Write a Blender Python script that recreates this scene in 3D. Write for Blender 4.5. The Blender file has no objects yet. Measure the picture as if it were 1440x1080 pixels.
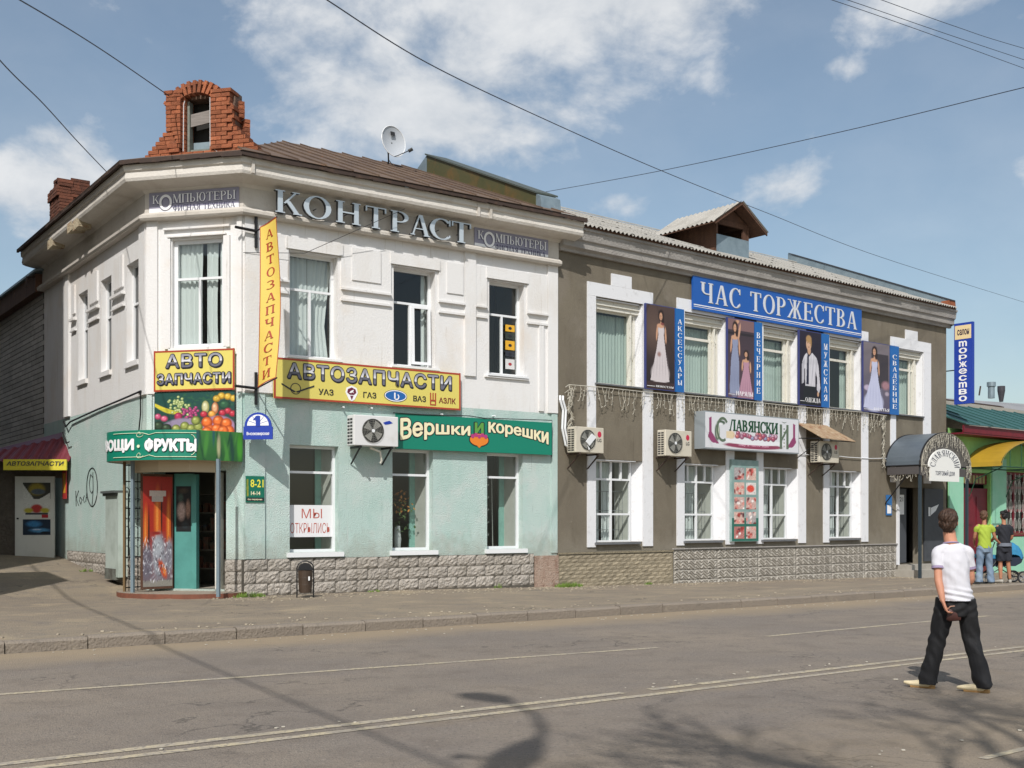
import bpy, bmesh, math, random
import numpy as np
from mathutils import Vector, Matrix
random.seed(7); RNG = np.random.default_rng(7)
rad = math.radians
S = bpy.context.scene
COL = S.collection

# ------------------------------------------------------------------ camera, sky, sun, exposure
CAMH = 1.65
cd = bpy.data.cameras.new('camera'); cam = bpy.data.objects.new('camera', cd); COL.objects.link(cam)
cam.location = (0, 0, CAMH); cam.rotation_euler = (rad(90), 0, 0)
cd.sensor_width = 36; cd.lens = 40.0; cd.shift_y = (732 - 540) / 1440; cd.clip_end = 3000; cd.clip_start = .1
S.camera = cam
SUN_AZ, SUN_EL = 9.0, 46.0          # the light travels towards +Y turned this many degrees to the right
sd = bpy.data.lights.new('sun', 'SUN'); sun = bpy.data.objects.new('sun', sd); COL.objects.link(sun)
sd.energy = 4.0; sd.angle = rad(.53); sd.color = (1, .962, .915)
_t = Vector((math.sin(rad(SUN_AZ)) * math.cos(rad(SUN_EL)), math.cos(rad(SUN_AZ)) * math.cos(rad(SUN_EL)), -math.sin(rad(SUN_EL))))
sun.rotation_euler = _t.to_track_quat('-Z', 'Y').to_euler(); sun.location = (-5, -30, 40)
W = bpy.data.worlds.new('World'); S.world = W; W.use_nodes = True
S.view_settings.view_transform = 'Standard'; S.view_settings.look = 'None'; S.view_settings.gamma = 1
S.view_settings.use_curve_mapping = False; S.view_settings.exposure = 0.0
def lin(h):
    h = h.lstrip('#'); v = [int(h[i:i+2], 16) / 255 for i in (0, 2, 4)]
    return tuple(x / 12.92 if x <= .04045 else ((x + .055) / 1.055) ** 2.4 for x in v)
SKYTINT = (1.08, 1.08, 1.0, 1)
def sky():
    N = W.node_tree.nodes; K = W.node_tree.links; N.clear()
    out = N.new('ShaderNodeOutputWorld'); bg = N.new('ShaderNodeBackground'); bg.inputs[1].default_value = .118
    K.new(bg.outputs[0], out.inputs[0])
    st = N.new('ShaderNodeTexSky'); st.sky_type = 'NISHITA'; st.sun_disc = False
    st.sun_elevation = rad(SUN_EL); st.sun_rotation = rad(180 + SUN_AZ)
    st.air_density = 1.0; st.dust_density = 1.6; st.ozone_density = 1.2
    def m(op, a, b=None, c=None):
        n = N.new('ShaderNodeMath'); n.operation = op
        for i, v in enumerate((a, b, c)):
            if v is None: continue
            if isinstance(v, (int, float)): n.inputs[i].default_value = v
            else: K.new(v, n.inputs[i])
        return n.outputs[0]
    tc = N.new('ShaderNodeTexCoord'); sp = N.new('ShaderNodeSeparateXYZ'); K.new(tc.outputs['Generated'], sp.inputs[0])
    az = m('ARCTAN2', sp.outputs[0], sp.outputs[1]); el = m('ARCSINE', sp.outputs[2])
    cb = N.new('ShaderNodeCombineXYZ'); K.new(az, cb.inputs[0]); K.new(m('MULTIPLY', el, 1.5), cb.inputs[1])
    def noise(scale, det, rough, dist, off):
        mp = N.new('ShaderNodeMapping'); mp.inputs['Location'].default_value = off; K.new(cb.outputs[0], mp.inputs[0])
        n = N.new('ShaderNodeTexNoise'); n.inputs['Scale'].default_value = scale; n.inputs['Detail'].default_value = det
        n.inputs['Roughness'].default_value = rough; n.inputs['Distortion'].default_value = dist
        K.new(mp.outputs[0], n.inputs['Vector']); return n.outputs['Fac']
    n1 = noise(7, 9, .58, .2, (3.1, 1.7, 0)); n2 = noise(3.0, 5, .5, 0, (9, 4, 0)); n3 = noise(16, 6, .6, .3, (5, 2, 0))
    # the clouds stand where the photograph has them; elsewhere the same noise goes on by itself
    blobs = [(-.17, .44, .17, .10, .9), (-.02, .40, .17, .11, 1.0), (-.10, .355, .13, .05, .75), (-.05, .33, .12, .05, .8), (.14, .45, .15, .06, .85),
             (-.04, .34, .06, .10, .5), (-.36, .285, .06, .06, .95), (-.42, .255, .07, .04, .8), (.238, .280, .04, .024, .66), (.095, .268, .045, .014, .60),
             (.285, .365, .025, .010, .55), (.36, .405, .09, .025, .69), (.22, .465, .20, .05, .95), (.42, .44, .10, .03, .69), (.45, .42, .06, .05, .6), (.5, .27, .10, .03, .45), (-.17, .315, .06, .02, .6), (-.26, .35, .05, .03, .5), (.44, .19, .12, .025, .3),
             (.9, .4, .3, .2, .6), (-1.0, .5, .4, .2, .6), (1.9, .5, .4, .2, .6), (-2.0, .4, .4, .2, .6), (0.2, 1.1, .8, .25, .5)]
    tot = None
    for a, e, ra, re, amp in blobs:
        dx = m('DIVIDE', m('SUBTRACT', az, a), ra); dy = m('DIVIDE', m('SUBTRACT', el, e), re)
        g = m('MULTIPLY', m('POWER', 2.718, m('MULTIPLY', m('ADD', m('MULTIPLY', dx, dx), m('MULTIPLY', dy, dy)), -1.0)), amp)
        tot = g if tot is None else m('MAXIMUM', tot, g) if amp < .7 else m('ADD', m('MULTIPLY', tot, .85), g)
    tot = m('MINIMUM', tot, 1.1)
    dens = m('ADD', m('MULTIPLY', tot, .50), m('ADD', m('MULTIPLY', n1, 1.3), m('MULTIPLY', n3, .4)))
    mr = N.new('ShaderNodeMapRange'); mr.interpolation_type = 'SMOOTHSTEP'; K.new(dens, mr.inputs[0])
    mr.inputs[1].default_value = .95; mr.inputs[2].default_value = 1.36; mr.inputs[3].default_value = 0; mr.inputs[4].default_value = .92
    veil = N.new('ShaderNodeMapRange'); K.new(n2, veil.inputs[0]); veil.inputs[1].default_value = .35; veil.inputs[2].default_value = .8
    veil.inputs[3].default_value = .06; veil.inputs[4].default_value = .28
    fac = m('MAXIMUM', mr.outputs[0], veil.outputs[0])
    cr = N.new('ShaderNodeMapRange'); K.new(m('ADD', m('MULTIPLY', n1, .6), m('MULTIPLY', n3, .5)), cr.inputs[0])
    cr.inputs[1].default_value = .38; cr.inputs[2].default_value = .68
    cc = N.new('ShaderNodeMix'); cc.data_type = 'RGBA'; K.new(cr.outputs[0], cc.inputs[0])
    cc.inputs[6].default_value = (4.5, 4.9, 5.4, 1); cc.inputs[7].default_value = (7.0, 7.1, 7.2, 1)
    tint = N.new('ShaderNodeMix'); tint.data_type = 'RGBA'; tint.blend_type = 'MULTIPLY'; tint.inputs[0].default_value = 1
    K.new(st.outputs[0], tint.inputs[6]); tint.inputs[7].default_value = SKYTINT
    mx = N.new('ShaderNodeMix'); mx.data_type = 'RGBA'; K.new(fac, mx.inputs[0]); K.new(tint.outputs[2], mx.inputs[6]); K.new(cc.outputs[2], mx.inputs[7])
    K.new(mx.outputs[2], bg.inputs[0])
sky()


# ------------------------------------------------------------------ materials
MATS = {}
def mat(name, col, rough=.8, noise=(), bump=None, rnd=0.0, metal=0, spec=None, coat=0):
    """col: hex or linear; noise: (scale, hex, lo, hi[, stretch xyz]) layers over it; bump: (scale, distance[, detail])"""
    if name in MATS: return MATS[name]
    m = bpy.data.materials.new(name); m.use_nodes = True; MATS[name] = m
    N = m.node_tree.nodes; K = m.node_tree.links; b = N['Principled BSDF']
    c = lin(col) if isinstance(col, str) else col
    b.inputs['Roughness'].default_value = rough; b.inputs['Metallic'].default_value = metal
    if spec is not None: b.inputs['Specular IOR Level'].default_value = spec
    if coat: b.inputs['Coat Weight'].default_value = coat
    b.inputs['Base Color'].default_value = (*c, 1)
    geo = N.new('ShaderNodeNewGeometry')
    cur = None
    for L in noise:
        sc, h, lo, hi = L[:4]
        mp = N.new('ShaderNodeMapping'); K.new(geo.outputs['Position'], mp.inputs[0])
        mp.inputs['Scale'].default_value = L[4] if len(L) > 4 else (1, 1, 1)
        n = N.new('ShaderNodeTexNoise'); n.inputs['Scale'].default_value = sc; n.inputs['Detail'].default_value = 6; n.inputs['Roughness'].default_value = .6
        K.new(mp.outputs[0], n.inputs['Vector'])
        r = N.new('ShaderNodeMapRange'); K.new(n.outputs['Fac'], r.inputs[0]); r.inputs[1].default_value = lo; r.inputs[2].default_value = hi
        x = N.new('ShaderNodeMix'); x.data_type = 'RGBA'; K.new(r.outputs[0], x.inputs[0])
        if cur is None: x.inputs[6].default_value = (*c, 1)
        else: K.new(cur, x.inputs[6])
        x.inputs[7].default_value = (*(lin(h) if isinstance(h, str) else h), 1); cur = x.outputs[2]
    if rnd:
        oi = N.new('ShaderNodeObjectInfo'); hs = N.new('ShaderNodeHueSaturation')
        r = N.new('ShaderNodeMapRange'); K.new(oi.outputs['Random'], r.inputs[0]); r.inputs[3].default_value = 1 - rnd; r.inputs[4].default_value = 1 + rnd
        K.new(r.outputs[0], hs.inputs['Value'])
        if cur is None: hs.inputs['Color'].default_value = (*c, 1)
        else: K.new(cur, hs.inputs['Color'])
        cur = hs.outputs[0]
    if cur is not None: K.new(cur, b.inputs['Base Color'])
    if bump:
        n = N.new('ShaderNodeTexNoise'); n.inputs['Scale'].default_value = bump[0]; n.inputs['Detail'].default_value = bump[2] if len(bump) > 2 else 4
        K.new(geo.outputs['Position'], n.inputs['Vector'])
        bp = N.new('ShaderNodeBump'); bp.inputs['Distance'].default_value = bump[1]; bp.inputs['Strength'].default_value = 1
        K.new(n.outputs['Fac'], bp.inputs['Height']); K.new(bp.outputs[0], b.inputs['Normal'])
    return m
def dirt(m, z0, z1, col, sc=3.0, amt=.8):
    """splashed dirt that stays near the foot of a wall"""
    N = m.node_tree.nodes; K = m.node_tree.links; b = N['Principled BSDF']; src = b.inputs['Base Color'].links[0].from_socket
    g = N.new('ShaderNodeNewGeometry'); sp = N.new('ShaderNodeSeparateXYZ'); K.new(g.outputs['Position'], sp.inputs[0])
    r = N.new('ShaderNodeMapRange'); K.new(sp.outputs[2], r.inputs[0]); r.inputs[1].default_value = z0; r.inputs[2].default_value = z1; r.inputs[3].default_value = .55; r.inputs[4].default_value = 0
    n = N.new('ShaderNodeTexNoise'); n.inputs['Scale'].default_value = sc; n.inputs['Detail'].default_value = 8; n.inputs['Roughness'].default_value = .7; K.new(g.outputs['Position'], n.inputs['Vector'])
    a = N.new('ShaderNodeMath'); a.operation = 'ADD'; K.new(r.outputs[0], a.inputs[0]); K.new(n.outputs['Fac'], a.inputs[1])
    q = N.new('ShaderNodeMapRange'); K.new(a.outputs[0], q.inputs[0]); q.inputs[1].default_value = .68; q.inputs[2].default_value = 1.05; q.inputs[4].default_value = amt
    x = N.new('ShaderNodeMix'); x.data_type = 'RGBA'; K.new(q.outputs[0], x.inputs[0]); K.new(src, x.inputs[6]); x.inputs[7].default_value = (*lin(col), 1); K.new(x.outputs[2], b.inputs['Base Color'])
def glass_mat(name, tint=.75, refl=1.0):
    if name in MATS: return MATS[name]
    m = bpy.data.materials.new(name); m.use_nodes = True; MATS[name] = m
    N = m.node_tree.nodes; K = m.node_tree.links; N.clear()
    o = N.new('ShaderNodeOutputMaterial'); t = N.new('ShaderNodeBsdfTransparent'); t.inputs[0].default_value = (tint * .95, tint, tint * .98, 1)
    g = N.new('ShaderNodeBsdfGlossy'); g.inputs['Roughness'].default_value = .02; g.inputs[0].default_value = (refl, refl, refl, 1)
    lw = N.new('ShaderNodeLayerWeight'); lw.inputs[0].default_value = .5; pw = N.new('ShaderNodeMath'); pw.operation = 'POWER'; K.new(lw.outputs['Facing'], pw.inputs[0]); pw.inputs[1].default_value = 4
    f = N.new('ShaderNodeMath'); f.operation = 'MULTIPLY_ADD'; K.new(pw.outputs[0], f.inputs[0]); f.inputs[1].default_value = .85; f.inputs[2].default_value = .06; x = N.new('ShaderNodeMixShader')
    K.new(f.outputs[0], x.inputs[0]); K.new(t.outputs[0], x.inputs[1]); K.new(g.outputs[0], x.inputs[2]); K.new(x.outputs[0], o.inputs[0])
    return m
def vc_mat(name='printed', rough=.45):
    if name in MATS: return MATS[name]
    m = bpy.data.materials.new(name); m.use_nodes = True; MATS[name] = m
    N = m.node_tree.nodes; a = N.new('ShaderNodeAttribute'); a.attribute_name = 'Col'
    b = N['Principled BSDF']; b.inputs['Roughness'].default_value = rough
    m.node_tree.links.new(a.outputs['Color'], b.inputs['Base Color']); return m
def chrome_mat(name, z0, z1, extra=1.0):
    """printed chrome lettering: light and dark grey bands by height on the sign"""
    if name in MATS: return MATS[name]
    m = bpy.data.materials.new(name); m.use_nodes = True; MATS[name] = m
    N = m.node_tree.nodes; K = m.node_tree.links; b = N['Principled BSDF']; b.inputs['Roughness'].default_value = .4
    g = N.new('ShaderNodeNewGeometry'); s = N.new('ShaderNodeSeparateXYZ'); K.new(g.outputs['Position'], s.inputs[0])
    r = N.new('ShaderNodeMapRange'); K.new(s.outputs[2], r.inputs[0]); r.inputs[1].default_value = z0; r.inputs[2].default_value = z1
    c = N.new('ShaderNodeValToRGB'); e = c.color_ramp.elements
    e[0].position = 0; e[0].color = (*lin('#6a6a78'), 1); e[1].position = 1; e[1].color = (*lin('#8d8d98'), 1)
    for p, h in ((.22, '#6f6f7c'), (.38, '#5a5a66'), (.45, '#e2e2e6'), (.62, '#c4c4cc'), (.8, '#9c9ca8')):
        k = e.new(p); k.color = (*lin(h), 1)
    K.new(r.outputs[0], c.inputs[0]); K.new(c.outputs[0], b.inputs['Base Color']); return m

# ------------------------------------------------------------------ wall frames: u along the wall, w out of it, z up
class Fr:
    def __init__(s, o, a=None, d=None):
        s.o = Vector((o[0], o[1], 0)); s.d = Vector((math.sin(rad(a)), math.cos(rad(a)), 0)) if d is None else Vector((d[0], d[1], 0)).normalized()
        s.n = Vector((s.d.y, -s.d.x, 0)); s.rz = math.atan2(s.d.y, s.d.x)
    def P(s, u, w, z): return s.o + s.d * u + s.n * w + Vector((0, 0, z))
    def U(s, px, w=0):       # where the sight line of a measured column meets this wall
        o = s.o + s.n * w; t = (px - 720) / 1600
        return (t * o.y - o.x) / (s.d.x - t * s.d.y)
    def Z(s, px, py, w=0):
        u = s.U(px, w); return CAMH + (732 - py) / 1600 * (s.o.y + s.n.y * w + u * s.d.y)
SHADE_U, SHU2, SHW0 = 1.8, 3.56, -1.45     # where the added shade block and the corner house end, in side street metres
C1 = (-5.481, 23.2)
FW = Fr(C1, math.degrees(math.atan(2260 / 1600)))           # white street front
UW = 8.06
g0 = FW.P(UW, 0, 0)
FG = Fr(g0, math.degrees(math.atan(1960 / 1600)))           # grey street front
FC = Fr(C1, 180 - math.degrees(math.atan(6720 / 1600)))     # chamfered corner, u from -2.18 to 0
UC = -2.1785
c0 = FC.P(UC, 0, 0)
FL = Fr(c0, 180 - math.degrees(math.atan(1135 / 1600)))     # side street front, u from -8.8 to 0
UL = -8.83
dA = Vector((.8164, .5774, 0)); nB = Vector((-.5774, .8164, 0))   # along the road, across it
def RD(a, b, z=0): return dA * a + nB * b + Vector((0, 0, z))
KERB_B = 15.1
def sidez(p):
    """ground level on the building side of the kerb"""
    q = p - c0; t = q.dot(-FL.d); s = q.dot(FL.n)
    b = p.dot(nB); a = p.dot(dA); k = min(1, max(0, (b - KERB_B) / 6))
    wall = .10 - .015 * max(0, a - 12.5)
    z = .15 * (1 - k) + max(wall, -.25) * k
    if s > -1.5: z += .085 * max(0, t + .3) * min(1, (s + 1.5) / 1.5) 
    return z

# ------------------------------------------------------------------ mesh building
def tag(o, label=None, cat=None, group=None, kind=None):
    if label: o['label'] = label
    if cat: o['category'] = cat
    if group: o['group'] = group
    if kind: o['kind'] = kind
    return o
def thing(name, label, cat, loc, group=None):
    o = bpy.data.objects.new(name, None); COL.objects.link(o); o.location = loc; o.empty_display_size = .1
    return tag(o, label, cat, group)
def wloc(o):
    v = Vector(o.location)
    while o.parent: o = o.parent; v = v + Vector(o.location)
    return v
class MB:
    def __init__(s): s.v = []; s.f = []; s.m = []
    def add(s, vs, fs, mi=0):
        k = len(s.v); s.v += [tuple(x) for x in vs]; s.f += [tuple(i + k for i in f) for f in fs]; s.m += [mi] * len(fs); return s
    def box(s, fr, u0, u1, w0, w1, z0, z1, mi=0):
        vs = [fr.P(u, w, z) for z in (z0, z1) for w in (w0, w1) for u in (u0, u1)]
        return s.add(vs, [(0, 2, 3, 1), (4, 5, 7, 6), (0, 1, 5, 4), (2, 6, 7, 3), (0, 4, 6, 2), (1, 3, 7, 5)], mi)
    def quad(s, a, b, c, d, mi=0): return s.add([a, b, c, d], [(0, 1, 2, 3)], mi)
    def poly(s, pts, mi=0): return s.add(pts, [tuple(range(len(pts)))], mi)
    def prism(s, pts, off, mi=0):
        n = len(pts); off = Vector(off); vs = [Vector(p) for p in pts] + [Vector(p) + off for p in pts]
        return s.add(vs, [tuple(range(n))[::-1], tuple(range(n, 2 * n))] + [(i, (i + 1) % n, n + (i + 1) % n, n + i) for i in range(n)], mi)
    def tube(s, pts, r, n=6, mi=0, cap=True):
        pts = [Vector(p) for p in pts]; k = len(pts); vs = []
        up = Vector((0, 0, 1))
        for i, p in enumerate(pts):
            t = (pts[min(i + 1, k - 1)] - pts[max(i - 1, 0)])
            t = t.normalized() if t.length > 1e-9 else Vector((0, 0, 1))
            a = t.cross(up) if abs(t.z) < .95 else t.cross(Vector((1, 0, 0))); a.normalize(); b = t.cross(a)
            rr = r[i] if hasattr(r, '__len__') else r
            vs += [p + (a * math.cos(2 * math.pi * j / n) + b * math.sin(2 * math.pi * j / n)) * rr for j in range(n)]
        fs = [(i * n + j, i * n + (j + 1) % n, (i + 1) * n + (j + 1) % n, (i + 1) * n + j) for i in range(k - 1) for j in range(n)]
        if cap: fs += [tuple(range(n))[::-1], tuple(range((k - 1) * n, k * n))]
        return s.add(vs, fs, mi)
    def disc(s, fr, u, w, z, ru, rz, n=28, mi=0, th=0, a0=0, a1=360):
        full = (a1 - a0) >= 360
        pts = [fr.P(u + ru * math.cos(rad(a0 + (a1 - a0) * i / (n if full else n - 1))), w, z + rz * math.sin(rad(a0 + (a1 - a0) * i / (n if full else n - 1)))) for i in range(n)]
        return s.prism(pts, fr.n * (th or .002), mi)
    def ring(s, fr, u, w, z, ru, rz, t, n=32, mi=0, th=.003, a0=0, a1=360):
        vs = []; fs = []
        for i in range(n + 1):
            a = rad(a0 + (a1 - a0) * i / n)
            for q in (0, 1):
                for (x, y) in ((ru, rz), (ru - t, rz - t)):
                    vs.append(fr.P(u + x * math.cos(a), w + q * th, z + y * math.sin(a)))
        for i in range(n):
            k = i * 4; fs += [(k + 2, k + 6, k + 7, k + 3), (k, k + 2, k + 6, k + 4)[::-1], (k + 1, k + 5, k + 7, k + 3)[::-1]]
        return s.add(vs, fs, mi)
    def build(s, name, mats, parent=None, smooth=False, origin=None, bevel=0):
        me = bpy.data.meshes.new(name)
        A = np.array(s.v, dtype=np.float64).reshape(-1, 3)
        if parent is not None: org = wloc(parent)
        elif origin is not None: org = Vector(origin)
        else: org = Vector(((A[:, 0].min() + A[:, 0].max()) / 2, (A[:, 1].min() + A[:, 1].max()) / 2, A[:, 2].min()))
        A = A - np.array(org)
        me.from_pydata(A.tolist(), [], s.f)
        if not isinstance(mats, (list, tuple)): mats = [mats]
        for m in mats: me.materials.append(m)
        if len(mats) > 1: me.polygons.foreach_set('material_index', s.m)
        bm = bmesh.new(); bm.from_mesh(me); bmesh.ops.recalc_face_normals(bm, faces=bm.faces)
        if bevel: bmesh.ops.bevel(bm, geom=list(bm.edges), offset=bevel, segments=1, affect='EDGES', clamp_overlap=True)
        bm.to_mesh(me); bm.free()
        if smooth: me.polygons.foreach_set('use_smooth', [True] * len(me.polygons))
        o = bpy.data.objects.new(name, me); COL.objects.link(o)
        if parent is not None: o.parent = parent
        else: o.location = org
        return o
def copy_obj(src, name, parent, wpos, rz=None, scale=None):
    o = bpy.data.objects.new(name, src) if isinstance(src, bpy.types.Mesh) else src.copy()
    COL.objects.link(o); o.parent = parent
    o.location = Vector(wpos) - (wloc(parent) if parent else Vector((0, 0, 0)))
    if rz is not None: o.rotation_euler = (0, 0, rz)
    if scale: o.scale = scale
    return o
def panel(mb, fr, u0, u1, z0, z1, opens, depth=.3, w=0, splay=0, mi=0, mr=0):
    """wall face with real openings and their reveals"""
    us = sorted({u0, u1, *[o[0] for o in opens], *[o[1] for o in opens]}); zs = sorted({z0, z1, *[o[2] for o in opens], *[o[3] for o in opens]})
    us = [x for x in us if u0 <= x <= u1]; zs = [x for x in zs if z0 <= x <= z1]
    for i in range(len(us) - 1):
        for j in range(len(zs) - 1):
            cu, cz = (us[i] + us[i+1]) / 2, (zs[j] + zs[j+1]) / 2
            if any(o[0] < cu < o[1] and o[2] < cz < o[3] for o in opens): continue
            mb.quad(fr.P(us[i], w, zs[j]), fr.P(us[i+1], w, zs[j]), fr.P(us[i+1], w, zs[j+1]), fr.P(us[i], w, zs[j+1]), mi)
    for a, b, c, d in opens:
        D = w - depth; s = splay
        mb.quad(fr.P(a, w, c), fr.P(a, D, c), fr.P(a, D, d), fr.P(a, w, d), mr)
        mb.quad(fr.P(b, w, c), fr.P(b, w, d), fr.P(b - s, D, d), fr.P(b - s, D, c), mr)
        mb.quad(fr.P(a, w, d), fr.P(a, D, d), fr.P(b - s, D, d), fr.P(b, w, d), mr)
        mb.quad(fr.P(a, w, c), fr.P(b, w, c), fr.P(b - s, D, c), fr.P(a, D, c), mr)
def offset_path(frs, w):
    """mitred corners of the wall polyline L - chamfer - front pushed out by w"""
    pts = [frs[0][0].P(frs[0][1], w, 0)]
    for (f1, a1, b1), (f2, a2, b2) in zip(frs, frs[1:]):
        p = f1.P(b1, w, 0); q = f2.P(a2, w, 0)
        den = f1.d.x * f2.d.y - f1.d.y * f2.d.x; t = ((q.x - p.x) * f2.d.y - (q.y - p.y) * f2.d.x) / den
        pts.append(p + f1.d * t)
    f, a, b = frs[-1]; pts.append(f.P(b, w, 0)); return pts
def sweep(mb, frs, prof, mi=0, closed=True):
    rows = [offset_path(frs, w) for w, z in prof]
    n = len(rows[0]); m = len(prof); base = []
    for i in range(n):
        for j in range(m): v = rows[j][i].copy(); v.z = prof[j][1]; base.append(v)
    fs = []
    for i in range(n - 1):
        for j in range(m if closed else m - 1):
            k = (j + 1) % m; fs.append((i * m + j, (i + 1) * m + j, (i + 1) * m + k, i * m + k))
    if closed: fs += [tuple(range(m)), tuple(range((n - 1) * m, n * m))[::-1]]
    mb.add(base, fs, mi)

# ------------------------------------------------------------------ lettering
def sans(s, bold=0.0, ext=.0, shear=0, spacing=1.0):
    c = bpy.data.curves.new('t', 'FONT'); c.body = s; c.offset = bold; c.extrude = .5 if ext else 0; c.resolution_u = 3; c.shear = shear; c.space_character = spacing
    o = bpy.data.objects.new('t', c); COL.objects.link(o)
    bpy.context.view_layer.update()
    me = bpy.data.meshes.new_from_object(o.evaluated_get(bpy.context.evaluated_depsgraph_get()))
    v = np.array([x.co[:] for x in me.vertices]); f = [tuple(p.vertices) for p in me.polygons]
    bpy.data.objects.remove(o); bpy.data.curves.remove(c); bpy.data.meshes.remove(me)
    return v, f
T_, t_ = .15, .055
def _R(x0, y0, x1, y1): return [[(x0, y0), (x1, y0), (x1, y1), (x0, y1)]]
def _D(x0, y0, x1, y1, w): return [[(x0, y0), (x0 + w, y0), (x1 + w, y1), (x1, y1)]]
def _S(x, y, w=.15, s=.07): return _R(x - s, y, x + w + s, y + .045)
def _O(cx, cy, rx, ry, t, u, a0=0, a1=360, n=20):
    out = []
    for i in range(n):
        a, b = rad(a0 + (a1 - a0) * i / n), rad(a0 + (a1 - a0) * (i + 1) / n)
        out.append([(cx + rx * math.cos(a), cy + ry * math.sin(a)), (cx + rx * math.cos(b), cy + ry * math.sin(b)),
                    (cx + (rx - t) * math.cos(b), cy + (ry - u) * math.sin(b)), (cx + (rx - t) * math.cos(a), cy + (ry - u) * math.sin(a))])
    return [('strip', out)]
def _V(x, b=1, t=1): return _R(x, 0, x + T_, 1) + (_S(x, 0) if b else []) + (_S(x, .955) if t else [])
SERIF = {
 'К': (.80, lambda: _V(.07) + _D(.24, .44, .60, 1, t_ * 1.3) + _D(.60, 0, .30, .56, T_) + _S(.60, 0, .15, .06) + _S(.56, .955, .13, .05)),
 'О': (.86, lambda: _O(.42, .5, .41, .52, .15, .05)),
 'Н': (.88, lambda: _V(.07) + _V(.62) + _R(.22, .47, .62, .53)),
 'Т': (.80, lambda: _V(.31, 1, 0) + _R(.02, .95, .75, 1) + _D(.02, .76, .02, .95, .05) + _D(.70, .76, .70, .95, .05)),
 'Р': (.70, lambda: _V(.07) + _O(.30, .735, .34, .265, .14, .045, -90, 90, 12) + _R(.2, .955, .31, 1) + _R(.2, .47, .31, .515)),
 'А': (.84, lambda: _D(.08, 0, .36, 1, .055) + _D(.62, 0, .36, 1, T_) + _R(.2, .3, .6, .345) + _S(.08, 0, .055, .06) + _S(.62, 0, .15, .05)),
 'С': (.76, lambda: _O(.42, .5, .41, .52, .15, .05, 42, 318, 18) + _R(.67, .7, .72, .99) + _R(.67, .12, .71, .24)),
 'Ч': (.82, lambda: _V(.56) + _R(.06, .62, .21, 1) + _S(.06, .955) + _O(.34, .62, .28, .22, .13, .06, 180, 268, 8) + _R(.33, .4, .56, .46)),
 'Ж': (1.12, lambda: _V(.47) + _D(.62, .48, .88, 1, .07) + _D(.90, 0, .64, .52, .14) + _D(.12, 1, .42, .48, .07) + _D(.04, 0, .36, .52, .10) + _S(.06, 0, .1, .05) + _S(.90, 0, .14, .05) + _S(.08, .955, .1, .05) + _S(.86, .955, .1, .05)),
 'Е': (.72, lambda: _V(.07) + _R(.2, .95, .64, 1) + _R(.2, 0, .66, .05) + _R(.2, .48, .52, .525) + _R(.59, .77, .64, .96) + _R(.61, .04, .66, .25) + _R(.48, .40, .52, .6)),
 'В': (.74, lambda: _V(.07) + _O(.30, .755, .30, .245, .14, .045, -90, 90, 10) + _O(.30, .265, .36, .265, .15, .045, -90, 90, 10) + _R(.2, .955, .31, 1) + _R(.2, .49, .31, .53) + _R(.2, 0, .31, .045)),
 'М': (1.0, lambda: _R(.10, 0, .155, 1) + _S(.10, 0, .055) + _V(.76) + _D(.44, .02, .08, 1, .15) + _D(.46, .02, .76, 1, .06) + _S(.1, .955, .06, .05)),
 'П': (.88, lambda: _V(.07) + _V(.62) + _R(.22, .95, .62, 1)),
 'Ь': (.72, lambda: _V(.07, 0) + _O(.30, .28, .34, .28, .14, .045, -90, 90, 12) + _R(.07, 0, .31, .045) + _R(.2, .515, .31, .56)),
 'Ю': (1.12, lambda: _V(.07) + _O(.70, .5, .35, .52, .14, .05) + _R(.22, .47, .36, .53)),
 'Ы': (1.0, lambda: _V(.07, 0) + _O(.28, .28, .30, .28, .13, .045, -90, 90, 12) + _R(.07, 0, .29, .045) + _R(.2, .515, .29, .56) + _V(.76)),
 'И': (.90, lambda: _V(.07) + _V(.64) + _D(.2, .1, .62, .9, .06)),
 'Ф': (.92, lambda: _V(.38) + _O(.455, .52, .42, .3, .14, .05)),
 'Я': (.78, lambda: _V(.54) + _O(.45, .74, .36, .26, .14, .045, 90, 270, 12) + _R(.44, .955, .55, 1) + _D(.08, 0, .36, .5, .13) + _S(.08, 0, .13, .05)),
 'У': (.80, lambda: _D(.36, .3, .10, 1, .15) + _D(.22, 0, .64, 1, .06) + _S(.10, .955, .13, .06) + _S(.60, .955, .08, .06) + _R(.1, 0, .3, .06)),
 'Д': (.90, lambda: _D(.14, .05, .34, 1, .06) + _R(.60, .05, .75, 1) + _R(.02, 0, .86, .05) + _R(.02, -.15, .07, .04) + _R(.81, -.15, .86, .04) + _R(.3, .95, .8, 1)),
 'Б': (.74, lambda: _V(.07) + _R(.2, .95, .62, 1) + _R(.57, .78, .62, .95) + _O(.30, .28, .35, .28, .14, .045, -90, 90, 12) + _R(.2, .515, .31, .56) + _R(.07, 0, .31, .045)),
 'Л': (.88, lambda: _D(.10, 0, .36, 1, .06) + _V(.62) + _R(.34, .95, .7, 1) + _S(.08, 0, .06, .06)),
 'З': (.66, lambda: _O(.26, .745, .30, .255, .14, .05, -90, 140, 12) + _O(.26, .27, .34, .27, .14, .05, -140, 90, 14)),
 'Х': (.84, lambda: _D(.62, 0, .06, 1, T_) + _D(.08, 0, .64, 1, .055) + _S(.08, 0, .06, .06) + _S(.62, 0, .15, .05) + _S(.06, .955, .15, .05) + _S(.62, .955, .08, .06)),
 ' ': (.45, lambda: [])}
def serif(s, gap=.06):
    """letters with thick stems, thin hairlines and slab feet; returns a list of (char, polygons, x)"""
    x = 0; out = []
    for ch in s:
        wd, f = SERIF[ch]
        if ch != ' ': out.append((ch, f(), x))
        x += wd + gap
    return out, x - gap
def boxes(name, m, parent, fr, lst):
    for b in lst: q = MB(); q.box(fr, *b); q.build(name, m, parent)
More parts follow.
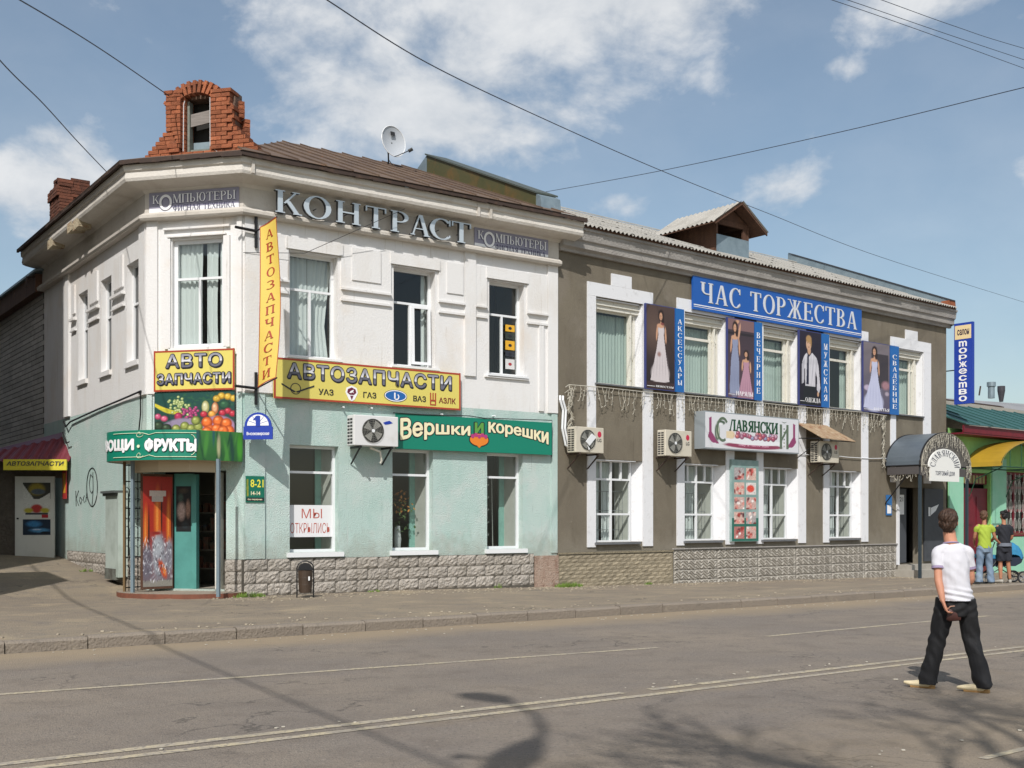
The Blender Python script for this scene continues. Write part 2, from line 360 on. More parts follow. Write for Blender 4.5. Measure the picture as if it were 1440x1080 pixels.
def put_polys(mb, polys, X, tf, w, th, mi=0, grow=0):
    """polys: glyph polygons; tf(x,y)->(u,z) on frame; each stroke sits .4 mm proud of the last"""
    k = 0
    for p in polys:
        k += 1
        lst = p[1] if isinstance(p, tuple) else [p]
        for q in lst: mb.prism([X(*tf(x, y), w) for x, y in q], (X(*tf(q[0][0], q[0][1]), w + th + k * .0005) - X(*tf(q[0][0], q[0][1]), w)), mi)
def letter_serif(fr, s, u0, u1, z0, z1, w, th, m, parent, name='lettering', each=False, gap=.06):
    out, tot = serif(s, gap); X = lambda u, z, ww: fr.P(u, ww, z); mb = MB()
    for ch, polys, x0 in out:
        if each: mb = MB()
        put_polys(mb, polys, X, lambda x, y: (u0 + (x + x0) / tot * (u1 - u0), z0 + y * (z1 - z0)), w, th)
        if each: mb.build('letter', m, parent)
    if not each: return mb.build(name, m, parent)
def letter_sans(fr, s, u0, u1, z0, z1, w, th, m, parent, name='lettering', bold=.02, warp=None, shear=0, spacing=1.0, X=None, fat=0, fz=None):
    v, f = sans(s, 0 if fat else min(bold, .02), th, shear, spacing)
    x = (v[:, 0] - v[:, 0].min()) / max(1e-6, np.ptp(v[:, 0])); y = (v[:, 1] - v[:, 1].min()) / max(1e-6, np.ptp(v[:, 1])); d = v[:, 2] if th else v[:, 0] * 0
    mb = MB(); fz = fat if fz is None else fz
    for k, (ox, oz) in enumerate([(0, 0)] if not fat else [(math.cos(rad(q * 45)), math.sin(rad(q * 45))) for q in range(8)]):
        P = []
        for i in range(len(v)):
            u = u0 + (u1 - u0) * x[i] + ox * fat; z = z0 + (z1 - z0) * y[i] + oz * fz; ww = w + (d[i] + .5) * th + k * .0002
            P.append(X(u, z, ww) if X else fr.P(u, ww, z))
        mb.add(P, f)
    return mb.build(name, m, parent)

# ------------------------------------------------------------------ prints: a fine grid of coloured vertices
class Paint:
    def __init__(s, nx, ny, col):
        s.nx, s.ny = nx, ny; s.a = np.zeros((ny, nx, 3)); s.a[:] = lin(col)
        s.X, s.Y = np.meshgrid(np.linspace(0, 1, nx), np.linspace(0, 1, ny))
    def mix(s, m, col): m = np.clip(m, 0, 1)[..., None]; s.a = s.a * (1 - m) + np.array(lin(col)) * m; return s
    def ell(s, cx, cy, rx, ry, col, soft=.15, rot=0, al=1):
        c, q = math.cos(rad(rot)), math.sin(rad(rot)); X = s.X - cx; Y = s.Y - cy
        d = np.sqrt(((X * c + Y * q) / rx) ** 2 + ((-X * q + Y * c) / ry) ** 2); return s.mix((1 - d) / soft * al, col)
    def ball(s, cx, cy, rx, ry, col, dark, light):
        s.ell(cx, cy, rx, ry, dark, .12); s.ell(cx - rx * .08, cy + ry * .1, rx * .85, ry * .85, col, .5); return s.ell(cx - rx * .25, cy + ry * .35, rx * .35, ry * .3, light, .9, al=.8)
    def poly(s, pts, col, al=1):
        inside = np.zeros_like(s.X, bool); n = len(pts)
        for i in range(n):
            x0, y0 = pts[i]; x1, y1 = pts[(i + 1) % n]
            if y0 == y1: continue
            c = ((y0 > s.Y) != (y1 > s.Y)) & (s.X < (x1 - x0) * (s.Y - y0) / (y1 - y0) + x0); inside ^= c
        return s.mix(inside * al, col)
    def rect(s, x0, y0, x1, y1, col, al=1): return s.mix(((s.X >= x0) & (s.X <= x1) & (s.Y >= y0) & (s.Y <= y1)) * al, col)
    def grad(s, lo, hi, y0=0, y1=1, al=1):
        t = np.clip((s.Y - y0) / (y1 - y0), 0, 1)[..., None]; s.a = s.a * (1 - al) + al * (np.array(lin(lo)) * (1 - t) + np.array(lin(hi)) * t); return s
    def folds(s, x0, y0, x1, y1, f=30, amp=.2, tilt=0):
        m = ((s.X >= x0) & (s.X <= x1) & (s.Y >= y0) & (s.Y <= y1)); s.a *= (1 + amp * np.sin((s.X + tilt * s.Y) * f + 3 * np.sin(s.Y * 7)) * m)[..., None]; return s
    def grain(s, amp): 
        k = RNG.normal(0, amp, (s.ny, s.nx)); s.a = np.clip(s.a * (1 + k[..., None]), 0, 1); return s
    def place(s, X, u0, u1, z0, z1, w, name='printed_sheet', parent=None):
        """X(u,z,w)->world"""
        P = [X(u0 + (u1 - u0) * i / (s.nx - 1), z0 + (z1 - z0) * j / (s.ny - 1), w) for j in range(s.ny) for i in range(s.nx)]
        mb = MB(); mb.add(P, [(j * s.nx + i, j * s.nx + i + 1, (j + 1) * s.nx + i + 1, (j + 1) * s.nx + i) for j in range(s.ny - 1) for i in range(s.nx - 1)])
        o = mb.build(name, vc_mat(), parent)
        at = o.data.color_attributes.new('Col', 'FLOAT_COLOR', 'POINT')
        c = np.ones((s.nx * s.ny, 4), dtype=np.float32); c[:, :3] = s.a.reshape(-1, 3); at.data.foreach_set('color', c.ravel()); return o
def XF(fr): return lambda u, z, w: fr.P(u, w, z)

# ------------------------------------------------------------------ shared materials
m_white = mat('white_plaster', '#dfdedd', .9, [(1.3, '#d2cdc6', .5, .8, (1, 1, .5)), (7, '#b3ada4', .64, .82, (1.5, 1.5, .18)), (.6, '#dbd2c8', .55, .75), (24, '#a9a299', .72, .8), (6, '#bab3a8', .62, .78, (2.2, 2.2, .08))], (26, .006))
m_teal = mat('turquoise_plaster', '#b3cac4', .92, [(.9, '#bfcfca', .4, .7), (2.2, '#a3c0b8', .5, .75, (1, 1, .4)), (6, '#8fa69f', .64, .85, (1.5, 1.5, .22)), (1.1, '#c9d0cd', .54, .74), (30, '#93aca5', .7, .78), (6, '#b9c4c0', .6, .75, (2.2, 2.2, .1)), (1.7, '#bcc8c3', .62, .72), (5, '#7f958e', .68, .8, (2, 2, .1))], (48, .022, 5))
m_teal2 = mat('turquoise_trim', '#97c6bb', .85, [(4, '#84aca4', .5, .8)], (30, .01))
m_frieze = mat('frieze_plaster', '#c3bdb4', .9, [(2, '#b0a99f', .5, .8), (9, '#96908a', .66, .8)], (20, .01))
m_grey = mat('olive_grey_render', '#746c5e', .93, [(.8, '#807868', .45, .75), (3, '#675f51', .5, .8, (1, 1, .3)), (9, '#948b7c', .66, .85), (5, '#5c5548', .64, .8, (2, 2, .12)), (.7, '#7f776a', .60, .68)], (60, .02, 5))
m_trim = mat('white_trim_paint', '#dedfe2', .85, [(5, '#c2c1c2', .58, .8), (14, '#9c968e', .7, .8)], (30, .008))
m_gcorn = mat('weathered_cornice_plaster', '#9f9b96', .9, [(2.2, '#8a8682', .45, .75, (1, 1, 2)), (8, '#bdb9b2', .62, .8), (5, '#6d6862', .66, .82)], (20, .02))
m_stone = mat('cast_stone_block', '#a8a198', .95, [(2, '#938c82', .45, .75), (10, '#bdb6ab', .6, .8), (1.1, '#8d867a', .6, .8)], (22, .05, 6), rnd=.10)
m_mortar = mat('grey_mortar', '#5c574f', .95, [(8, '#4a463f', .5, .8)], (40, .02))
m_brick = mat('red_brick', '#985a3c', .95, [(5, '#824830', .45, .75), (14, '#ad7c5e', .6, .8), (2.2, '#5b3f33', .58, .8)], (40, .02, 5), rnd=.25)
m_brickm = mat('brick_mortar', '#6e584b', .95, [(10, '#3b2a22', .5, .8)], (30, .02))
m_sbrick = mat('silicate_brick', '#bcb9b4', .95, [(3, '#a3a09b', .45, .8), (20, '#a9a6a0', .6, .8)], (40, .01), rnd=.14)
m_bbrick = mat('tan_base_brick', '#9c917c', .95, [(4, '#877d6a', .45, .8), (12, '#afa591', .6, .8)], (40, .02), rnd=.14)
m_panel = mat('concrete_relief', '#a19c93', .95, [(3, '#8c877e', .45, .75), (12, '#b5b0a6', .6, .8)], (50, .008), rnd=.05)
m_rust = mat('brown_roof_metal', '#5f4e42', .7, [(1.5, '#75614f', .4, .7), (6, '#4c3a30', .55, .8), (3, '#8a5a3c', .64, .8)], (8, .004), rnd=.06)
m_rgreen = mat('green_roof_metal', '#4e4d30', .6, [(1.2, '#6e532c', .5, .72), (3, '#474a2d', .5, .75), (5, '#93592c', .62, .78)], (6, .004), rnd=.06)
m_zinc = mat('galvanised_sheet', '#8b9ba3', .45, [(3, '#76868f', .4, .75), (9, '#a4b0b4', .6, .8)], (5, .003), metal=.35)
m_slate = mat('asbestos_cement', '#a5a29b', .95, [(1.5, '#8d8a82', .45, .75), (7, '#b5b2aa', .58, .8), (12, '#5f5c55', .66, .76)], (30, .008), rnd=.07)
m_pvc = mat('white_pvc', '#e2e4e6', .35)
m_wood = mat('old_white_painted_wood', '#d9d6cb', .8, [(12, '#a89e88', .6, .7), (6, '#8a6a4c', .70, .76)], (30, .006))
m_brownw = mat('brown_weathered_wood', '#5c4030', .85, [(6, '#452d22', .4, .8, (1, 1, .2)), (3, '#7a5640', .6, .8)], (20, .01))
dirt(m_teal, .85, 1.7, '#97988c', 3.0, .55); dirt(m_grey, .8, 1.8, '#8f897c', 2.5, .5)
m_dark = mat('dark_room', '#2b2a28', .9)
m_room = mat('room_wall', '#8d877b', .9)
m_black = mat('black_metal', '#17171a', .5)
m_rusty = mat('rusty_sheet', '#9c8468', .8, [(5, '#7a4f33', .5, .68), (9, '#b5a48c', .5, .75)], (10, .006))
m_curt = mat('white_curtain', '#e0e4e4', .9)
m_curtg = mat('green_grey_curtain', '#b9c6c0', .9)
g_win = glass_mat('window_glass', .85)
g_dark = glass_mat('shop_glass', .82)
m_lead = mat('metal_flashing', '#75777a', .5, [(8, '#5d5f62', .5, .8)], metal=.3)

# ------------------------------------------------------------------ ground: road, markings, kerb, pavement
m_road = mat('road_asphalt', '#7f766d', .93, [(.35, '#908475', .4, .7), (2.2, '#746a60', .5, .75), (1.2, '#8a8277', .6, .8, (1, 1, 1)), (28, '#5f5a54', .52, .72), (22, '#a59c90', .60, .76), (90, '#565350', .55, .75), (70, '#b0a89c', .66, .78)], (60, .02, 6))
def rotmap(N, K, sc):
    g = N.new('ShaderNodeNewGeometry'); mp = N.new('ShaderNodeMapping'); mp.vector_type = 'TEXTURE'; mp.inputs['Rotation'].default_value = (0, 0, math.atan2(dA.y, dA.x)); K.new(g.outputs['Position'], mp.inputs[0])
    m2 = N.new('ShaderNodeMapping'); m2.inputs['Scale'].default_value = sc; K.new(mp.outputs[0], m2.inputs[0]); return m2.outputs[0]
def asphalt_wear(m, crack=.010, streak=.5):
    N = m.node_tree.nodes; K = m.node_tree.links; b = N['Principled BSDF']; src = b.inputs['Base Color'].links[0].from_socket
    n = N.new('ShaderNodeTexNoise'); n.inputs['Scale'].default_value = 1; n.inputs['Detail'].default_value = 5; K.new(rotmap(N, K, (.12, 1.6, 1)), n.inputs['Vector'])
    r = N.new('ShaderNodeMapRange'); K.new(n.outputs['Fac'], r.inputs[0]); r.inputs[1].default_value = .42; r.inputs[2].default_value = .72; r.inputs[4].default_value = streak
    x = N.new('ShaderNodeMix'); x.data_type = 'RGBA'; K.new(r.outputs[0], x.inputs[0]); K.new(src, x.inputs[6]); x.inputs[7].default_value = (*lin('#6f665c'), 1)
    nz = N.new('ShaderNodeTexNoise'); nz.inputs['Scale'].default_value = 2.2; nz.inputs['Detail'].default_value = 4; K.new(rotmap(N, K, (1, 1, 1)), nz.inputs['Vector'])
    vm = N.new('ShaderNodeVectorMath'); vm.operation = 'MULTIPLY_ADD'; K.new(nz.outputs['Color'], vm.inputs[0]); vm.inputs[1].default_value = (.5, .5, .5); K.new(rotmap(N, K, (.28, .45, 1)), vm.inputs[2])
    v = N.new('ShaderNodeTexVoronoi'); v.feature = 'DISTANCE_TO_EDGE'; v.inputs['Scale'].default_value = 1; K.new(vm.outputs[0], v.inputs['Vector'])
    c = N.new('ShaderNodeMapRange'); K.new(v.outputs['Distance'], c.inputs[0]); c.inputs[1].default_value = 0; c.inputs[2].default_value = crack; c.inputs[3].default_value = .7; c.inputs[4].default_value = 0
    mk = N.new('ShaderNodeTexNoise'); mk.inputs['Scale'].default_value = .35; K.new(rotmap(N, K, (1, 1, 1)), mk.inputs['Vector'])
    mr = N.new('ShaderNodeMapRange'); K.new(mk.outputs['Fac'], mr.inputs[0]); mr.inputs[1].default_value = .47; mr.inputs[2].default_value = .58
    f = N.new('ShaderNodeMath'); f.operation = 'MULTIPLY'; K.new(c.outputs[0], f.inputs[0]); K.new(mr.outputs[0], f.inputs[1])
    y = N.new('ShaderNodeMix'); y.data_type = 'RGBA'; K.new(f.outputs[0], y.inputs[0]); K.new(x.outputs[2], y.inputs[6]); y.inputs[7].default_value = (*lin('#403c38'), 1); K.new(y.outputs[2], b.inputs['Base Color'])
def road_dust():
    N = m_road.node_tree.nodes; K = m_road.node_tree.links; b = N['Principled BSDF']
    src = b.inputs['Base Color'].links[0].from_socket
    g = N.new('ShaderNodeNewGeometry'); d = N.new('ShaderNodeVectorMath'); d.operation = 'DOT_PRODUCT'; K.new(g.outputs['Position'], d.inputs[0]); d.inputs[1].default_value = nB
    n = N.new('ShaderNodeTexNoise'); n.inputs['Scale'].default_value = .5; n.inputs['Detail'].default_value = 7; n.inputs['Roughness'].default_value = .65; K.new(g.outputs['Position'], n.inputs['Vector'])
    def band(c, wd, amp):
        a = N.new('ShaderNodeMath'); a.operation = 'SUBTRACT'; K.new(d.outputs['Value'], a.inputs[0]); a.inputs[1].default_value = c
        a2 = N.new('ShaderNodeMath'); a2.operation = 'ABSOLUTE'; K.new(a.outputs[0], a2.inputs[0])
        r = N.new('ShaderNodeMapRange'); K.new(a2.outputs[0], r.inputs[0]); r.inputs[1].default_value = 0; r.inputs[2].default_value = wd; r.inputs[3].default_value = amp; r.inputs[4].default_value = 0; return r.outputs[0]
    t = N.new('ShaderNodeMath'); t.operation = 'MAXIMUM'; K.new(band(15.1, 2.0, 1.0), t.inputs[0]); K.new(band(5.0, 3.4, .46), t.inputs[1])
    t1 = N.new('ShaderNodeMath'); t1.operation = 'MAXIMUM'; K.new(t.outputs[0], t1.inputs[0]); K.new(band(8.1, .7, .35), t1.inputs[1])
    ad = N.new('ShaderNodeMath'); ad.operation = 'ADD'; K.new(t1.outputs[0], ad.inputs[0]); K.new(n.outputs['Fac'], ad.inputs[1])
    r = N.new('ShaderNodeMapRange'); K.new(ad.outputs[0], r.inputs[0]); r.inputs[1].default_value = .72; r.inputs[2].default_value = 1.25; r.inputs[4].default_value = .85
    x = N.new('ShaderNodeMix'); x.data_type = 'RGBA'; K.new(r.outputs[0], x.inputs[0]); K.new(src, x.inputs[6]); x.inputs[7].default_value = (*lin('#97876f'), 1)
    K.new(x.outputs[2], b.inputs['Base Color'])
asphalt_wear(m_road, .012, .28)
road_dust()
m_base = mat('distant_ground', '#6f6a5c', .95, [(.05, '#5d6647', .4, .7)], None)
mb = MB(); mb.quad(Vector((-900, -700, -.45)), Vector((1100, -700, -.45)), Vector((1100, 1400, -.45)), Vector((-900, 1400, -.45)))
mb.build('ground', m_base).__setitem__('kind', 'structure')
mb = MB(); A = list(range(-160, 241, 8)); Bs = [-3.0, 1.1, 5, 8.1, 11.5, 15.1]
for a0, a1 in zip(A, A[1:]):
    for b0, b1 in zip(Bs, Bs[1:]): mb.quad(RD(a0, b0, 0 if b0 > 0 else 0), RD(a1, b0), RD(a1, b1), RD(a0, b1))
road = mb.build('road', m_road); tag(road, kind='structure')
m_walk = mat('dusty_pavement_asphalt', '#867a6a', .95, [(.5, '#978a75', .42, .68), (2.5, '#766e66', .5, .8), (1.0, '#a3937a', .57, .75), (7, '#6a645d', .64, .8), (20, '#5f5850', .58, .74), (26, '#b3a894', .62, .76), (60, '#a59b8c', .66, .78)], (40, .03, 6))
asphalt_wear(m_walk, .014, .3)
# near pavement behind the photographer
mb = MB(); mb.quad(RD(-160, -12, .15), RD(240, -12, .15), RD(240, 1.1 - .15, .15), RD(-160, .95, .15)); mb.quad(RD(-160, .95, .15), RD(240, .95, .15), RD(240, .95, -.1), RD(-160, .95, -.1))
tag(mb.build('pavement', m_walk), kind='structure')
# building side: one uneven sheet from the kerb to far behind the houses
mb = MB(); As = [-60, -40, -30, -24] + [-20 + .5 * i for i in range(72)] + [17, 19, 21, 23, 25, 28, 32, 40, 60, 100, 160, 240]
Bd = [KERB_B + .15 + .35 * i for i in range(26)] + [24.6, 25.4, 26.4, 28, 30, 33, 37, 42, 50, 70, 110]
vs = []
for a in As:
    for b in Bd:
        p = RD(a, b); z = sidez(p); near = b < 23
        z += (RNG.normal(0, .006) if (near and b > 15.6) else 0)
        vs.append((p.x, p.y, min(z, 3.5)))
nb = len(Bd); mb.add(vs, [(i * nb + j, (i + 1) * nb + j, (i + 1) * nb + j + 1, i * nb + j + 1) for i in range(len(As) - 1) for j in range(nb - 1)])
walk = mb.build('pavement', m_walk, smooth=True); tag(walk, kind='structure')
m_kerb = mat('kerb_concrete', '#83796d', .95, [(1.5, '#7b7268', .45, .75), (8, '#9a8f7e', .58, .8), (4, '#645e55', .6, .8)], (30, .02, 5), rnd=.04)
for k in range(-26, 44):
    mb = MB(); a0 = k * 1.0 + .008; a1 = a0 + .984; jit = random.uniform(-.012, .012); jz = random.uniform(-.01, .01)
    zt0 = sidez(RD(a0, KERB_B + .15)) + .008 + jz; j2 = jit + random.uniform(-.008, .008)
    prof = lambda a, j: [RD(a, KERB_B + j, -.1), RD(a, KERB_B + j, zt0 - .03), RD(a, KERB_B + j + .03, zt0), RD(a, KERB_B + .165, zt0 + .002), RD(a, KERB_B + .165, -.1)]
    p0, p1 = prof(a0, jit), prof(a1, j2); mb.add(p0 + p1, [(0, 1, 2, 3, 4), (9, 8, 7, 6, 5)] + [(i, 5 + i, 5 + (i + 1) % 5, (i + 1) % 5) for i in range(5)])
    mb.build('kerb_stone', m_kerb, walk)
m_line = mat('worn_road_paint', '#b4a88c', .85, [(5, '#a1988a', .42, .62), (24, '#7f7870', .50, .62), (2.0, '#8d8578', .52, .66)], None)
def line(b0, b1, a0, a1, step=1.5):
    mb = MB(); n = max(2, int((a1 - a0) / step)); xs = [a0 + (a1 - a0) * i / n for i in range(n + 1)]
    e = [(random.uniform(-.006, .006), random.uniform(-.006, .006)) for _ in xs]
    for i in range(n): mb.quad(RD(xs[i], b0 + e[i][0], .004), RD(xs[i+1], b0 + e[i+1][0], .004), RD(xs[i+1], b1 + e[i+1][1], .004), RD(xs[i], b1 + e[i][1], .004))
    tag(mb.build('road_marking', m_line), kind='structure')
line(8.22, 8.33, -60, 7.15); line(8.22, 8.33, 7.5, 8.1); line(8.22, 8.33, 8.16, 120); line(7.98, 8.08, -60, 120)
def bent(pts, wd):
    mb = MB()
    for (a, b), (c, d) in zip(pts, pts[1:]): mb.quad(RD(a, b - wd / 2, .004), RD(c, d - wd / 2, .004), RD(c, d + wd / 2, .004), RD(a, b + wd / 2, .004))
    tag(mb.build('road_marking', m_line), kind='structure')
bent([(-30, 12.3), (-10, 12.1), (-4, 11.9), (2.3, 11.6), (6, 11.3), (10.07, 10.95)], .10); bent([(12.3, 11.12), (15, 11.2), (18.1, 11.3)], .10); bent([(22, 11.35), (28, 11.4)], .10); bent([(34, 11.4), (40, 11.4)], .10)
bent([(7.2, 4.55), (14, 4.8)], .07)

# ------------------------------------------------------------------ windows
def wavy(mb, fr, u0, u1, w, z0, z1, amp=.03, per=.11, mi=0, gather=0):
    n = max(8, int((u1 - u0) / .025)); rows = 6; vs = []
    ph = random.uniform(0, 6)
    for j in range(rows + 1):
        zz = z0 + (z1 - z0) * j / rows; f = 1 - gather * (1 - abs(2 * j / rows - .7))
        for i in range(n + 1):
            x = i / n; u = u0 + (u1 - u0) * x * f
            vs.append(fr.P(u, w + amp * math.sin(2 * math.pi * (u1 - u0) * x / per + ph + .5 * math.sin(3 * j)) * (.7 + .3 * math.sin(9 * x + ph)), zz))
    mb.add(vs, [(j * (n + 1) + i, j * (n + 1) + i + 1, (j + 1) * (n + 1) + i + 1, (j + 1) * (n + 1) + i) for j in range(rows) for i in range(n)], mi)
def window(par, fr, u0, u1, z0, z1, w, bars_h=(), bars_v=(), fm=m_pvc, t=.06, bt=.05, glass=None, sill=None, curtains=(), cm=m_curt, reveal=.3, extra=None, label=None):
    """bars_h: fractions from the top; bars_v: (fraction, top frac, bottom frac)"""
    mb = MB(); h = z1 - z0; b = u1 - u0
    mb.box(fr, u0, u0 + t, w - .04, w + .03, z0, z1); mb.box(fr, u1 - t, u1, w - .04, w + .03, z0, z1)
    mb.box(fr, u0 + t, u1 - t, w - .04, w + .028, z1 - t, z1); mb.box(fr, u0 + t, u1 - t, w - .04, w + .028, z0, z0 + t)
    for f in bars_h: mb.box(fr, u0 + t, u1 - t, w - .035, w + .026, z1 - f * h - bt / 2, z1 - f * h + bt / 2)
    for f, a, c in bars_v:
        x = u0 + f * b; mb.box(fr, x - bt / 2, x + bt / 2, w - .03, w + .033, z1 - c * h + .001, z1 - a * h - .001)
    o = mb.build('window', fm, par)
    if label: o['label'] = label
    hs = [0] + list(bars_h) + [1]
    for a, c in zip(hs, hs[1:]):
        vs = [0] + sorted(f for f, p, q in bars_v if p <= a + .02 and q >= c - .02) + [1]
        for p, q in zip(vs, vs[1:]):
            g = MB(); x0, x1, y0, y1 = u0 + p * b + .02, u0 + q * b - .02, z1 - c * h + .02, z1 - a * h - .02; k_ = random.uniform(-.004, .004); g.quad(fr.P(x0, w - .01, y0), fr.P(x1, w - .01 + k_, y0), fr.P(x1, w - .01 + k_, y1), fr.P(x0, w - .01, y1)); g.build('pane', glass or g_win, o)
    if sill:
        s = MB(); pr, th, mm = sill; s.box(fr, u0 - .07, u1 + .09, w - .02, pr, z0 - th, z0 - .002); s.build('sill', mm, o)
    for cu0, cu1, cw, cz0, cz1, ga in curtains:
        c = MB(); wavy(c, fr, u0 + cu0 * b, u0 + cu1 * b, w - cw, z0 + cz0 * h, z0 + cz1 * h, gather=ga); c.build('curtain', cm, o, smooth=True)
    return o

# ------------------------------------------------------------------ the white corner building
white = thing('corner_building', 'two storey corner building with white upper and turquoise lower walls and a cut off corner', 'building', FW.P(0, 0, .1))
UPW = [(1.02, 2.13, 5.10, 7.30), (3.50, 4.58, 5.10, 7.30), (6.06, 7.07, 5.10, 7.30)]
LOW = [(1.02, 2.15, .98, 3.24), (3.47, 4.52, .98, 3.24), (6.0, 7.03, .98, 3.24)]
CHW = [(-1.60, -.44, 5.22, 7.46)]; CHD = [(-2.02, -.38, .24, 2.68)]
LW = [(-5.35, -4.52, 5.08, 7.22), (-3.40, -2.56, 5.08, 7.22), (-1.42, -.52, 5.08, 7.22)]
SPLIT = 4.26
mb = MB(); panel(mb, FW, 0, UW, SPLIT, 8.9, UPW, .32); panel(mb, FC, UC, 0, SPLIT, 8.9, CHW, .2); panel(mb, FL, UL, 0, SPLIT, 8.9, LW, .24)
mb.quad(FW.P(UW, 0, SPLIT), FW.P(UW, -12, SPLIT), FW.P(UW, -12, 8.9), FW.P(UW, 0, 8.9)); mb.quad(FL.P(UL, 0, SPLIT), FL.P(UL, -9, SPLIT), FL.P(UL, -9, 8.9), FL.P(UL, 0, 8.9))
mb.build('wall', m_white, white)['label'] = 'white plastered upper wall'
mb = MB(); panel(mb, FW, 0, UW, -.3, SPLIT, LOW, .28); panel(mb, FC, UC, 0, -.3, SPLIT, CHD, .45); panel(mb, FL, UL, 0, -.3, SPLIT, [], .3)
mb.quad(FW.P(UW, 0, -.3), FW.P(UW, -12, -.3), FW.P(UW, -12, SPLIT), FW.P(UW, 0, SPLIT)); mb.quad(FL.P(UL, 0, -.3), FL.P(UL, -9, -.3), FL.P(UL, -9, SPLIT), FL.P(UL, 0, SPLIT))
mb.build('wall', m_teal, white)['label'] = 'turquoise rough-cast lower wall'
# floors and inner walls keep the rooms dark
mb = MB(); cen = FW.P(4, -6, 0)
ring = [FL.P(UL + .1, -.1, 0), FL.P(0, -.1, 0), FC.P(0, -.1, 0), FW.P(UW - .1, -.1, 0), FW.P(UW - .1, -12, 0), FL.P(UL + .1, -8.9, 0)]
for zz in (.25, 4.3, 8.85): mb.poly([Vector((p.x, p.y, zz)) for p in ring])
for zz in ((.25, 4.29), (4.31, 8.84)):
    mb.quad(FW.P(.6, -3.2, zz[0]), FW.P(UW, -3.2, zz[0]), FW.P(UW, -3.2, zz[1]), FW.P(.6, -3.2, zz[1])); mb.quad(FL.P(UL, -3.2, zz[0]), FL.P(-.6, -3.2, zz[0]), FL.P(-.6, -3.2, zz[1]), FL.P(UL, -3.2, zz[1]))
    mb.quad(FC.P(UC - .3, -2.4, zz[0]), FC.P(.5, -2.4, zz[0]), FC.P(.5, -2.4, zz[1]), FC.P(UC - .3, -2.4, zz[1]))
    for uu in (2.8, 5.3): mb.quad(FW.P(uu, -.35, zz[0]), FW.P(uu, -3.2, zz[0]), FW.P(uu, -3.2, zz[1]), FW.P(uu, -.35, zz[1]))
mb.build('interior', m_room, white)
mb = MB(); mb.quad(FL.P(UL, -9, -.3), FW.P(UW, -12, -.3), FW.P(UW, -12, 8.9), FL.P(UL, -9, 8.9)); mb.build('back_wall', m_frieze, white)
path = [(FL, UL, 0), (FC, UC, 0), (FW, 0, UW + .02)]
mb = MB(); sweep(mb, path, [(.003, 7.86), (.16, 7.86), (.19, 7.90), (.19, 7.96), (.08, 8.03), (.05, 8.03), (.05, 8.44), (.003, 8.44)]); mb.build('frieze', m_frieze, white)
path2 = [(FL, UL - .25, 0), (FC, UC, 0), (FW, 0, UW + .42)]
mb = MB(); sweep(mb, path2, [(-.2, 8.44), (.06, 8.44), (.12, 8.50), (.42, 8.55), (.50, 8.58), (.52, 8.64), (.50, 8.76), (.54, 8.79), (.55, 8.90), (-.2, 8.97)]); mb.build('cornice', mat('cornice_plaster', '#cdc8c0', .9, [(2, '#b7b0a6', .5, .8), (9, '#8d857b', .68, .82)], (20, .01)), white)
mb = MB()
for px in (655, 672): mb.box(FW, FW.U(px) - .03, FW.U(px) + .03, .51, .56, 8.57, 8.88)
mb.box(FW, -.04, .02, .5, .56, 8.6, 8.86); mb.build('cornice_joint', m_frieze, white)
# pilasters and relief of the upper floor, all solid blocks 2-3 mm or more proud of each other
boxes('pilaster', m_white, white, FW, [(0.02, .62, .0, .055, SPLIT + .02, 7.86), (5.36, 5.66, 0, .05, 5.0, 7.86), (7.76, UW, 0, .05, 4.27, 7.86), (7.50, 7.64, 0, .04, 4.3, 6.37)])
boxes('pilaster', m_white, white, FC, [(-.12, -.01, 0, .05, SPLIT + .02, 7.86), (UC + .01, UC + .26, 0, .05, SPLIT + .02, 7.86), (-1.76, -1.62, 0, .05, 5.2, 7.48), (-.42, -.28, 0, .05, 5.2, 7.48)])
boxes('pilaster', m_white, white, FL, [(-.42, -.01, 0, .05, SPLIT + .02, 7.86), (-6.6, -6.1, 0, .06, SPLIT + .02, 7.86)])
for a, b in ((.63, .98), (2.2, 3.42), (4.66, 5.35), (5.67, 5.98), (7.15, 7.75)):
    boxes('wall_panel', m_white, white, FW, [(a, b, 0, .035, 6.665, 7.6)]); boxes('ledge', m_white, white, FW, [(a, b, 0.0, .075, 6.62, 6.662), (a, b, 0, .05, 6.38, 6.43)])
boxes('wall_panel', m_white, white, FW, [(a, b, .036, .06, 6.85, 7.55) for a, b in ((2.45, 3.15), (4.86, 5.3))])
boxes('lintel', m_white, white, FW, [(a - .1, b + .1, .036, .06, d + .03, d + .28) for a, b, c, d in UPW])
boxes('ledge', m_white, white, FW, [(a - .14, b + .12, .0, .05, c - .09, c - .055) for a, b, c, d in UPW])
boxes('ledge', m_white, white, FC, [(-1.60, -.1, .0, .045, 5.05, 5.10), (-1.78, -.28, 0, .07, 7.66, 7.70), (-1.70, -.36, 0, .07, 7.50, 7.53)])
for a, b in ((-5.95, -5.5), (-4.4, -3.5), (-2.42, -1.52)):
    boxes('ledge', m_white, white, FL, [(a, b, .0, .09, 6.62, 6.68), (a, b, 0, .06, 6.36, 6.40)]); boxes('wall_panel', m_white, white, FL, [(a + .1, b - .1, .0, .04, 6.8, 7.5)])
boxes('ledge', m_white, white, FL, [(a - .04, b + .02, .0, .06, c - .12, c - .01) for a, b, c, d in LW])
boxes('corner_pilaster', m_teal, white, FW, [(.02, .455, .0, .045, .86, SPLIT - .02), (UW - .18, UW, 0, .03, .86, SPLIT)]); boxes('corner_pilaster', m_teal, white, FC, [(-.12, -.005, 0, .045, 2.75, SPLIT - .02), (UC + .01, UC + .13, 0, .04, .9, SPLIT)])
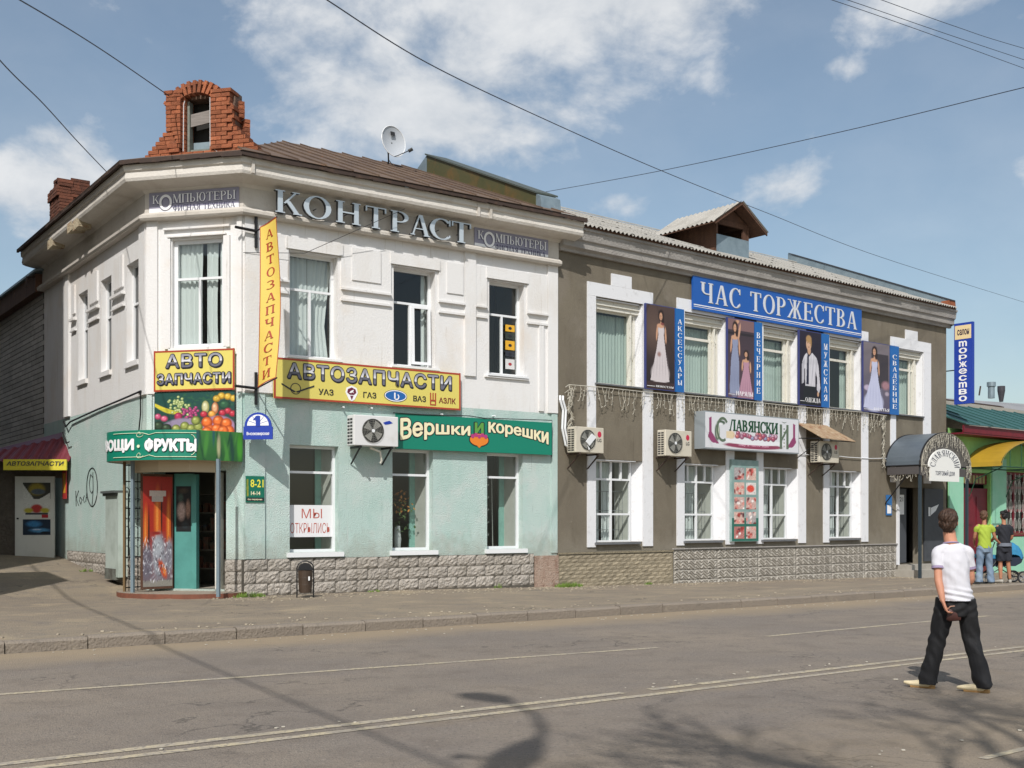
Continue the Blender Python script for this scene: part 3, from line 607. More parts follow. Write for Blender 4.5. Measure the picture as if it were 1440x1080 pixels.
# windows
for i, (a, b, c, d) in enumerate(UPW):
    cur = [[(.02, .5, .14, .02, .98, .0), (.52, .98, .14, .02, .98, .25)], [(.85, .99, .14, .02, .98, .1)], []][i]
    window(white, FW, a, b, c, d, -.24, (.345,), ((.5, .345, 1),), sill=(.07, .05, m_pvc), curtains=cur, cm=m_curt, glass=g_dark)
# open casement of the middle window, tilted outwards at the top
mb = MB(); a, b, c, d = UPW[1]; u0, u1 = a + .52 * (b - a), b - .06; z0, z1 = c + .08, c + .64 * (d - c)
def tiltP(u, z, w): return FW.P(u, -.22 + (z - z0) * -.02 + (u - u0) * .12 + w, z)
for (x0, x1, y0, y1) in ((u0, u0 + .06, z0, z1), (u1 - .06, u1, z0, z1), (u0 + .06, u1 - .06, z0, z0 + .06), (u0 + .06, u1 - .06, z1 - .06, z1)):
    mb.prism([tiltP(x0, y0, .03), tiltP(x1, y0, .03), tiltP(x1, y1, .03), tiltP(x0, y1, .03)], FW.n * .05)
cas = mb.build('casement', m_pvc, white)
for i, (a, b, c, d) in enumerate(LOW):
    window(white, FW, a, b, c, d, -.2, (.25,), (), sill=(.09, .10, m_pvc), glass=g_dark)
for (a, b, c, d) in CHW: window(white, FC, a, b, c, d, -.12, (.36,), ((.5, .36, 1),), t=.08, sill=(.05, .06, m_pvc), curtains=[(.02, .50, .10, .02, .98, .04), (.58, .80, .10, .02, .98, .1), (.84, .98, .10, .02, .98, .1)], glass=g_dark)
for (a, b, c, d) in LW: window(white, FL, a, b, c, d, -.17, (.40,), (), t=.05, glass=glass_mat('side_glass', .35, .7))
# base of cast stone blocks, each block its own part
def chisel(nx, nz, amp, sx, sz, dep=.05):
    """a rough faced block 1 x 1 in local x,z, front towards -y"""
    vs = []; fs = []
    for j in range(nz + 1):
        for i in range(nx + 1):
            e = (i in (0, nx)) or (j in (0, nz)); y = -dep * (.62 if e else 1) - (0 if e else random.uniform(-amp, amp) + amp * .8 * math.sin(i * 2.2 + j * 1.7))
            vs.append((sx * (i / nx), y, sz * (j / nz)))
    n0 = (nx + 1) * (nz + 1); vs += [(0, 0, 0), (sx, 0, 0), (sx, 0, sz), (0, 0, sz)]
    for j in range(nz):
        for i in range(nx): a = j * (nx + 1) + i; fs.append((a, a + 1, a + nx + 2, a + nx + 1))
    c = [0, nx, n0 - 1, n0 - 1 - nx]
    bot = [i for i in range(nx + 1)]; top = [nz * (nx + 1) + i for i in range(nx + 1)]; lf = [j * (nx + 1) for j in range(nz + 1)]; rt = [j * (nx + 1) + nx for j in range(nz + 1)]
    fs += [tuple(bot[::-1] + [n0, n0 + 1]), tuple(top + [n0 + 2, n0 + 3]), tuple(lf + [n0 + 3, n0])[::-1], tuple(rt[::-1] + [n0 + 1, n0 + 2])[::-1]]
    me = bpy.data.meshes.new('block'); me.from_pydata(vs, [], fs); return me
stones = [chisel(7, 5, .010, .50, .238, .048) for _ in range(7)]
for s_ in stones: s_.materials.append(m_stone)
def stone_wall(par, fr, ua, ub, ztop, rows, bot=None, L=.515, hh=.25, meshes=stones, name='stone', mw=.012):
    for r in range(rows):
        z = ztop - (r + 1) * hh; off = (L / 2 if r % 2 else 0); u = ua - off
        while u < ub - .02:
            a, b = max(u, ua), min(u + L, ub)
            if b - a > .06:
                sx = (b - a - mw) / (L - mw * 1.2)
                copy_obj(random.choice(meshes), name, par, fr.P(a + mw / 2, 0, z), fr.rz, (sx, 1, 1))
            u += L
base = white
for fr, a, b in ((FW, .0, UW - .72), (FC, -.40, -.02)): stone_wall(base, fr, a, b, .86, 3)
stone_wall(base, FL, -6.3, -.35, .90, 3)
mb = MB(); mb.box(FW, 0, UW - .72, 0, .03, -.2, .855); mb.box(FC, -.4, 0, 0, .03, -.2, .855); mb.box(FL, -6.3, -.3, 0, .03, -.1, .895); mb.build('base_mortar', m_mortar, base)
mb = MB(); mb.box(FW, UW - .70, UW + .02, .0, .05, -.2, .80); mb.build('bare_base_patch', mat('peeling_pink_render', '#a58f80', .95, [(5, '#8a6f60', .5, .7), (11, '#b8aca0', .55, .75), (3, '#77706a', .6, .8)], (30, .04, 6)), base)

# roof of the white building
m_edge = mat('rusty_roof_edge', '#3d302a', .8, [(6, '#5a4436', .5, .8)])
zE, zR = 8.98, 11.68; pe = offset_path([(FL, UL - .3, 0), (FC, UC, 0), (FW, 0, UW + .45)], .64)
R1 = FW.P(3.54, -6, zR); R2 = FW.P(UW, -6, zR); R3 = R1 + FL.d * -4.8; K1, K2 = FW.P(UW, -12.5, 8.9), FL.P(UL - .3, -9.5, 8.9)
Z_ = lambda p, z: Vector((p.x, p.y, z))
roof = MB(); Z0 = [Z_(p, zE) for p in pe]
roof.poly([Z0[0], Z0[1], R1, R3]); roof.poly([Z0[1], Z0[2], R1]); roof.quad(R1, R2, K1, K2); roof.poly([R3, R1, K2]); roof.poly([Z0[0], R3, K2])
roof.prism([Z0[1] - Vector((0, 0, .05)), Z0[0] - Vector((0, 0, .05)), Z_(FL.P(UL - .3, .1, 0), zE - .05), Z_(FL.P(0, .1, 0), zE - .05)], (0, 0, .045))
roof.build('roof', m_rust, white)
us = [-.33 + i * .62 for i in range(15)]
for a, b in zip(us, us[1:]):
    b = min(b, UW + .1)
    if b - a < .1: continue
    def top(u):  # fraction up the slope where the hip or ridge stops the sheet
        f = min(1, max(.02, (u + .33) / (3.54 + .33))); return FW.P(u, .64 - f * 6.64, zE + .012 + f * (zR - zE))
    mb = MB(); e0 = FW.P(a + .006, .66, zE + .006); e1 = FW.P(b - .012, .66, zE + .006)
    q = [e0, e1, top(b - .012), top(a + .006)]; mb.prism(q, (0, 0, .012)); up = Vector((0, 0, .045))
    mb.prism([q[0], q[0] + FW.d * .025, q[3] + FW.d * .025, q[3]], up); mb.build('roof_sheet', m_rust, white)
mb = MB()
for p, q in zip(Z0, Z0[1:]):
    n = (q - p).cross(Vector((0, 0, 1))).normalized(); k = max(2, int((q - p).length / .4)); last = p
    for i in range(1, k + 1):
        x = p.lerp(q, i / k); mb.prism([last, x, x + Vector((0, 0, -.07 - random.uniform(0, .03))), last + Vector((0, 0, -.07 - random.uniform(0, .03)))], -n * .05); last = x
mb.build('roof_edge', m_edge, white)
# green fire wall between the roofs
FU0, FU1 = 7.42, 8.04
def ftop(w): return 9.56 + .44 * -w
for i in range(4):
    w0 = -.02 - i * 1.27; w1 = w0 - 1.262; mb = MB()
    mb.prism([FW.P(FU0, w0, 8.9), FW.P(FU0, w1, 8.9), FW.P(FU0, w1, ftop(w1)), FW.P(FU0, w0, ftop(w0))], FW.d * (FU1 - FU0)); mb.build('firewall_sheet', m_rgreen, white)
mb = MB(); p = [FW.P(FU0 - .04, .02, ftop(.02) + .005), FW.P(FU0 - .04, -5.14, ftop(-5.14) + .005)]; mb.prism([p[0], p[1], p[1] + Vector((0, 0, .04)), p[0] + Vector((0, 0, .04))], FW.d * (FU1 - FU0 + .08)); mb.build('firewall_cap', mat('dark_cap_metal', '#49504a', .5), white)
mb = MB(); mb.prism([FW.P(FU0, -5.11, 9.5), FW.P(FU0, -6.5, 9.5), FW.P(FU0, -6.5, 11.15), FW.P(FU0, -5.11, ftop(-5.11))], FW.d * (FU1 - FU0)); mb.build('firewall_end', m_zinc, white)
mb = MB(); mb.prism([FW.P(FU0 + .02, .22, zE + .0), FW.P(FU0 + .02, -.018, zE + .0), FW.P(FU0 + .02, -.018, ftop(0) + .0), FW.P(FU0 + .02, .16, ftop(0) - .10)], FW.d * (FU1 - FU0 - .02)); mb.build('firewall_end', m_zinc, white)
# brick attic with its window over the chamfered corner
attic = MB(); CF = FC; wa, wb = -.10, -.60
def aP(u, w, z): return CF.P(u, w - .1, z)
attic.box(CF, -1.78, -1.43, -.66, -.24, 9.0, 10.5); attic.box(CF, -.80, -.30, -.66, -.24, 9.0, 10.42); attic.box(CF, -2.2, .1, -.66, -.24, 8.9, 9.32)
core = attic.build('brick_attic', m_brickm, white)
bm_ = []
for k in range(5):
    mb = MB(); j = [random.uniform(-.003, .003) for _ in range(8)]
    vs = [(j[0], -.02 + j[4], 0), (1, -.02 + j[5], 0), (1, .1, 0), (0, .1, 0), (j[1], -.02 + j[6], 1), (1 + j[2], -.02 + j[7], 1), (1, .1, 1), (0, .1, 1)]
    me = bpy.data.meshes.new('brick'); me.from_pydata(vs, [], [(0, 1, 5, 4), (1, 2, 6, 5), (2, 3, 7, 6), (3, 0, 4, 7), (4, 5, 6, 7), (3, 2, 1, 0)]); me.materials.append(m_brick); bm_.append(me)
m_shade_brick = mat('shaded_brick', '#6f4433', .95, [(5, '#55382d', .45, .75), (14, '#8c5f49', .6, .8), (2.2, '#3d302b', .5, .75)], (40, .02, 5), rnd=.3)  # the chimney's shade is put into this darker brick colour
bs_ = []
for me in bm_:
    q = me.copy(); q.materials.clear(); q.materials.append(m_shade_brick); bs_.append(q)
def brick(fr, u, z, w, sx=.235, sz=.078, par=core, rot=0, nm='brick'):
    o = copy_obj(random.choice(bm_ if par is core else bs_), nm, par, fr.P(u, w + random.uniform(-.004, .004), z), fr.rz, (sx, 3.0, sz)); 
    if rot: o.rotation_euler = (0, rot, fr.rz)
    return o
course = .0885; zb = 8.96
for r in range(19):
    z = zb + r * course; h = z - 8.96
    lw = -2.30 if h < .34 else (-2.24 + (h - .34) * .95 if h < .75 else None)      # stepped left shoulder
    rw = .30 if h < .30 else (.24 - (h - .3) * 1.05 if h < .84 else (-.26 if h < 1.2 else None))
    spans = []
    if h < .34: spans = [(lw, rw)]
    else:
        spans.append((lw if lw else -1.80, -1.46) if h < 1.6 else (-1.80, -1.46)); spans.append((-.78, rw if rw else -.34))
    for a, b in spans:
        if z > 10.52: continue
        u = a - (.12 if r % 2 else 0)
        while u < b - .03:
            x0, x1 = max(u, a), min(u + .245, b)
            if x1 - x0 > .04:
                pw = .03 if (-1.80 <= x0 < -1.5 or -.78 <= x0 < -.42) and h > .34 else 0
                brick(CF, x0, z, -.18 + pw, x1 - x0 - .012, course - .012)
            u += .245
# right return of the attic facing the street
for r in range(13):
    z = zb + .25 + r * course; n = 2 if r < 8 else 1
    for q in range(n):
        o = brick(FW, .20 - .12 * (r > 8) - .0, z, -.45 - q * .25, .11, course - .012); 
# jambs behind the window and the arch of bricks on edge
for r in range(13):
    z = 9.32 + r * course
    brick(CF, -1.46, z, -.23, .06, course - .012); brick(CF, -.84, z, -.23, .06, course - .012)
for k in range(13):
    t = rad(147 - k * 9.5); cx, cz, rr = -1.13, 9.95, .58
    o = brick(CF, cx + rr * math.cos(t), cz + rr * math.sin(t) * .98, -.17, .26, .07, rot=-t)
for k in range(8):
    t = rad(150 - k * 17); o = brick(CF, -1.13 + .79 * math.cos(t), 9.90 + .79 * math.sin(t), -.2, .16, .06, rot=-t + rad(90))
for u, n in ((-1.84, 2), (-.74, 2)):
    for i in range(n): brick(CF, u + i * .22, 10.53 if u < -1 else 10.47, -.14, .2, .07)
mb = MB(); mb.box(CF, -1.80, -.35, -.64, -.3, 10.45, 10.56); mb.build('attic_top', m_brickm, core)
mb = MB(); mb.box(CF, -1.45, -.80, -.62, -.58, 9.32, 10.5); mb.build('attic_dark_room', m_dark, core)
mb = MB(); mb.box(CF, -1.41, -1.35, -.4, -.26, 9.34, 10.4); mb.box(CF, -.84, -.80, -.4, -.26, 9.34, 10.42); mb.box(CF, -1.35, -.84, -.4, -.3, 9.34, 9.40); mb.build('attic_window_frame', mat('grey_weathered_frame', '#7b8078', .85, [(9, '#5c5f58', .45, .75)]), core)
mb = MB(); mb.prism([CF.P(-1.38, -.34, 9.88), CF.P(-.82, -.34, 9.96), CF.P(-.82, -.34, 10.22), CF.P(-1.38, -.34, 10.14)], CF.n * .03); mb.build('board', mat('grey_board', '#8c8580', .9, [(8, '#6e6863', .4, .8, (.3, .3, 3))]), core)
mb = MB(); mb.box(CF, -1.34, -.84, -.42, -.41, 9.42, 9.58); mb.build('pane', m_zinc, core)
mb = MB(); mb.tube([CF.P(-1.43, -.14, 9.33), CF.P(-1.42, -.14, 10.3), CF.P(-1.40, -.15, 10.38)], .008, 4); mb.tube([CF.P(-.82, -.14, 10.4), CF.P(-.81, -.13, 9.4), CF.P(-.6, -.12, 9.22), CF.P(-.4, -.1, 9.08)], .008, 4); mb.build('cord', m_pvc, core)
# ruined chimney on the left slope
chL = FL; cw_ = -.45; ku0, ku1 = FL.U(74, cw_), FL.U(88, cw_); kz = FL.Z(90, 250, cw_)
ch = MB(); ch.box(chL, ku0 + .05, ku1 - .06, cw_ - .55, cw_ - .05, 8.9, kz - .1); chim = ch.build('chimney', m_brickm, white)
nr = int((kz - 8.95) / course); n = max(2, round((ku1 - ku0) / .24)); bw = (ku1 - ku0) / n
for r in range(nr + 2):
    z = 8.95 + r * course
    for i in range(n):
        if r >= nr and random.random() < .35: continue
        off = .05 if nr - 4 <= r < nr - 1 else 0
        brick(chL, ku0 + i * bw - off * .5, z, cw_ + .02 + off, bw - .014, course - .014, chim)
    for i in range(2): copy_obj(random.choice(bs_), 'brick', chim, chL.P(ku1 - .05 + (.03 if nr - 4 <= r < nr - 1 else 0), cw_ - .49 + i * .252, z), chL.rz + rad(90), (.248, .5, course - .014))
# broken cornice ends of brick and stone lumps on the side street
mb = MB()
for px, py in ((100, 322), (72, 345), (108, 318)):
    uu = FL.U(px, .5); zz = FL.Z(px, py, .5)
    mb = MB(); mb.prism([FL.P(uu - .22, .15, zz), FL.P(uu + .1, .2, zz - .05), FL.P(uu + .16, .5, zz - .02), FL.P(uu - .05, .58, zz - .12), FL.P(uu - .25, .5, zz - .05)], (0, 0, .22)); mb.build('broken_cornice', mat('broken_plaster', '#a89c84', .95, [(6, '#8c6a50', .5, .7)], (20, .03)), white)

# ------------------------------------------------------------------ the grey building with the boutique
grey = thing('grey_building', 'two storey grey-brown building with white window surrounds and a corrugated cement roof', 'building', FG.P(9, 0, 0))
GU = 17.88
GW = [(1.29, 2.98, 5.12, 7.28), (4.58, 6.28, 5.12, 7.28), (7.93, 9.58, 5.12, 7.28), (11.12, 12.82, 5.12, 7.28), (14.75, 16.40, 5.14, 7.30)]
GL = [(1.29, 3.05, 1.10, 3.20), (4.58, 6.30, 1.10, 3.20), (7.87, 9.60, 1.10, 3.20), (11.13, 12.90, 1.10, 3.20)]
GD = [(14.92, 16.35, .22, 2.75)]
mb = MB(); panel(mb, FG, .002, GU, -.5, 8.86, GW + GL + GD, .34, splay=.0)
mb.quad(FG.P(GU, 0, -.5), FG.P(GU, -12, -.5), FG.P(GU, -12, 8.86), FG.P(GU, 0, 8.86))
mb.poly([FG.P(GU, .2, 8.86), FG.P(GU, -12, 8.86), FG.P(GU, -6.3, 11.5)])
mb.build('wall', m_grey, grey)
mb = MB()
for zz in (.2, 4.3, 8.85): mb.quad(FG.P(.1, -.1, zz), FG.P(GU - .1, -.1, zz), FG.P(GU - .1, -11.9, zz), FG.P(.1, -11.9, zz))
for zz in ((.2, 4.29), (4.31, 8.8)): mb.quad(FG.P(.1, -2.6, zz[0]), FG.P(GU - .1, -2.6, zz[0]), FG.P(GU - .1, -2.6, zz[1]), FG.P(.1, -2.6, zz[1]))
for uu in (3.8, 7.1, 10.4, 13.7): mb.quad(FG.P(uu, -.36, .2), FG.P(uu, -2.6, .2), FG.P(uu, -2.6, 8.8), FG.P(uu, -.36, 8.8))
mb.build('interior', m_room, grey)
mb = MB(); mb.quad(FG.P(0, -12, -.5), FG.P(GU, -12, -.5), FG.P(GU, -12, 8.86), FG.P(0, -12, 8.86)); mb.build('back_wall', m_grey, grey)
m_inr = mat('inner_reveal_plaster', '#c9c8c2', .9, [(2, '#b4b3ac', .4, .8)])
# white reveals lining each opening, and the flat white surrounds
for k, (a, b, c, d) in enumerate(GW + GL):
    up = k < 5; mb = MB(); D = -.335; s = .30 if not up else .10
    mb.box(FG, a + .002, a + .02, D, -.002, c + .002, d - .002)
    mb.prism([FG.P(b - .003, -.002, c + .003), FG.P(b - .003, D, c + .003), FG.P(b - s, D, c + .003), FG.P(b - .02, -.002, c + .003)], (0, 0, d - c - .006))
    mb.box(FG, a + .02, b - s, D, -.01, d - .025, d - .003)
    mb.build('reveal', m_trim, grey)
    if up:
        s_ = MB(); l0, r0 = (1.0, 3.35) if k == 0 else ((GW[k][0] - .30, GW[k][1] + .36))
        if k == 4: l0, r0 = 14.45, 16.86
        zl = .98 if k < 4 else 4.55
        if k == 4: zl = 2.9
        s_.box(FG, l0, a - .003, .001, .035, zl, 7.30); s_.box(FG, b + .003, r0, .001, .035, zl, 7.30)
        s_.box(FG, l0, r0, .001, .036, 7.303, 7.64); m = (l0 + r0) / 2 + .02; s_.box(FG, m - .36, m + .36, .001, .036, 7.643, 7.95)
        s_.build('window_surround', m_trim, grey)
        q = MB(); q.box(FG, a + .02, b - .02, -.30, -.1, d - .26, d - .03); q.box(FG, a + .02, b - .02, -.28, -.06, d - .16, d - .13); q.build('window_head', m_wood, grey)
for k, (a, b, c, d) in enumerate(GW):
    bars = () if k in (0,) else (.20,)
    window(grey, FG, a + .02, b - .10, c, d - .26, -.22, bars, ((.985, 0, 1),) if k == 0 else ((.80, 0, 1),) if k < 4 else ((.75, 0, 1),), fm=m_wood, t=.05, bt=.07,
           sill=(.08, .04, m_lead), curtains=[(.0, .78, .22, 0, .97, 0), (.72, .99, .2, 0, .97, 0)] if k != 3 else [(.72, .99, .2, 0, .97, 0)], cm=m_curtg)
    mb = MB(); mb.box(FG, b - .34, b - .28, -.26, -.12, c, d - .26); mb.build('window_post', m_wood, grey)
for k, (a, b, c, d) in enumerate(GL):
    window(grey, FG, a + .02, b - .30, c, d, -.22, (.235, .66), ((.5, 0, 1), (.25, 0, .235), (.75, 0, .235)), fm=m_pvc, t=.045, bt=.05, glass=g_win,
           sill=(.1, .06, m_lead), curtains=[(.0, .42, .30, 0, .98, .05), (.48, .74, .34, 0, .98, .15)])
    # the iron grille inside the glass
    mb = MB(); w_ = b - a - .32
    for i in range(10): x = a + .05 + w_ * (i + .5) / 10; mb.tube([FG.P(x, -.46, c + .02), FG.P(x, -.46, c + 1.3)], .006, 4)
    for zz in (.3, .8, 1.3): mb.box(FG, a + .04, b - .34, -.465, -.455, c + zz, c + zz + .015)
    mb.build('inner_grille', mat('grey_metal', '#8e9094', .5), grey)
    mb = MB(); mb.quad(FG.P(b - .30, -.26, c), FG.P(b - .38, -.72, c), FG.P(b - .38, -.72, d), FG.P(b - .30, -.26, d)); mb.quad(FG.P(a, -.26, c - .01), FG.P(b - .3, -.26, c - .01), FG.P(b - .38, -.72, c - .01), FG.P(a, -.72, c - .01)); mb.build('inner_reveal', m_inr, grey)
mb = MB(); path_g = [(FG, .03, GU + .35)]
rows = [(0, 8.27), (.09, 8.27), (.10, 8.33), (.13, 8.35), (.20, 8.38), (.21, 8.54), (.26, 8.57), (.29, 8.78), (.33, 8.80), (.33, 8.86), (0, 8.86)]
A0 = [FG.P(.04, w, z) for w, z in rows]; mb.prism(A0, FG.d * (GU + .12)); mb.build('cornice', m_gcorn, grey)
mb = MB(); mb.box(FG, .05, GU + .02, -.3, .36, 8.862, 8.885); mb.box(FG, .05, GU + .02, .32, .36, 8.886, 8.91); mb.build('eaves_board', m_brownw, grey)
# corrugated cement sheets: wave depth is real
zGe, zGr, rl = 8.90, 11.62, 6.85
def gslope(u, s): f = s / rl; return FG.P(u, .42 - f * 6.72, zGe + f * (zGr - zGe))
def sheet_mesh(wd, ln, waves=8, amp=.028):
    n = waves * 6; vs = []; 
    for j in range(3):
        for i in range(n + 1): vs.append((wd * i / n, ln * j / 2, amp * math.cos(2 * math.pi * i / 6)))
    m = len(vs); vs += [(x, y, z - .012) for x, y, z in vs]; fs = []
    for j in range(2):
        for i in range(n): a = j * (n + 1) + i; fs.append((a, a + 1, a + n + 2, a + n + 1))
    fs += [(i, m + i, m + i + 1, i + 1) for i in range(n)]
    me = bpy.data.meshes.new('sheet'); me.from_pydata(vs, [], fs); me.materials.append(m_slate); me.polygons.foreach_set('use_smooth', [True] * len(fs)); return me
SHW = 1.13; sm = sheet_mesh(SHW + .03, 1.86); sm2 = sheet_mesh(SHW + .03, 1.66)
pitch = math.atan2(zGr - zGe, 6.8)
mb = MB(); mb.quad(gslope(-.0, .1) - Vector((0, 0, .06)), gslope(GU, .1) - Vector((0, 0, .06)), gslope(GU, rl) - Vector((0, 0, .06)), gslope(0, rl) - Vector((0, 0, .06)))
mb.quad(FG.P(0, -6.3, zGr), FG.P(GU, -6.3, zGr), FG.P(GU, -12.3, 8.9), FG.P(0, -12.3, 8.9)); groof = mb.build('roof', m_brownw, grey)
for r in range(4):
    for c in range(16):
        u = .02 + c * SHW * .983; s0 = r * 1.73
        o = copy_obj(sm if r < 3 else sm2, 'roof_sheet', groof, gslope(u, s0 + random.uniform(-.02, .02)) + Vector((0, 0, .012 + .001 * r)))
        o.rotation_euler = Matrix.Rotation(FG.rz, 3, 'Z').to_euler(); o.rotation_euler = (Matrix.Rotation(FG.rz, 3, 'Z') @ Matrix.Rotation(pitch - .006, 3, 'X')).to_euler()
mb = MB(); mb.prism([gslope(0, rl - .30) + Vector((0, 0, .045)), gslope(GU, rl - .30) + Vector((0, 0, .045)), gslope(GU, rl + .05) + Vector((0, 0, .04)), gslope(0, rl + .05) + Vector((0, 0, .04))], (0, 0, .03)); mb.build('ridge_cap', m_slate, groof)
# parapet at the far gable, clad in zinc
for i in range(4):
    mb = MB(); w0, w1 = .28 - i * 1.68, .28 - (i + 1) * 1.68 + .006; zz = lambda w: zGe + (.5 - w) / 6.8 * (zGr - zGe)
    mb.prism([FG.P(GU - .28, w0, zz(w0) - .1), FG.P(GU - .28, w1, zz(w1) - .1), FG.P(GU - .28, w1, zz(w1) + .19 + .03 * i), FG.P(GU - .28, w0, zz(w0) + .16 + .03 * i)], FG.d * .3); mb.build('parapet_sheet', m_zinc, grey)
mb = MB(); mb.prism([FG.P(GU - .3, .3, 8.9), FG.P(GU - .3, .28, 9.16), FG.P(GU + .1, .28, 9.16), FG.P(GU + .1, .3, 8.9)], FG.n * -.3); mb.build('parapet_brick', m_brick, grey)
mb = MB(); zz = lambda w: zGe + (.5 - w) / 6.8 * (zGr - zGe); mb.prism([FG.P(GU - .3, .3, zz(.3) + .17), FG.P(GU - .3, -6.4, zz(-6.4) + .29), FG.P(GU - .3, -6.4, zz(-6.4) + .33), FG.P(GU - .3, .3, zz(.3) + .21)], FG.d * .36); mb.build('parapet_cap', mat('black_felt', '#33363a', .8), grey)
# dormer
dw = -.9
du0, du1 = FG.U(1007, dw), FG.U(1053, dw)
zb_, zt_ = FG.Z(1007, 354, dw), FG.Z(1007, 312, dw)
dm = (du0 + du1) / 2; ze0 = FG.Z(1003, 313, dw + .3); zap = FG.Z(1040, 285, dw + .3)
mb = MB(); mb.box(FG, du0, du0 + .08, dw - 3, dw, zb_ - .3, zt_ + .05); mb.box(FG, du1 - .08, du1, dw - 3, dw, zb_ - .3, zt_ + .05)
mb.box(FG, du0 + .081, du1 - .081, dw - .08, dw - .004, zt_ - .02, zt_ + .12); mb.box(FG, du1 - .24, du1 - .085, dw - .08, dw - .01, zt_ - .42, zt_ - .02)
mb.prism([FG.P(du0 - .02, dw - .03, zt_ + .1), FG.P(du1 + .02, dw - .03, zt_ + .1), FG.P(dm, dw - .03, zap - .12)], -FG.n * .03)
dor = mb.build('dormer', m_brownw, grey)
mb = MB(); mb.box(FG, du0 + .01, du1 - .02, dw - .001, dw + .018, zb_ - .12, zt_ - .34); mb.build('dormer_sheet', m_zinc, dor)
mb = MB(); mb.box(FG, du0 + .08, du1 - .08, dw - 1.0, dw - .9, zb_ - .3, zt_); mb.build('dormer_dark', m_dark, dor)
hw = (du1 - du0) / 2 + .42; zeave = zt_ - .12; rp = math.atan2(zap - zeave, hw); sl = math.hypot(hw, zap - zeave)
for sgn in (-1, 1):
    n = 14; vs = []
    for j in range(3):
        for i in range(n * 6 + 1):
            q = i / (n * 6); am = .034 * math.cos(2 * math.pi * i / 6); x = sgn * hw * (1 - j / 2); zz_ = zeave + (zap - zeave) * j / 2
            p = FG.P(dm + x, dw + .38 - 2.5 * q, zz_) + (FG.d * sgn * math.sin(rp) + Vector((0, 0, math.cos(rp)))) * (am + .03); vs.append(p)
    m = n * 6 + 1; mb = MB(); mb.add(vs, [(j * m + i, j * m + i + 1, (j + 1) * m + i + 1, (j + 1) * m + i) for j in range(2) for i in range(m - 1)])
    mb.build('roof_sheet', m_slate, dor, smooth=True)
    mb = MB(); mb.prism([FG.P(dm + sgn * hw, dw + .36, zeave - .06), FG.P(dm, dw + .36, zap - .06), FG.P(dm, dw + .36, zap + .02), FG.P(dm + sgn * hw, dw + .36, zeave + .02)], -FG.n * .04); mb.prism([FG.P(dm + sgn * hw, dw + .36, zeave - .015), FG.P(dm, dw + .36, zap - .015), FG.P(dm, dw - 2.1, zap - .015), FG.P(dm + sgn * hw, dw - 2.1, zeave - .015)], (0, 0, .03)); mb.build('barge_board', m_brownw, dor)
# base: tan bricks on the left, concrete panels with chevron relief to the right
bb = []
for k in range(4):
    me = chisel(2, 2, .008, .24, .09, .055); me.materials.clear(); me.materials.append(m_bbrick); bb.append(me)
mb = MB(); mb.box(FG, .02, 4.12, .0, .03, -.3, .80); mb.box(FG, .02, 4.12, .031, .06, .82, .86); mb.build('base_mortar', mat('tan_mortar', '#8c826c', .95, [(6, '#746b59', .4, .8)], (30, .03)), grey)
stone_wall(grey, FG, .05, 4.1, .80, 9, L=.26, hh=.099, meshes=bb, name='base_brick', mw=.012)
def relief(nx, nz, wd, ht):
    vs = []
    for j in range(nz + 1):
        for i in range(nx + 1):
            x, z = wd * i / nx, ht * j / nz; cell = int(x / .27) % 2; zz = z - ht / 2
            r = .5 + .5 * math.sin((x * (1 if cell else -1) * .8 + zz * (1.2 if int((x + 1) / .27) % 2 else -1.2)) * 62 + math.sin(x * 21 + zz * 30) * .9)
            e = min(1, min(i, nx - i, j, nz - j) / 2); vs.append((x, -.015 - .035 * r * e, z))
    k = len(vs); fs = [(j * (nx + 1) + i, j * (nx + 1) + i + 1, (j + 1) * (nx + 1) + i + 1, (j + 1) * (nx + 1) + i) for j in range(nz) for i in range(nx)]
    me = bpy.data.meshes.new('relief'); me.from_pydata(vs, [], fs); me.materials.append(m_panel); return me
rm = relief(104, 18, 1.75, .262)
mb = MB(); mb.box(FG, 4.14, 14.78, 0, .014, -.4, .87); mb.build('base_mortar', m_mortar, grey)
for r in range(4):
    for c in range(6):
        x = 4.16 + c * 1.77
        copy_obj(rm, 'relief_panel', grey, FG.P(x, .0, .87 - (r + 1) * .272 - .004), FG.rz)
mb = MB(); mb.box(FG, 4.13, 14.8, .0, .07, .872, .905); mb.build('base_ledge', m_gcorn, grey)
# entrance: white pier, doors, step
mb = MB(); mb.box(FG, 14.80, 14.915, .001, .06, .2, 3.1); mb.build('door_pier', m_trim, grey)
m_ddoor = mat('dark_grey_door_paint', '#44474c', .6, [(3, '#383b40', .5, .8)], None)
d = MB(); d.box(FG, 15.5, 15.54, -.75, -.1, .26, 2.70); d.box(FG, 14.93, 15.5, -.1, -.06, .26, 2.70); dl = d.build('door', m_ddoor, grey)
d = MB(); d.box(FG, 16.38, 17.55, .03, .08, .28, 2.72); d.box(FG, 16.5, 17.4, .081, .086, 2.3, 2.34); dr = d.build('door', m_ddoor, grey); dr['label'] = 'door leaf folded back against the wall with a white pennant sticker'
mb = MB(); mb.prism([FG.P(16.75, .09, 1.83), FG.P(16.75, .09, 2.08), FG.P(17.25, .09, 2.2), FG.P(17.05, .09, 1.98)], FG.n * .003); mb.box(FG, 16.6, 16.72, .088, .092, 1.8, 2.1); mb.build('sticker', m_pvc, dr)
mb = MB(); mb.box(FG, 15.04, 15.36, -.058, -.055, 1.85, 2.5); pz = mb.build('notice', m_pvc, dl)
letter_sans(FG, '21', 15.1, 15.3, 2.28, 2.42, -.054, .003, m_black, dl, bold=.01)
mb = MB(); mb.box(FG, 14.6, 17.6, -1.3, -1.25, .2, 2.75); mb.build('dark_entrance', mat('very_dark_hall', '#121212', .95), grey)
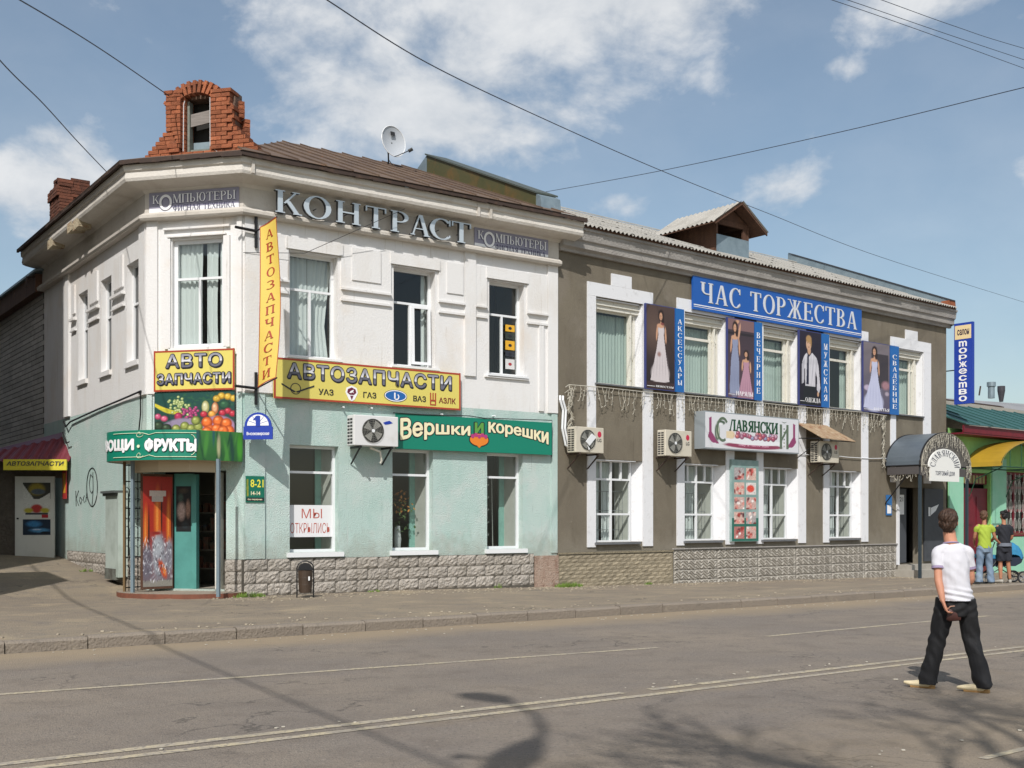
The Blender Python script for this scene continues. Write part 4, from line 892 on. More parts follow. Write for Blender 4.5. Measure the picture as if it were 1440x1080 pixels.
mb = MB(); mb.box(FG, 14.7, 17.9, .02, .9, -.4, .05); mb.box(FG, 14.85, 17.8, .02, .5, .05, .2); mb.build('entrance_step', m_panel, grey)
# vaulted entrance canopy
can = thing('entrance_canopy', 'grey barrel vaulted metal canopy on dark posts over the grey building entrance', 'canopy', FG.P(15.9, .6, -.1), None)
uc_, a_, zs_, hh_, W1 = 15.65, 1.52, 3.40, 1.08, 1.25
m_canm = mat('grey_blue_canopy_sheet', '#646e77', .45, [(2, '#59626b', .4, .8)], (4, .003), metal=.3)
n = 24; mb = MB(); vs = []
for k in range(n + 1):
    t = rad(180 - 180 * k / n)
    for w in (.02, W1): vs.append(FG.P(uc_ + a_ * math.cos(t), w, zs_ + hh_ * math.sin(t)))
for k in range(n + 1):
    t = rad(180 - 180 * k / n)
    for w in (.02, W1): vs.append(FG.P(uc_ + (a_ - .02) * math.cos(t), w, zs_ + (hh_ - .02) * math.sin(t)))
m = 2 * (n + 1); mb.add(vs, [(2*k, 2*k+2, 2*k+3, 2*k+1) for k in range(n)] + [(m+2*k, m+2*k+1, m+2*k+3, m+2*k+2) for k in range(n)] + [(2*k+1, 2*k+3, m+2*k+3, m+2*k+1) for k in range(n)]); mb.build('vault_sheet', m_canm, can, smooth=False)
mb = MB(); 
for w in (.04, W1): mb.tube([FG.P(uc_ + a_ * math.cos(rad(180 - 7.5 * k)), w, zs_ + hh_ * math.sin(rad(180 - 7.5 * k))) for k in range(25)], .025, 6)
for s_ in (-1, 1): mb.tube([FG.P(uc_ + s_ * a_, .02, zs_), FG.P(uc_ + s_ * a_, W1, zs_)], .025, 6)
mb.tube([FG.P(uc_ - a_, W1, zs_ - .0), FG.P(uc_ + a_, W1, zs_ - .0)], .025, 6); mb.build('canopy_frame', m_black, can)
mb = MB(); mb.box(FG, uc_ - a_, uc_ - a_ + .03, .1, W1 - .03, zs_ - .28, zs_ - .03); mb.box(FG, uc_ - a_ + .05, uc_ + a_ - .05, W1 - .02, W1, zs_ - .32, zs_ - .05); mb.build('side_valance', mat('dark_red_brown_panel', '#4e4a4a', .7), can)
mb = MB(); mb.disc(FG, uc_, W1 - .02, zs_, a_ - .05, hh_ - .03, th=.01, a0=0, a1=180); mb.build('gable_panel', mat('dark_gable', '#55524e', .8, [(8, '#77736c', .5, .7)]), can)
for u_ in (uc_ - a_ + .10, uc_ + a_ - .10):
    mb = MB(); mb.box(FG, u_ - .04, u_ + .04, W1 - .09, W1 - .01, -.35, zs_); mb.build('post', mat('dark_blue_grey_paint', '#2e3a42', .5), can)
mb = MB(); mb.tube([FG.P(uc_ - a_ + .02, .02, 2.2), FG.P(uc_ - a_ + .02, .8, zs_ - .3)], .02, 5); mb.build('brace', m_black, can)

# ------------------------------------------------------------------ the bright green shop further on
grn = thing('green_shop', 'bright green single storey shop with teal metal roof and dark red door and windows', 'building', FG.P(25, 0, -.2))
m_lime = mat('lime_green_paint', '#8abf74', .85, [(1.4, '#98c882', .45, .75), (6, '#78a966', .6, .82)], (30, .01))
m_mint = mat('mint_green_paint', '#93c8ae', .85, [(2, '#82c4a3', .45, .8)], (30, .01))
m_wine = mat('dark_red_paint', '#6e1424', .5, [(4, '#5a1020', .4, .8)])
G0u, G1u = 17.98, 34
ops = [(19.0, 20.85, -.2, 3.35), (22.0, 24.3, 1.15, 3.45), (26.5, 28.8, 1.15, 3.45), (31, 33, 1.15, 3.45)]
mb = MB(); panel(mb, FG, G0u, G1u, -.6, 4.85, ops, .25); mb.quad(FG.P(G1u, 0, -.6), FG.P(G1u, -8, -.6), FG.P(G1u, -8, 4.8), FG.P(G1u, 0, 4.8)); mb.build('wall', m_lime, grn)
mb = MB()
for a, b in ((G0u + .02, 18.93), (20.92, 21.93)): mb.box(FG, a, b, .001, .05, -.6, 3.9)
mb.box(FG, 21.93, 34, .001, .04, -.6, 1.05); mb.build('mint_pilaster', m_mint, grn)
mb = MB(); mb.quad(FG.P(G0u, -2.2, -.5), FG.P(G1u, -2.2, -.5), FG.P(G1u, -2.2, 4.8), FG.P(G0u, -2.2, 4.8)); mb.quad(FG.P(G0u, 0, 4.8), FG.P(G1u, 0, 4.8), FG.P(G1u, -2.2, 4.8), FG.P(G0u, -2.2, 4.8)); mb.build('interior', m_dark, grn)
mb = MB(); mb.box(FG, 19.02, 20.83, -.16, -.1, -.2, 2.72); mb.box(FG, 19.02, 20.83, -.16, -.09, 2.72, 2.80); mb.box(FG, 19.02, 20.83, -.16, -.12, 2.95, 3.34)
for x in (19.15, 20.05): mb.box(FG, x, x + .62, -.098, -.08, 1.5, 2.5); mb.box(FG, x, x + .62, -.098, -.08, .2, 1.3)
dr = mb.build('door', m_wine, grn)
for i in range(7): mb = MB(); mb.box(FG, 19.15 + i * .23, 19.30 + i * .23, -.118, -.112, 2.98, 3.26); mb.build('transom_pane', mat('dim_yellow_glass', '#8f8a4e', .3), dr)
for a, b, c, d_ in ops[1:]:
    o = window(grn, FG, a, b, c, d_, -.12, (.25, .62), ((.33, 0, 1), (.66, 0, 1)), fm=m_wine, t=.1, bt=.09, glass=g_dark, sill=(.06, .08, m_wine))
    mb = MB(); 
    for i in range(7):
        x = a + .2 + (b - a - .4) * i / 6
        for zq in range(3): mb.ring(FG, x, -.09, c + .35 + zq * .68, .11, .26, .02, 12, th=.01)
        mb.box(FG, x - .008, x + .008, -.09, -.08, c + .05, d_ - .05)
    mb.build('window_grille', mat('white_grille_paint', '#b9bab4', .5), o)
m_teal_roof = mat('teal_roof_metal', '#3a6462', .6, [(1.5, '#335857', .4, .8)], (5, .003), metal=.2, rnd=.04)
zq0, zq1 = 4.92, 6.05
mb = MB(); mb.box(FG, G0u - .08, G1u, .001, .62, 4.6, 4.66); mb.box(FG, G0u - .08, G1u, .58, .64, 4.66, 4.90); mb.build('fascia', m_wine, grn)
k = 0
while G0u + k * .9 < G1u:
    a = G0u - .1 + k * .9; b = a + .893; mb = MB(); q = [FG.P(a, .72, zq0), FG.P(b, .72, zq0), FG.P(b, -2.2, zq1), FG.P(a, -2.2, zq1)]; mb.prism(q, (0, 0, .02)); mb.prism([q[0], q[0] + FG.d * .03, q[3] + FG.d * .03, q[3]], (0, 0, .06)); mb.build('roof_sheet', m_teal_roof, grn); k += 1
mb = MB(); mb.prism([FG.P(G0u + .3, -2.2, 6.03), FG.P(G1u, -2.2, 6.03), FG.P(G1u, -6.4, 7.0), FG.P(G0u + .3, -6.4, 7.0)], (0, 0, .05)); mb.quad(FG.P(G0u + .3, -6.4, 7.0), FG.P(G1u, -6.4, 7.0), FG.P(G1u, -10, 5.5), FG.P(G0u + .3, -10, 5.5)); mb.build('rear_roof', mat('mossy_slate', '#8f8a7d', .95, [(2.2, '#6e6a60', .45, .7, (1, 1, 4)), (9, '#a29c8e', .55, .8)], (25, .03)), grn)
mb = MB(); mb.prism([FG.P(G0u + .3, -6.3, 7.03), FG.P(G1u, -6.3, 7.03), FG.P(G1u, -6.5, 7.10), FG.P(G0u + .3, -6.5, 7.10)], (0, 0, .04)); mb.build('ridge_cap', m_edge, grn)
yc = thing('yellow_canopy', 'translucent yellow arched canopy on green iron frame over the green shop front', 'canopy', FG.P(22, .6, 3.2))
m_yel = mat('yellow_polycarbonate', '#a8872c', .35, [(2, '#967a2a', .4, .8)])
def arch(uL, uR, z0, h, w0, w1, m, par, nm):
    n = 20; vs = []; uc = (uL + uR) / 2; a = (uR - uL) / 2
    for q in (0, .015):
        for k in range(n + 1):
            t = rad(180 - 180 * k / n)
            for w in (w0, w1): vs.append(FG.P(uc + (a - q) * math.cos(t), w, z0 + (h - q) * math.sin(t)))
    m_ = 2 * (n + 1); mb = MB(); mb.add(vs, [(2*k, 2*k+2, 2*k+3, 2*k+1) for k in range(n)] + [(m_+2*k, m_+2*k+1, m_+2*k+3, m_+2*k+2) for k in range(n)] + [(2*k+1, 2*k+3, m_+2*k+3, m_+2*k+1) for k in range(n)]); return mb.build(nm, m, par)
arch(19.1, 25.2, 3.52, 1.0, .03, 1.35, m_yel, yc, 'arched_sheet')
mb = MB()
for w in (.06, 1.33):
    mb.tube([FG.P(22.15 + 3.05 * math.cos(rad(180 - 9 * k)), w, 3.5 + 1.0 * math.sin(rad(180 - 9 * k))) for k in range(21)], .022, 5)
    mb.tube([FG.P(19.1, w, 3.5), FG.P(25.2, w, 3.5)], .022, 5)
for i in range(7): x = 19.7 + i * .8; mb.tube([FG.P(x, 1.33, 3.5), FG.P(x, 1.33, 3.5 + math.sqrt(max(0, 1 - ((x - 22.15) / 3.05) ** 2)))], .014, 5)
for x in (19.3, 21.9, 25.0): mb.tube([FG.P(x, .05, 2.5), FG.P(x, .3, 3.1), FG.P(x, 1.3, 3.5)], .02, 5); mb.tube([FG.P(x, .05, 3.5), FG.P(x, 1.3, 3.5)], .02, 5)
mb.build('canopy_frame', mat('dark_green_iron', '#1f4a38', .5), yc)

# ------------------------------------------------------------------ roofs and vents further off
far = thing('distant_shed', 'long grey roofed shed standing behind the green shop', 'building', (46, 75, 0))
mb = MB(); fr2 = Fr((30.5, 66), 62)
mb.box(fr2, -12, 70, -14, 0, -1, 7.6); mb.build('wall', mat('shed_wall', '#8e8a84', .9), far)
mb = MB(); mb.prism([fr2.P(-12, .5, 7.6), fr2.P(70, .5, 7.6), fr2.P(70, -7, 9.35), fr2.P(-12, -7, 9.35)], (0, 0, .08)); mb.build('roof', mat('shed_roof', '#8e8f90', .9, [(.6, '#7d7e80', .4, .7)]), far)
vt = thing('roof_vent_pipe', 'thick grey ventilation pipe with a wide cap on the shed roof', 'vent', (0, 0, 0))
def far_pt(px, py, D): return Vector(((px - 720) / 1600 * D, D, CAMH + (732 - py) / 1600 * D))
p = far_pt(1394, 560, 56); vt.location = p
mb = MB(); mb.tube([p, far_pt(1394, 543, 56)], .16, 14); mb.build('pipe', m_zinc, vt)
mb = MB(); mb.tube([far_pt(1394, 543.5, 56), far_pt(1394, 537.5, 56)], .21, 14); mb.build('cap', m_zinc, vt)
p = far_pt(1408, 549.5, 62); mb = MB(); mb.tube([p + Vector((0, 0, -.6)), p, p + Vector((0, 0, .25))], [.1, .2, .2], 12); mb.build('cap', mat('dark_vent', '#3d3c42', .7), tag(thing('roof_vent', 'small dark rusty roof vent right of the grey pipe', 'vent', p)))
mb = MB(); mb.tube([far_pt(1377, 556, 56), far_pt(1379, 543, 56)], .04, 5); tag(mb.build('roof_stake', m_edge), 'thin dark leaning stake left of the grey vent pipe', 'stake')

# ------------------------------------------------------------------ brick annex on the side street
ann = thing('brick_annex', 'shaded grey brick building beyond the corner building on the side street', 'building', FL.P(-14, 0, .9))
AU0, AU1 = -24, UL - .02
mb = MB(); mb.box(FL, AU0, AU1, -8, -.04, -.2, 8.35); mb.build('wall', mat('brick_joint_grey', '#5b5955', .95), ann)
sbm = []
for k in range(3):
    me = chisel(1, 1, .0, .5, .13, .02); me.materials.clear(); me.materials.append(m_sbrick); sbm.append(me)
rowh = .142
cnt = 0
for r in range(50):
    z = 8.3 - (r + 1) * rowh
    if z < 1.2: break
    u = AU1 - .5 - (.25 if r % 2 else 0)
    L_ = 1.35
    while u > -15.2 and cnt < 298:
        copy_obj(sbm[cnt % 3], 'brick_course', ann, FL.P(u - L_ + .5, -.04, z), FL.rz, (L_ / .5 * .99, 1.0, .92)); u -= L_; cnt += 1
mb = MB()
mb.prism([FL.P(AU0, .3, 8.35), FL.P(AU1 + .2, .3, 8.35), FL.P(AU1 + .2, -4, 9.3), FL.P(AU0, -4, 9.3)], (0, 0, .06)); mb.build('roof', m_zinc, ann)
mb = MB(); mb.box(FL, AU0, AU1, 0, .22, 7.85, 8.34); mb.build('eaves_board', m_brownw, ann)
mb = MB(); mb.tube([FL.P(-9.0, .1, 8.3), FL.P(-8.8, .45, 8.2), FL.P(-8.6, .5, 7.9)], .03, 5); mb.build('bracket', m_edge, ann)
# small porch with its red awning and yellow sign
px2 = lambda px, D: (px - 720) / 1600 * D
FB = Fr((px2(0, 29.2), 29.2), d=(1, .03))
zBg = .55
por = thing('side_porch', 'small shaded side porch of dark brick under a dark red corrugated awning', 'porch', FB.P(0, 0, zBg))
mb = MB(); panel(mb, FB, -3, 1.72, zBg - .4, 3.3, [(.40, 1.62, zBg, 2.75)], .2); mb.build('porch_wall', mat('dark_old_brick', '#5d564d', .95, [(3, '#49433c', .45, .8), (10, '#706759', .6, .8)], (14, .05, 6)), por)
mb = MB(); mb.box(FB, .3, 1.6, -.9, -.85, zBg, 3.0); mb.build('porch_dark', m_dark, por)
leafm = mat('cream_door_metal', '#cfcfc8', .5, [(3, '#bdbdb6', .5, .8)])
mb = MB(); mb.box(FB, .42, 1.42, .05, .10, zBg + .06, 2.78); leaf = mb.build('door', leafm, por); leaf['label'] = 'cream metal door leaf covered with car advertisements'
pt = Paint(40, 26, '#3a3a33'); pt.ell(.5, .6, .35, .45, '#9a8a35', .4).ell(.55, .45, .3, .2, '#55606a', .3).poly([(0, .9), (0, 0), (.4, 0)], '#cfcfc8').poly([(1, .4), (1, 0), (.6, 0)], '#cfcfc8').grain(.1)
pt.place(XF(FB), .62, 1.32, 2.2, 2.62, .104, parent=leaf)
pt = Paint(40, 26, '#cfcfc8'); pt.ell(.5, .55, .25, .4, '#b03a35', .3).ell(.2, .4, .2, .25, '#b5a83c', .4).ell(.8, .4, .2, .25, '#b5a83c', .4).rect(.08, .08, .92, .2, '#3c4248').grain(.1)
pt.place(XF(FB), .62, 1.32, 1.78, 2.1, .104, parent=leaf)
pt = Paint(44, 34, '#1c2c3e'); pt.ell(.4, .7, .35, .25, '#3a78a8', .5).ell(.6, .3, .45, .18, '#4f8ab5', .5).ell(.5, .35, .2, .05, '#b8c8d8', .5).ell(.8, .15, .2, .1, '#14181c', .4).grain(.15)
pt.place(XF(FB), .62, 1.32, 1.28, 1.68, .104, parent=leaf)
mb = MB(); mb.box(FB, 1.1, 1.26, .105, .109, 1.72, 1.80); mb.build('sticker', mat('red_sticker', '#b02a30', .5), leaf)
mb = MB(); mb.tube([FB.P(.5, .1, 1.7), FB.P(.5, .16, 1.7)], .02, 8); mb.build('handle', m_black, leaf)
m_red = mat('dark_red_corrugated_metal', '#74333b', .5, [(3, '#6e2a33', .4, .8)], metal=.1)
mb = MB(); vs = []; n = 74
for j in range(2):
    for i in range(n + 1):
        x = -2.6 + 4.62 * i / n; zt = (2.95 + .12 if j == 0 else 0); zc = .022 * (1 if (i // 2) % 2 else -1)
        zh = 3.12 if j == 0 else 3.2 + .62 * min(1, max(0, (x + 1.0) / 2.7)) + .05
        vs.append(FB.P(x, .75 if j == 0 else -.15 - .0 * x, zh + zc))
mb.add(vs, [(i, i + 1, n + 2 + i, n + 1 + i) for i in range(n)]); mb.build('awning_sheet', m_red, por)
mb = MB(); p0 = FB.P(-1.6, -.1, 3.12); p1 = FB.P(1.75, -.1, 3.98); mb.prism([p0, p1, p1 + Vector((0, 0, -.16)), p0 + Vector((0, 0, -.2))], -FB.d.cross(Vector((0, 0, 1))) * .06); mb.build('awning_flashing', mat('mauve_flashing', '#7d6a80', .5), por)
ys = thing('shop_sign', 'long narrow yellow sign in the shade under the dark red awning', 'sign', FB.P(.8, .8, 2.9))
mb = MB(); mb.box(FB, .42, 1.98, .76, .82, 2.91, 3.18); mb.build('board', mat('sign_yellow', '#d6c840', .5), ys)
letter_sans(FB, 'АВТОЗАПЧАСТИ', .50, 1.92, 3.02, 3.13, .822, .008, mat('dark_grey_print', '#3f4046', .5), ys, bold=.02, shear=.2)
mb = MB(); mb.box(FB, -3, 2.0, -.0, .7, zBg - .6, zBg - .02); mb.build('step', m_panel, por)

# ================================================================== signs
def sm(name, h, r=.45): return mat(name, h, r)
s_yel = sm('banner_yellow', '#dcc05c', .6); s_yel2 = sm('board_yellow', '#d9cb6a', .5); s_redln = sm('red_orange_edge', '#a8432c'); s_blk = sm('black_print', '#22222a'); s_wht = sm('white_print', '#eeeef0')
s_grn = sm('sign_green', '#0f7d66'); s_cream = sm('cream_print', '#ece3bd'); s_blue = sm('sign_blue', '#1f55a0'); s_dblue = sm('deep_blue', '#1b3aa0'); s_sil = mat('brushed_silver_letter', '#c9d2d8', .35, metal=.35); s_dgry = sm('dark_letter_return', '#2f3136', .5)
def board(name, label, fr, u0, u1, z0, z1, w0, w1, m, edge=None, ew=.04, group=None, cat='sign'):
    t = thing(name, label, cat, fr.P((u0 + u1) / 2, w0, z0), group)
    mb = MB(); mb.box(fr, u0, u1, w0, w1, z0, z1); mb.build('board', m, t)
    if edge:
        mb = MB(); e = .004
        mb.box(fr, u0, u1, w1 - .01, w1 + e, z1 - ew, z1 + e); mb.box(fr, u0, u1, w1 - .01, w1 + e, z0 - e, z0 + ew); mb.box(fr, u0 - e, u0 + ew, w1 - .01, w1 + e * 1.5, z0 - e * 2, z1 + e * 2); mb.box(fr, u1 - ew, u1 + e, w1 - .01, w1 + e * 1.5, z0 - e * 2, z1 + e * 2); mb.build('border', edge, t)
    return t
# КОНТРАСТ: eight separate raised letters standing off the frieze
t = thing('shop_name_letters', 'eight large raised silver serif letters along the top of the white corner building', 'sign', FW.P(3, .05, 8.0))
spans = [(.58, 1.16), (1.20, 1.86), (1.95, 2.56), (2.64, 3.19), (3.27, 3.76), (3.76, 4.28), (4.26, 4.84), (4.83, 5.40)]
for ch, (a, b) in zip('КОНТРАСТ', spans):
    wd, f = SERIF[ch]; polys = f(); X = lambda u, z, w: FW.P(u, w, z)
    mb = MB(); put_polys(mb, polys, X, lambda x, y: (a + x / wd * (b - a), 7.98 + y * .46), .27, .02); o = mb.build('letter', s_sil, t)
    mb = MB(); put_polys(mb, polys, X, lambda x, y: (a + x / wd * (b - a) + .001, 7.98 + y * .46), .19, .074)
    mb.tube([FW.P((a + b) / 2, .05, 8.2), FW.P((a + b) / 2, .2, 8.2)], .01, 4); mb.build('letter_side', s_dgry, o)
# КОМПЬЮТЕРЫ, twice
s_lil = sm('grey_lilac', '#8f8d9f'); s_nav = sm('slate_violet_print', '#4a4966')
for fr, a, b, z0, z1, lb in ((FC, UC + .09, -.06, 7.99, 8.44, 'lilac computer shop sign on the cut off corner of the white building'), (FW, 5.60, 7.74, 7.96, 8.46, 'lilac computer shop sign at the right end of the silver raised letters')):
    t = board('computer_sign', lb, fr, a, b, z0, z1, .052, .075, s_lil); L = b - a; h = z1 - z0
    mb = MB(); mb.box(fr, a + .002, b - .002, .0755, .0765, z0 + .002, z0 + .27 * h); mb.build('pale_strip', s_wht, t)
    def kom(dx, dz, w, m, nm, grow=0):
        letter_serif(fr, 'К', a + .04 * L + dx, a + .12 * L + dx, z0 + .48 * h + dz, z0 + .86 * h + dz, w, .003, m, t, nm)
        letter_serif(fr, 'МПЬЮТЕРЫ', a + .27 * L + dx, a + .97 * L + dx, z0 + .46 * h + dz, z0 + .86 * h + dz, w, .003, m, t, nm, gap=.03)
        mb = MB(); mb.ring(fr, a + .19 * L + dx, w, z0 + .52 * h + dz, .072 * L, .36 * h, .026 * L, 28, th=.005); mb.build(nm, m, t)
    kom(-.012, -.012, .078, s_nav, 'letter_shadow'); kom(.010, -.004, .080, s_nav, 'letter_shadow'); kom(0, 0, .085, s_wht, 'lettering')
    letter_serif(fr, 'ФИСНАЯ ТЕХНИКА', a + .27 * L, a + .96 * L, z0 + .10 * h, z0 + .36 * h, .079, .003, s_nav, t, 'lettering_small', gap=.03)
# yellow vertical cloth banner on its two brackets
bn = thing('cloth_banner', 'long yellow vertical cloth banner with red letters hanging between black brackets at the building corner', 'banner', FW.P(.35, .2, 4.35))
B0 = FW.P(.26, .16, 0)
# it hangs square to the chamfered corner, nearly facing the street
BF = Fr((FC.P(.06, .60, 0).x, FC.P(.06, .60, 0).y), d=(.93, -.37)) 
bu = [BF.U(367, 0), BF.U(393, 0)]
zt0, zt1 = BF.Z(367, 318), BF.Z(392, 305); zb0, zb1 = BF.Z(364, 545), BF.Z(391, 531)
def bpt(x, y, w=0):
    sway = .05 * math.sin(y * 3.6) - .03; return BF.P(bu[0] + (bu[1] - bu[0]) * x + sway - .04 * (1 - y), w + .05 * math.sin(x * 3 + y * 4), (zb0 * (1 - x) + zb1 * x) * (1 - y) + (zt0 * (1 - x) + zt1 * x) * y)
def bsheet(x0, x1, y0, y1, w, nx=4, ny=30):
    vs = [bpt(x0 + (x1 - x0) * i / nx, y0 + (y1 - y0) * j / ny, w) for j in range(ny + 1) for i in range(nx + 1)]
    return vs, [(j * (nx + 1) + i, j * (nx + 1) + i + 1, (j + 1) * (nx + 1) + i + 1, (j + 1) * (nx + 1) + i) for j in range(ny) for i in range(nx)]
mb = MB(); mb.add(*bsheet(0, 1, 0, 1, 0)); mb.build('cloth', s_yel, bn, smooth=True)
mb = MB()
for q in ((0, .035, 0, 1), (.965, 1, 0, 1)): mb.add(*bsheet(*q, .004, 1, 30))
for q in ((.035, .965, 0, .006), (.035, .965, .994, 1)): mb.add(*bsheet(*q, .004, 4, 1))
mb.build('hem', s_redln, bn)
for i, ch in enumerate('АВТОЗАПЧАСТИ'):
    y1 = .955 - i * .0795; y0 = y1 - .052
    out, tot = serif(ch); mb = MB(); X = lambda u, z, w: bpt(u, z, w)
    put_polys(mb, out[0][1], X, lambda x, y: (.30 + x / tot * .42, y0 + y * (y1 - y0)), .006, .004); mb.build('letter', s_redln, bn)
mb = MB()
for zt, zc in ((7.72, 7.56), (4.50, 4.35)):
    c = FW.P(.22, .08, zc); e = bpt(1, 1 if zc > 6 else 0, -.02); s0 = FW.P(-.22, .12, zc + .02)
    mb.tube([FW.P(.24, .09, zc - .33), FW.P(.24, .09, zc + .33)], .035, 6); mb.tube([s0, FW.P(.24, .12, zc)], .03, 6); mb.tube([FW.P(.24, .12, zc), e], .016, 6)
mb.build('bracket', m_black, bn)
# АВТО ЗАПЧАСТИ board over the fruit print
t = board('auto_parts_board', 'square yellow board with two lines of chrome letters above the fruit picture', FC, -1.96, -.15, 4.32, 5.15, .06, .10, s_yel2, s_redln, .03)
def chrome(fr, s, u0, u1, z0, z1, w, par, bold=.025):
    letter_sans(fr, s, u0, u1, z0, z1, w, .003, s_blk, par, 'letter_outline', bold=.02, spacing=1.08, fat=.024)
    letter_sans(fr, s, u0 + .012, u1 + .02, z0 - .02, z1 - .01, w - .003, .003, s_blk, par, 'letter_shadow', bold=.02, spacing=1.08, fat=.018)
    letter_sans(fr, s, u0, u1, z0, z1, w + .005, .004, chrome_mat('chrome_%d' % int(z0 * 100), z0, z1), par, 'lettering', bold=.02, spacing=1.08, fat=.006)
chrome(FC, 'АВТО', -1.68, -.42, 4.80, 5.07, .103, t); chrome(FC, 'ЗАПЧАСТИ', -1.88, -.24, 4.46, 4.67, .103, t)
t = board('fruit_picture', 'printed picture of mixed fruit on the corner wall above the curved green sign', FC, -1.97, -.15, 3.36, 4.30, .05, .07, sm('dark_backing', '#23302c'))
P_ = Paint(190, 110, '#1f3a34'); P_.grad('#27403a', '#1c4a44')
R2_ = random.Random(3)
for i in range(60): P_.ell(.2 + .8 * R2_.random(), .62 + .33 * R2_.random(), .04, .02, '#2c5a40', .5, rot=R2_.uniform(0, 180), al=.6)
for k in range(5): P_.ell(.07 + .035 * k, .66 - .02 * k, .035, .20, '#d6c23a' if k % 2 else '#b9b53a', .3, rot=42 + k * 6)
for i in range(46): P_.ball(.30 + R2_.gauss(0, .055), .70 + R2_.gauss(0, .10), .020, .032, '#b9c48a', '#6f8448', '#e6ecc0')
for i in range(30): P_.ball(.45 + R2_.gauss(0, .05), .56 + R2_.gauss(0, .07), .022, .032, '#b04578', '#702850', '#e09ac0')
P_.ball(.30, .46, .055, .10, '#a83258', '#701c3c', '#d46a88'); P_.ball(.12, .42, .05, .07, '#d46a8a', '#8a3050', '#f2c8d0'); P_.ball(.04, .47, .045, .07, '#c75a80', '#8a3050', '#f2c8d0')
P_.ball(.64, .66, .05, .15, '#c5c49a', '#8a8a50', '#ecebd0'); P_.ball(.76, .63, .045, .14, '#d4a880', '#a8603c', '#f0dcc0'); P_.ball(.88, .70, .08, .11, '#2c5a40', '#183a2c', '#5a8a60')
for x, y in ((.84, .9), (.92, .88), (.99, .84), (.78, .84)): P_.ball(x, y, .05, .08, '#d8b244', '#94701c', '#f5e08a')
for x, y in ((.62, .50), (.92, .56), (.98, .50), (.85, .52)): P_.ball(x, y, .05, .075, '#bc3448', '#7a1c2e', '#e88a90')
P_.ball(.72, .50, .05, .08, '#dfa54a', '#a0682a', '#f5d890')
P_.ell(.36, .14, .30, .30, '#8a7f9a', .15); P_.ell(.80, .14, .24, .34, '#9a7a98', .12)
for x, y, r in ((.05, .26, .07), (.15, .20, .07)): P_.ball(x, y, r, r * 1.6, '#2f4230', '#16241a', '#6c8468')
for x, y in ((.27, .18), (.38, .24), (.37, .10), (.46, .18), (.55, .22), (.50, .08), (.58, .08), (.52, .36)): P_.ball(x, y, .062, .11, '#8f9a50', '#515c28', '#cdd494')
for x, y in ((.66, .32), (.70, .14), (.80, .34), (.78, .16), (.90, .28), (.93, .12), (.86, .12), (.66, .10)): P_.ball(x, y, .075, .13, '#db7030', '#963c18', '#f6b07a')
P_.grain(.05); P_.place(XF(FC), -1.96, -.16, 3.37, 4.29, .0705, parent=t)
# АВТОЗАПЧАСТИ long board with the four emblems
YB = (FW.U(388), 5.17, 4.19, 5.03)
t = board('auto_parts_long_sign', 'long yellow sign with chrome letters and four car makers emblems between the two floors', FW, .62, 5.18, 4.18, 5.02, .07, .12, s_yel2, s_redln, .035)
chrome(FW, 'АВТОЗАПЧАСТИ', .92, 4.92, 4.62, 4.93, .123, t, .03)
for s_, a, b, m in (('УАЗ', 1.62, 1.97, s_blk), ('ГАЗ', 2.68, 3.00, s_blk), ('ВАЗ', 3.93, 4.26, s_blk), ('АЗЛК', 4.60, 5.05, sm('brown_red_print', '#7a2c26'))): letter_sans(FW, s_, a, b, 4.31, 4.44, .123, .004, m, t, bold=.02)
mb = MB(); mb.ring(FW, 1.10, .123, 4.40, .12, .12, .016, 24); mb.prism([FW.P(1.10, .127, 4.34), FW.P(.78, .127, 4.50), FW.P(.78, .127, 4.47), FW.P(1.06, .127, 4.32)], FW.n * .003); mb.prism([FW.P(1.10, .1275, 4.34), FW.P(1.52, .1275, 4.50), FW.P(1.52, .1275, 4.47), FW.P(1.14, .1275, 4.32)], FW.n * .003); mb.build('winged_emblem', s_dgry, t)
mb = MB(); hx = 2.40; mb.prism([FW.P(hx + x, .123, 4.385 + z) for x, z in ((-.12, .12), (0, .17), (.12, .12), (.15, .02), (.07, -.13), (0, -.17), (-.07, -.13), (-.15, .02))], FW.n * .004); mb.build('badge_back', s_wht, t)
mb = MB(); mb.prism([FW.P(hx + x, .1275, 4.385 + z) for x, z in ((-.09, .09), (0, .13), (.09, .09), (.11, .02), (.05, -.03), (-.05, -.03), (-.11, .02))], FW.n * .003); mb.prism([FW.P(hx + x, .1275, 4.30 + z) for x, z in ((-.04, .035), (.04, .035), (.0, -.06))], FW.n * .003); mb.build('badge', sm('maroon_print', '#6a2038'), t)
mb = MB(); mb.prism([FW.P(hx + x, .131, 4.42 + z) for x, z in ((-.06, -.02), (-.02, .02), (.05, .05), (.03, .0), (.06, -.03), (.01, -.01), (-.02, -.03))], FW.n * .002); mb.build('badge_figure', s_wht, t)
mb = MB(); mb.disc(FW, 3.48, .123, 4.40, .29, .135, th=.003); mb.build('oval_rim', s_blk, t); mb = MB(); mb.ring(FW, 3.48, .127, 4.40, .275, .125, .02); mb.build('oval_line', s_wht, t)
mb = MB(); mb.disc(FW, 3.48, .1265, 4.40, .25, .105, th=.002); mb.build('oval_field', sm('emblem_blue', '#2262a8'), t); mb = MB(); mb.ring(FW, 3.50, .130, 4.38, .07, .07, .025, 16, a0=-140, a1=60); mb.box(FW, 3.44, 3.475, .130, .133, 4.33, 4.47); mb.build('oval_figure', s_wht, t)
mb = MB()
for x in (4.38, 4.445, 4.51): mb.box(FW, x - .014, x + .014, .123, .127, 4.29 if x != 4.445 else 4.38, 4.53)
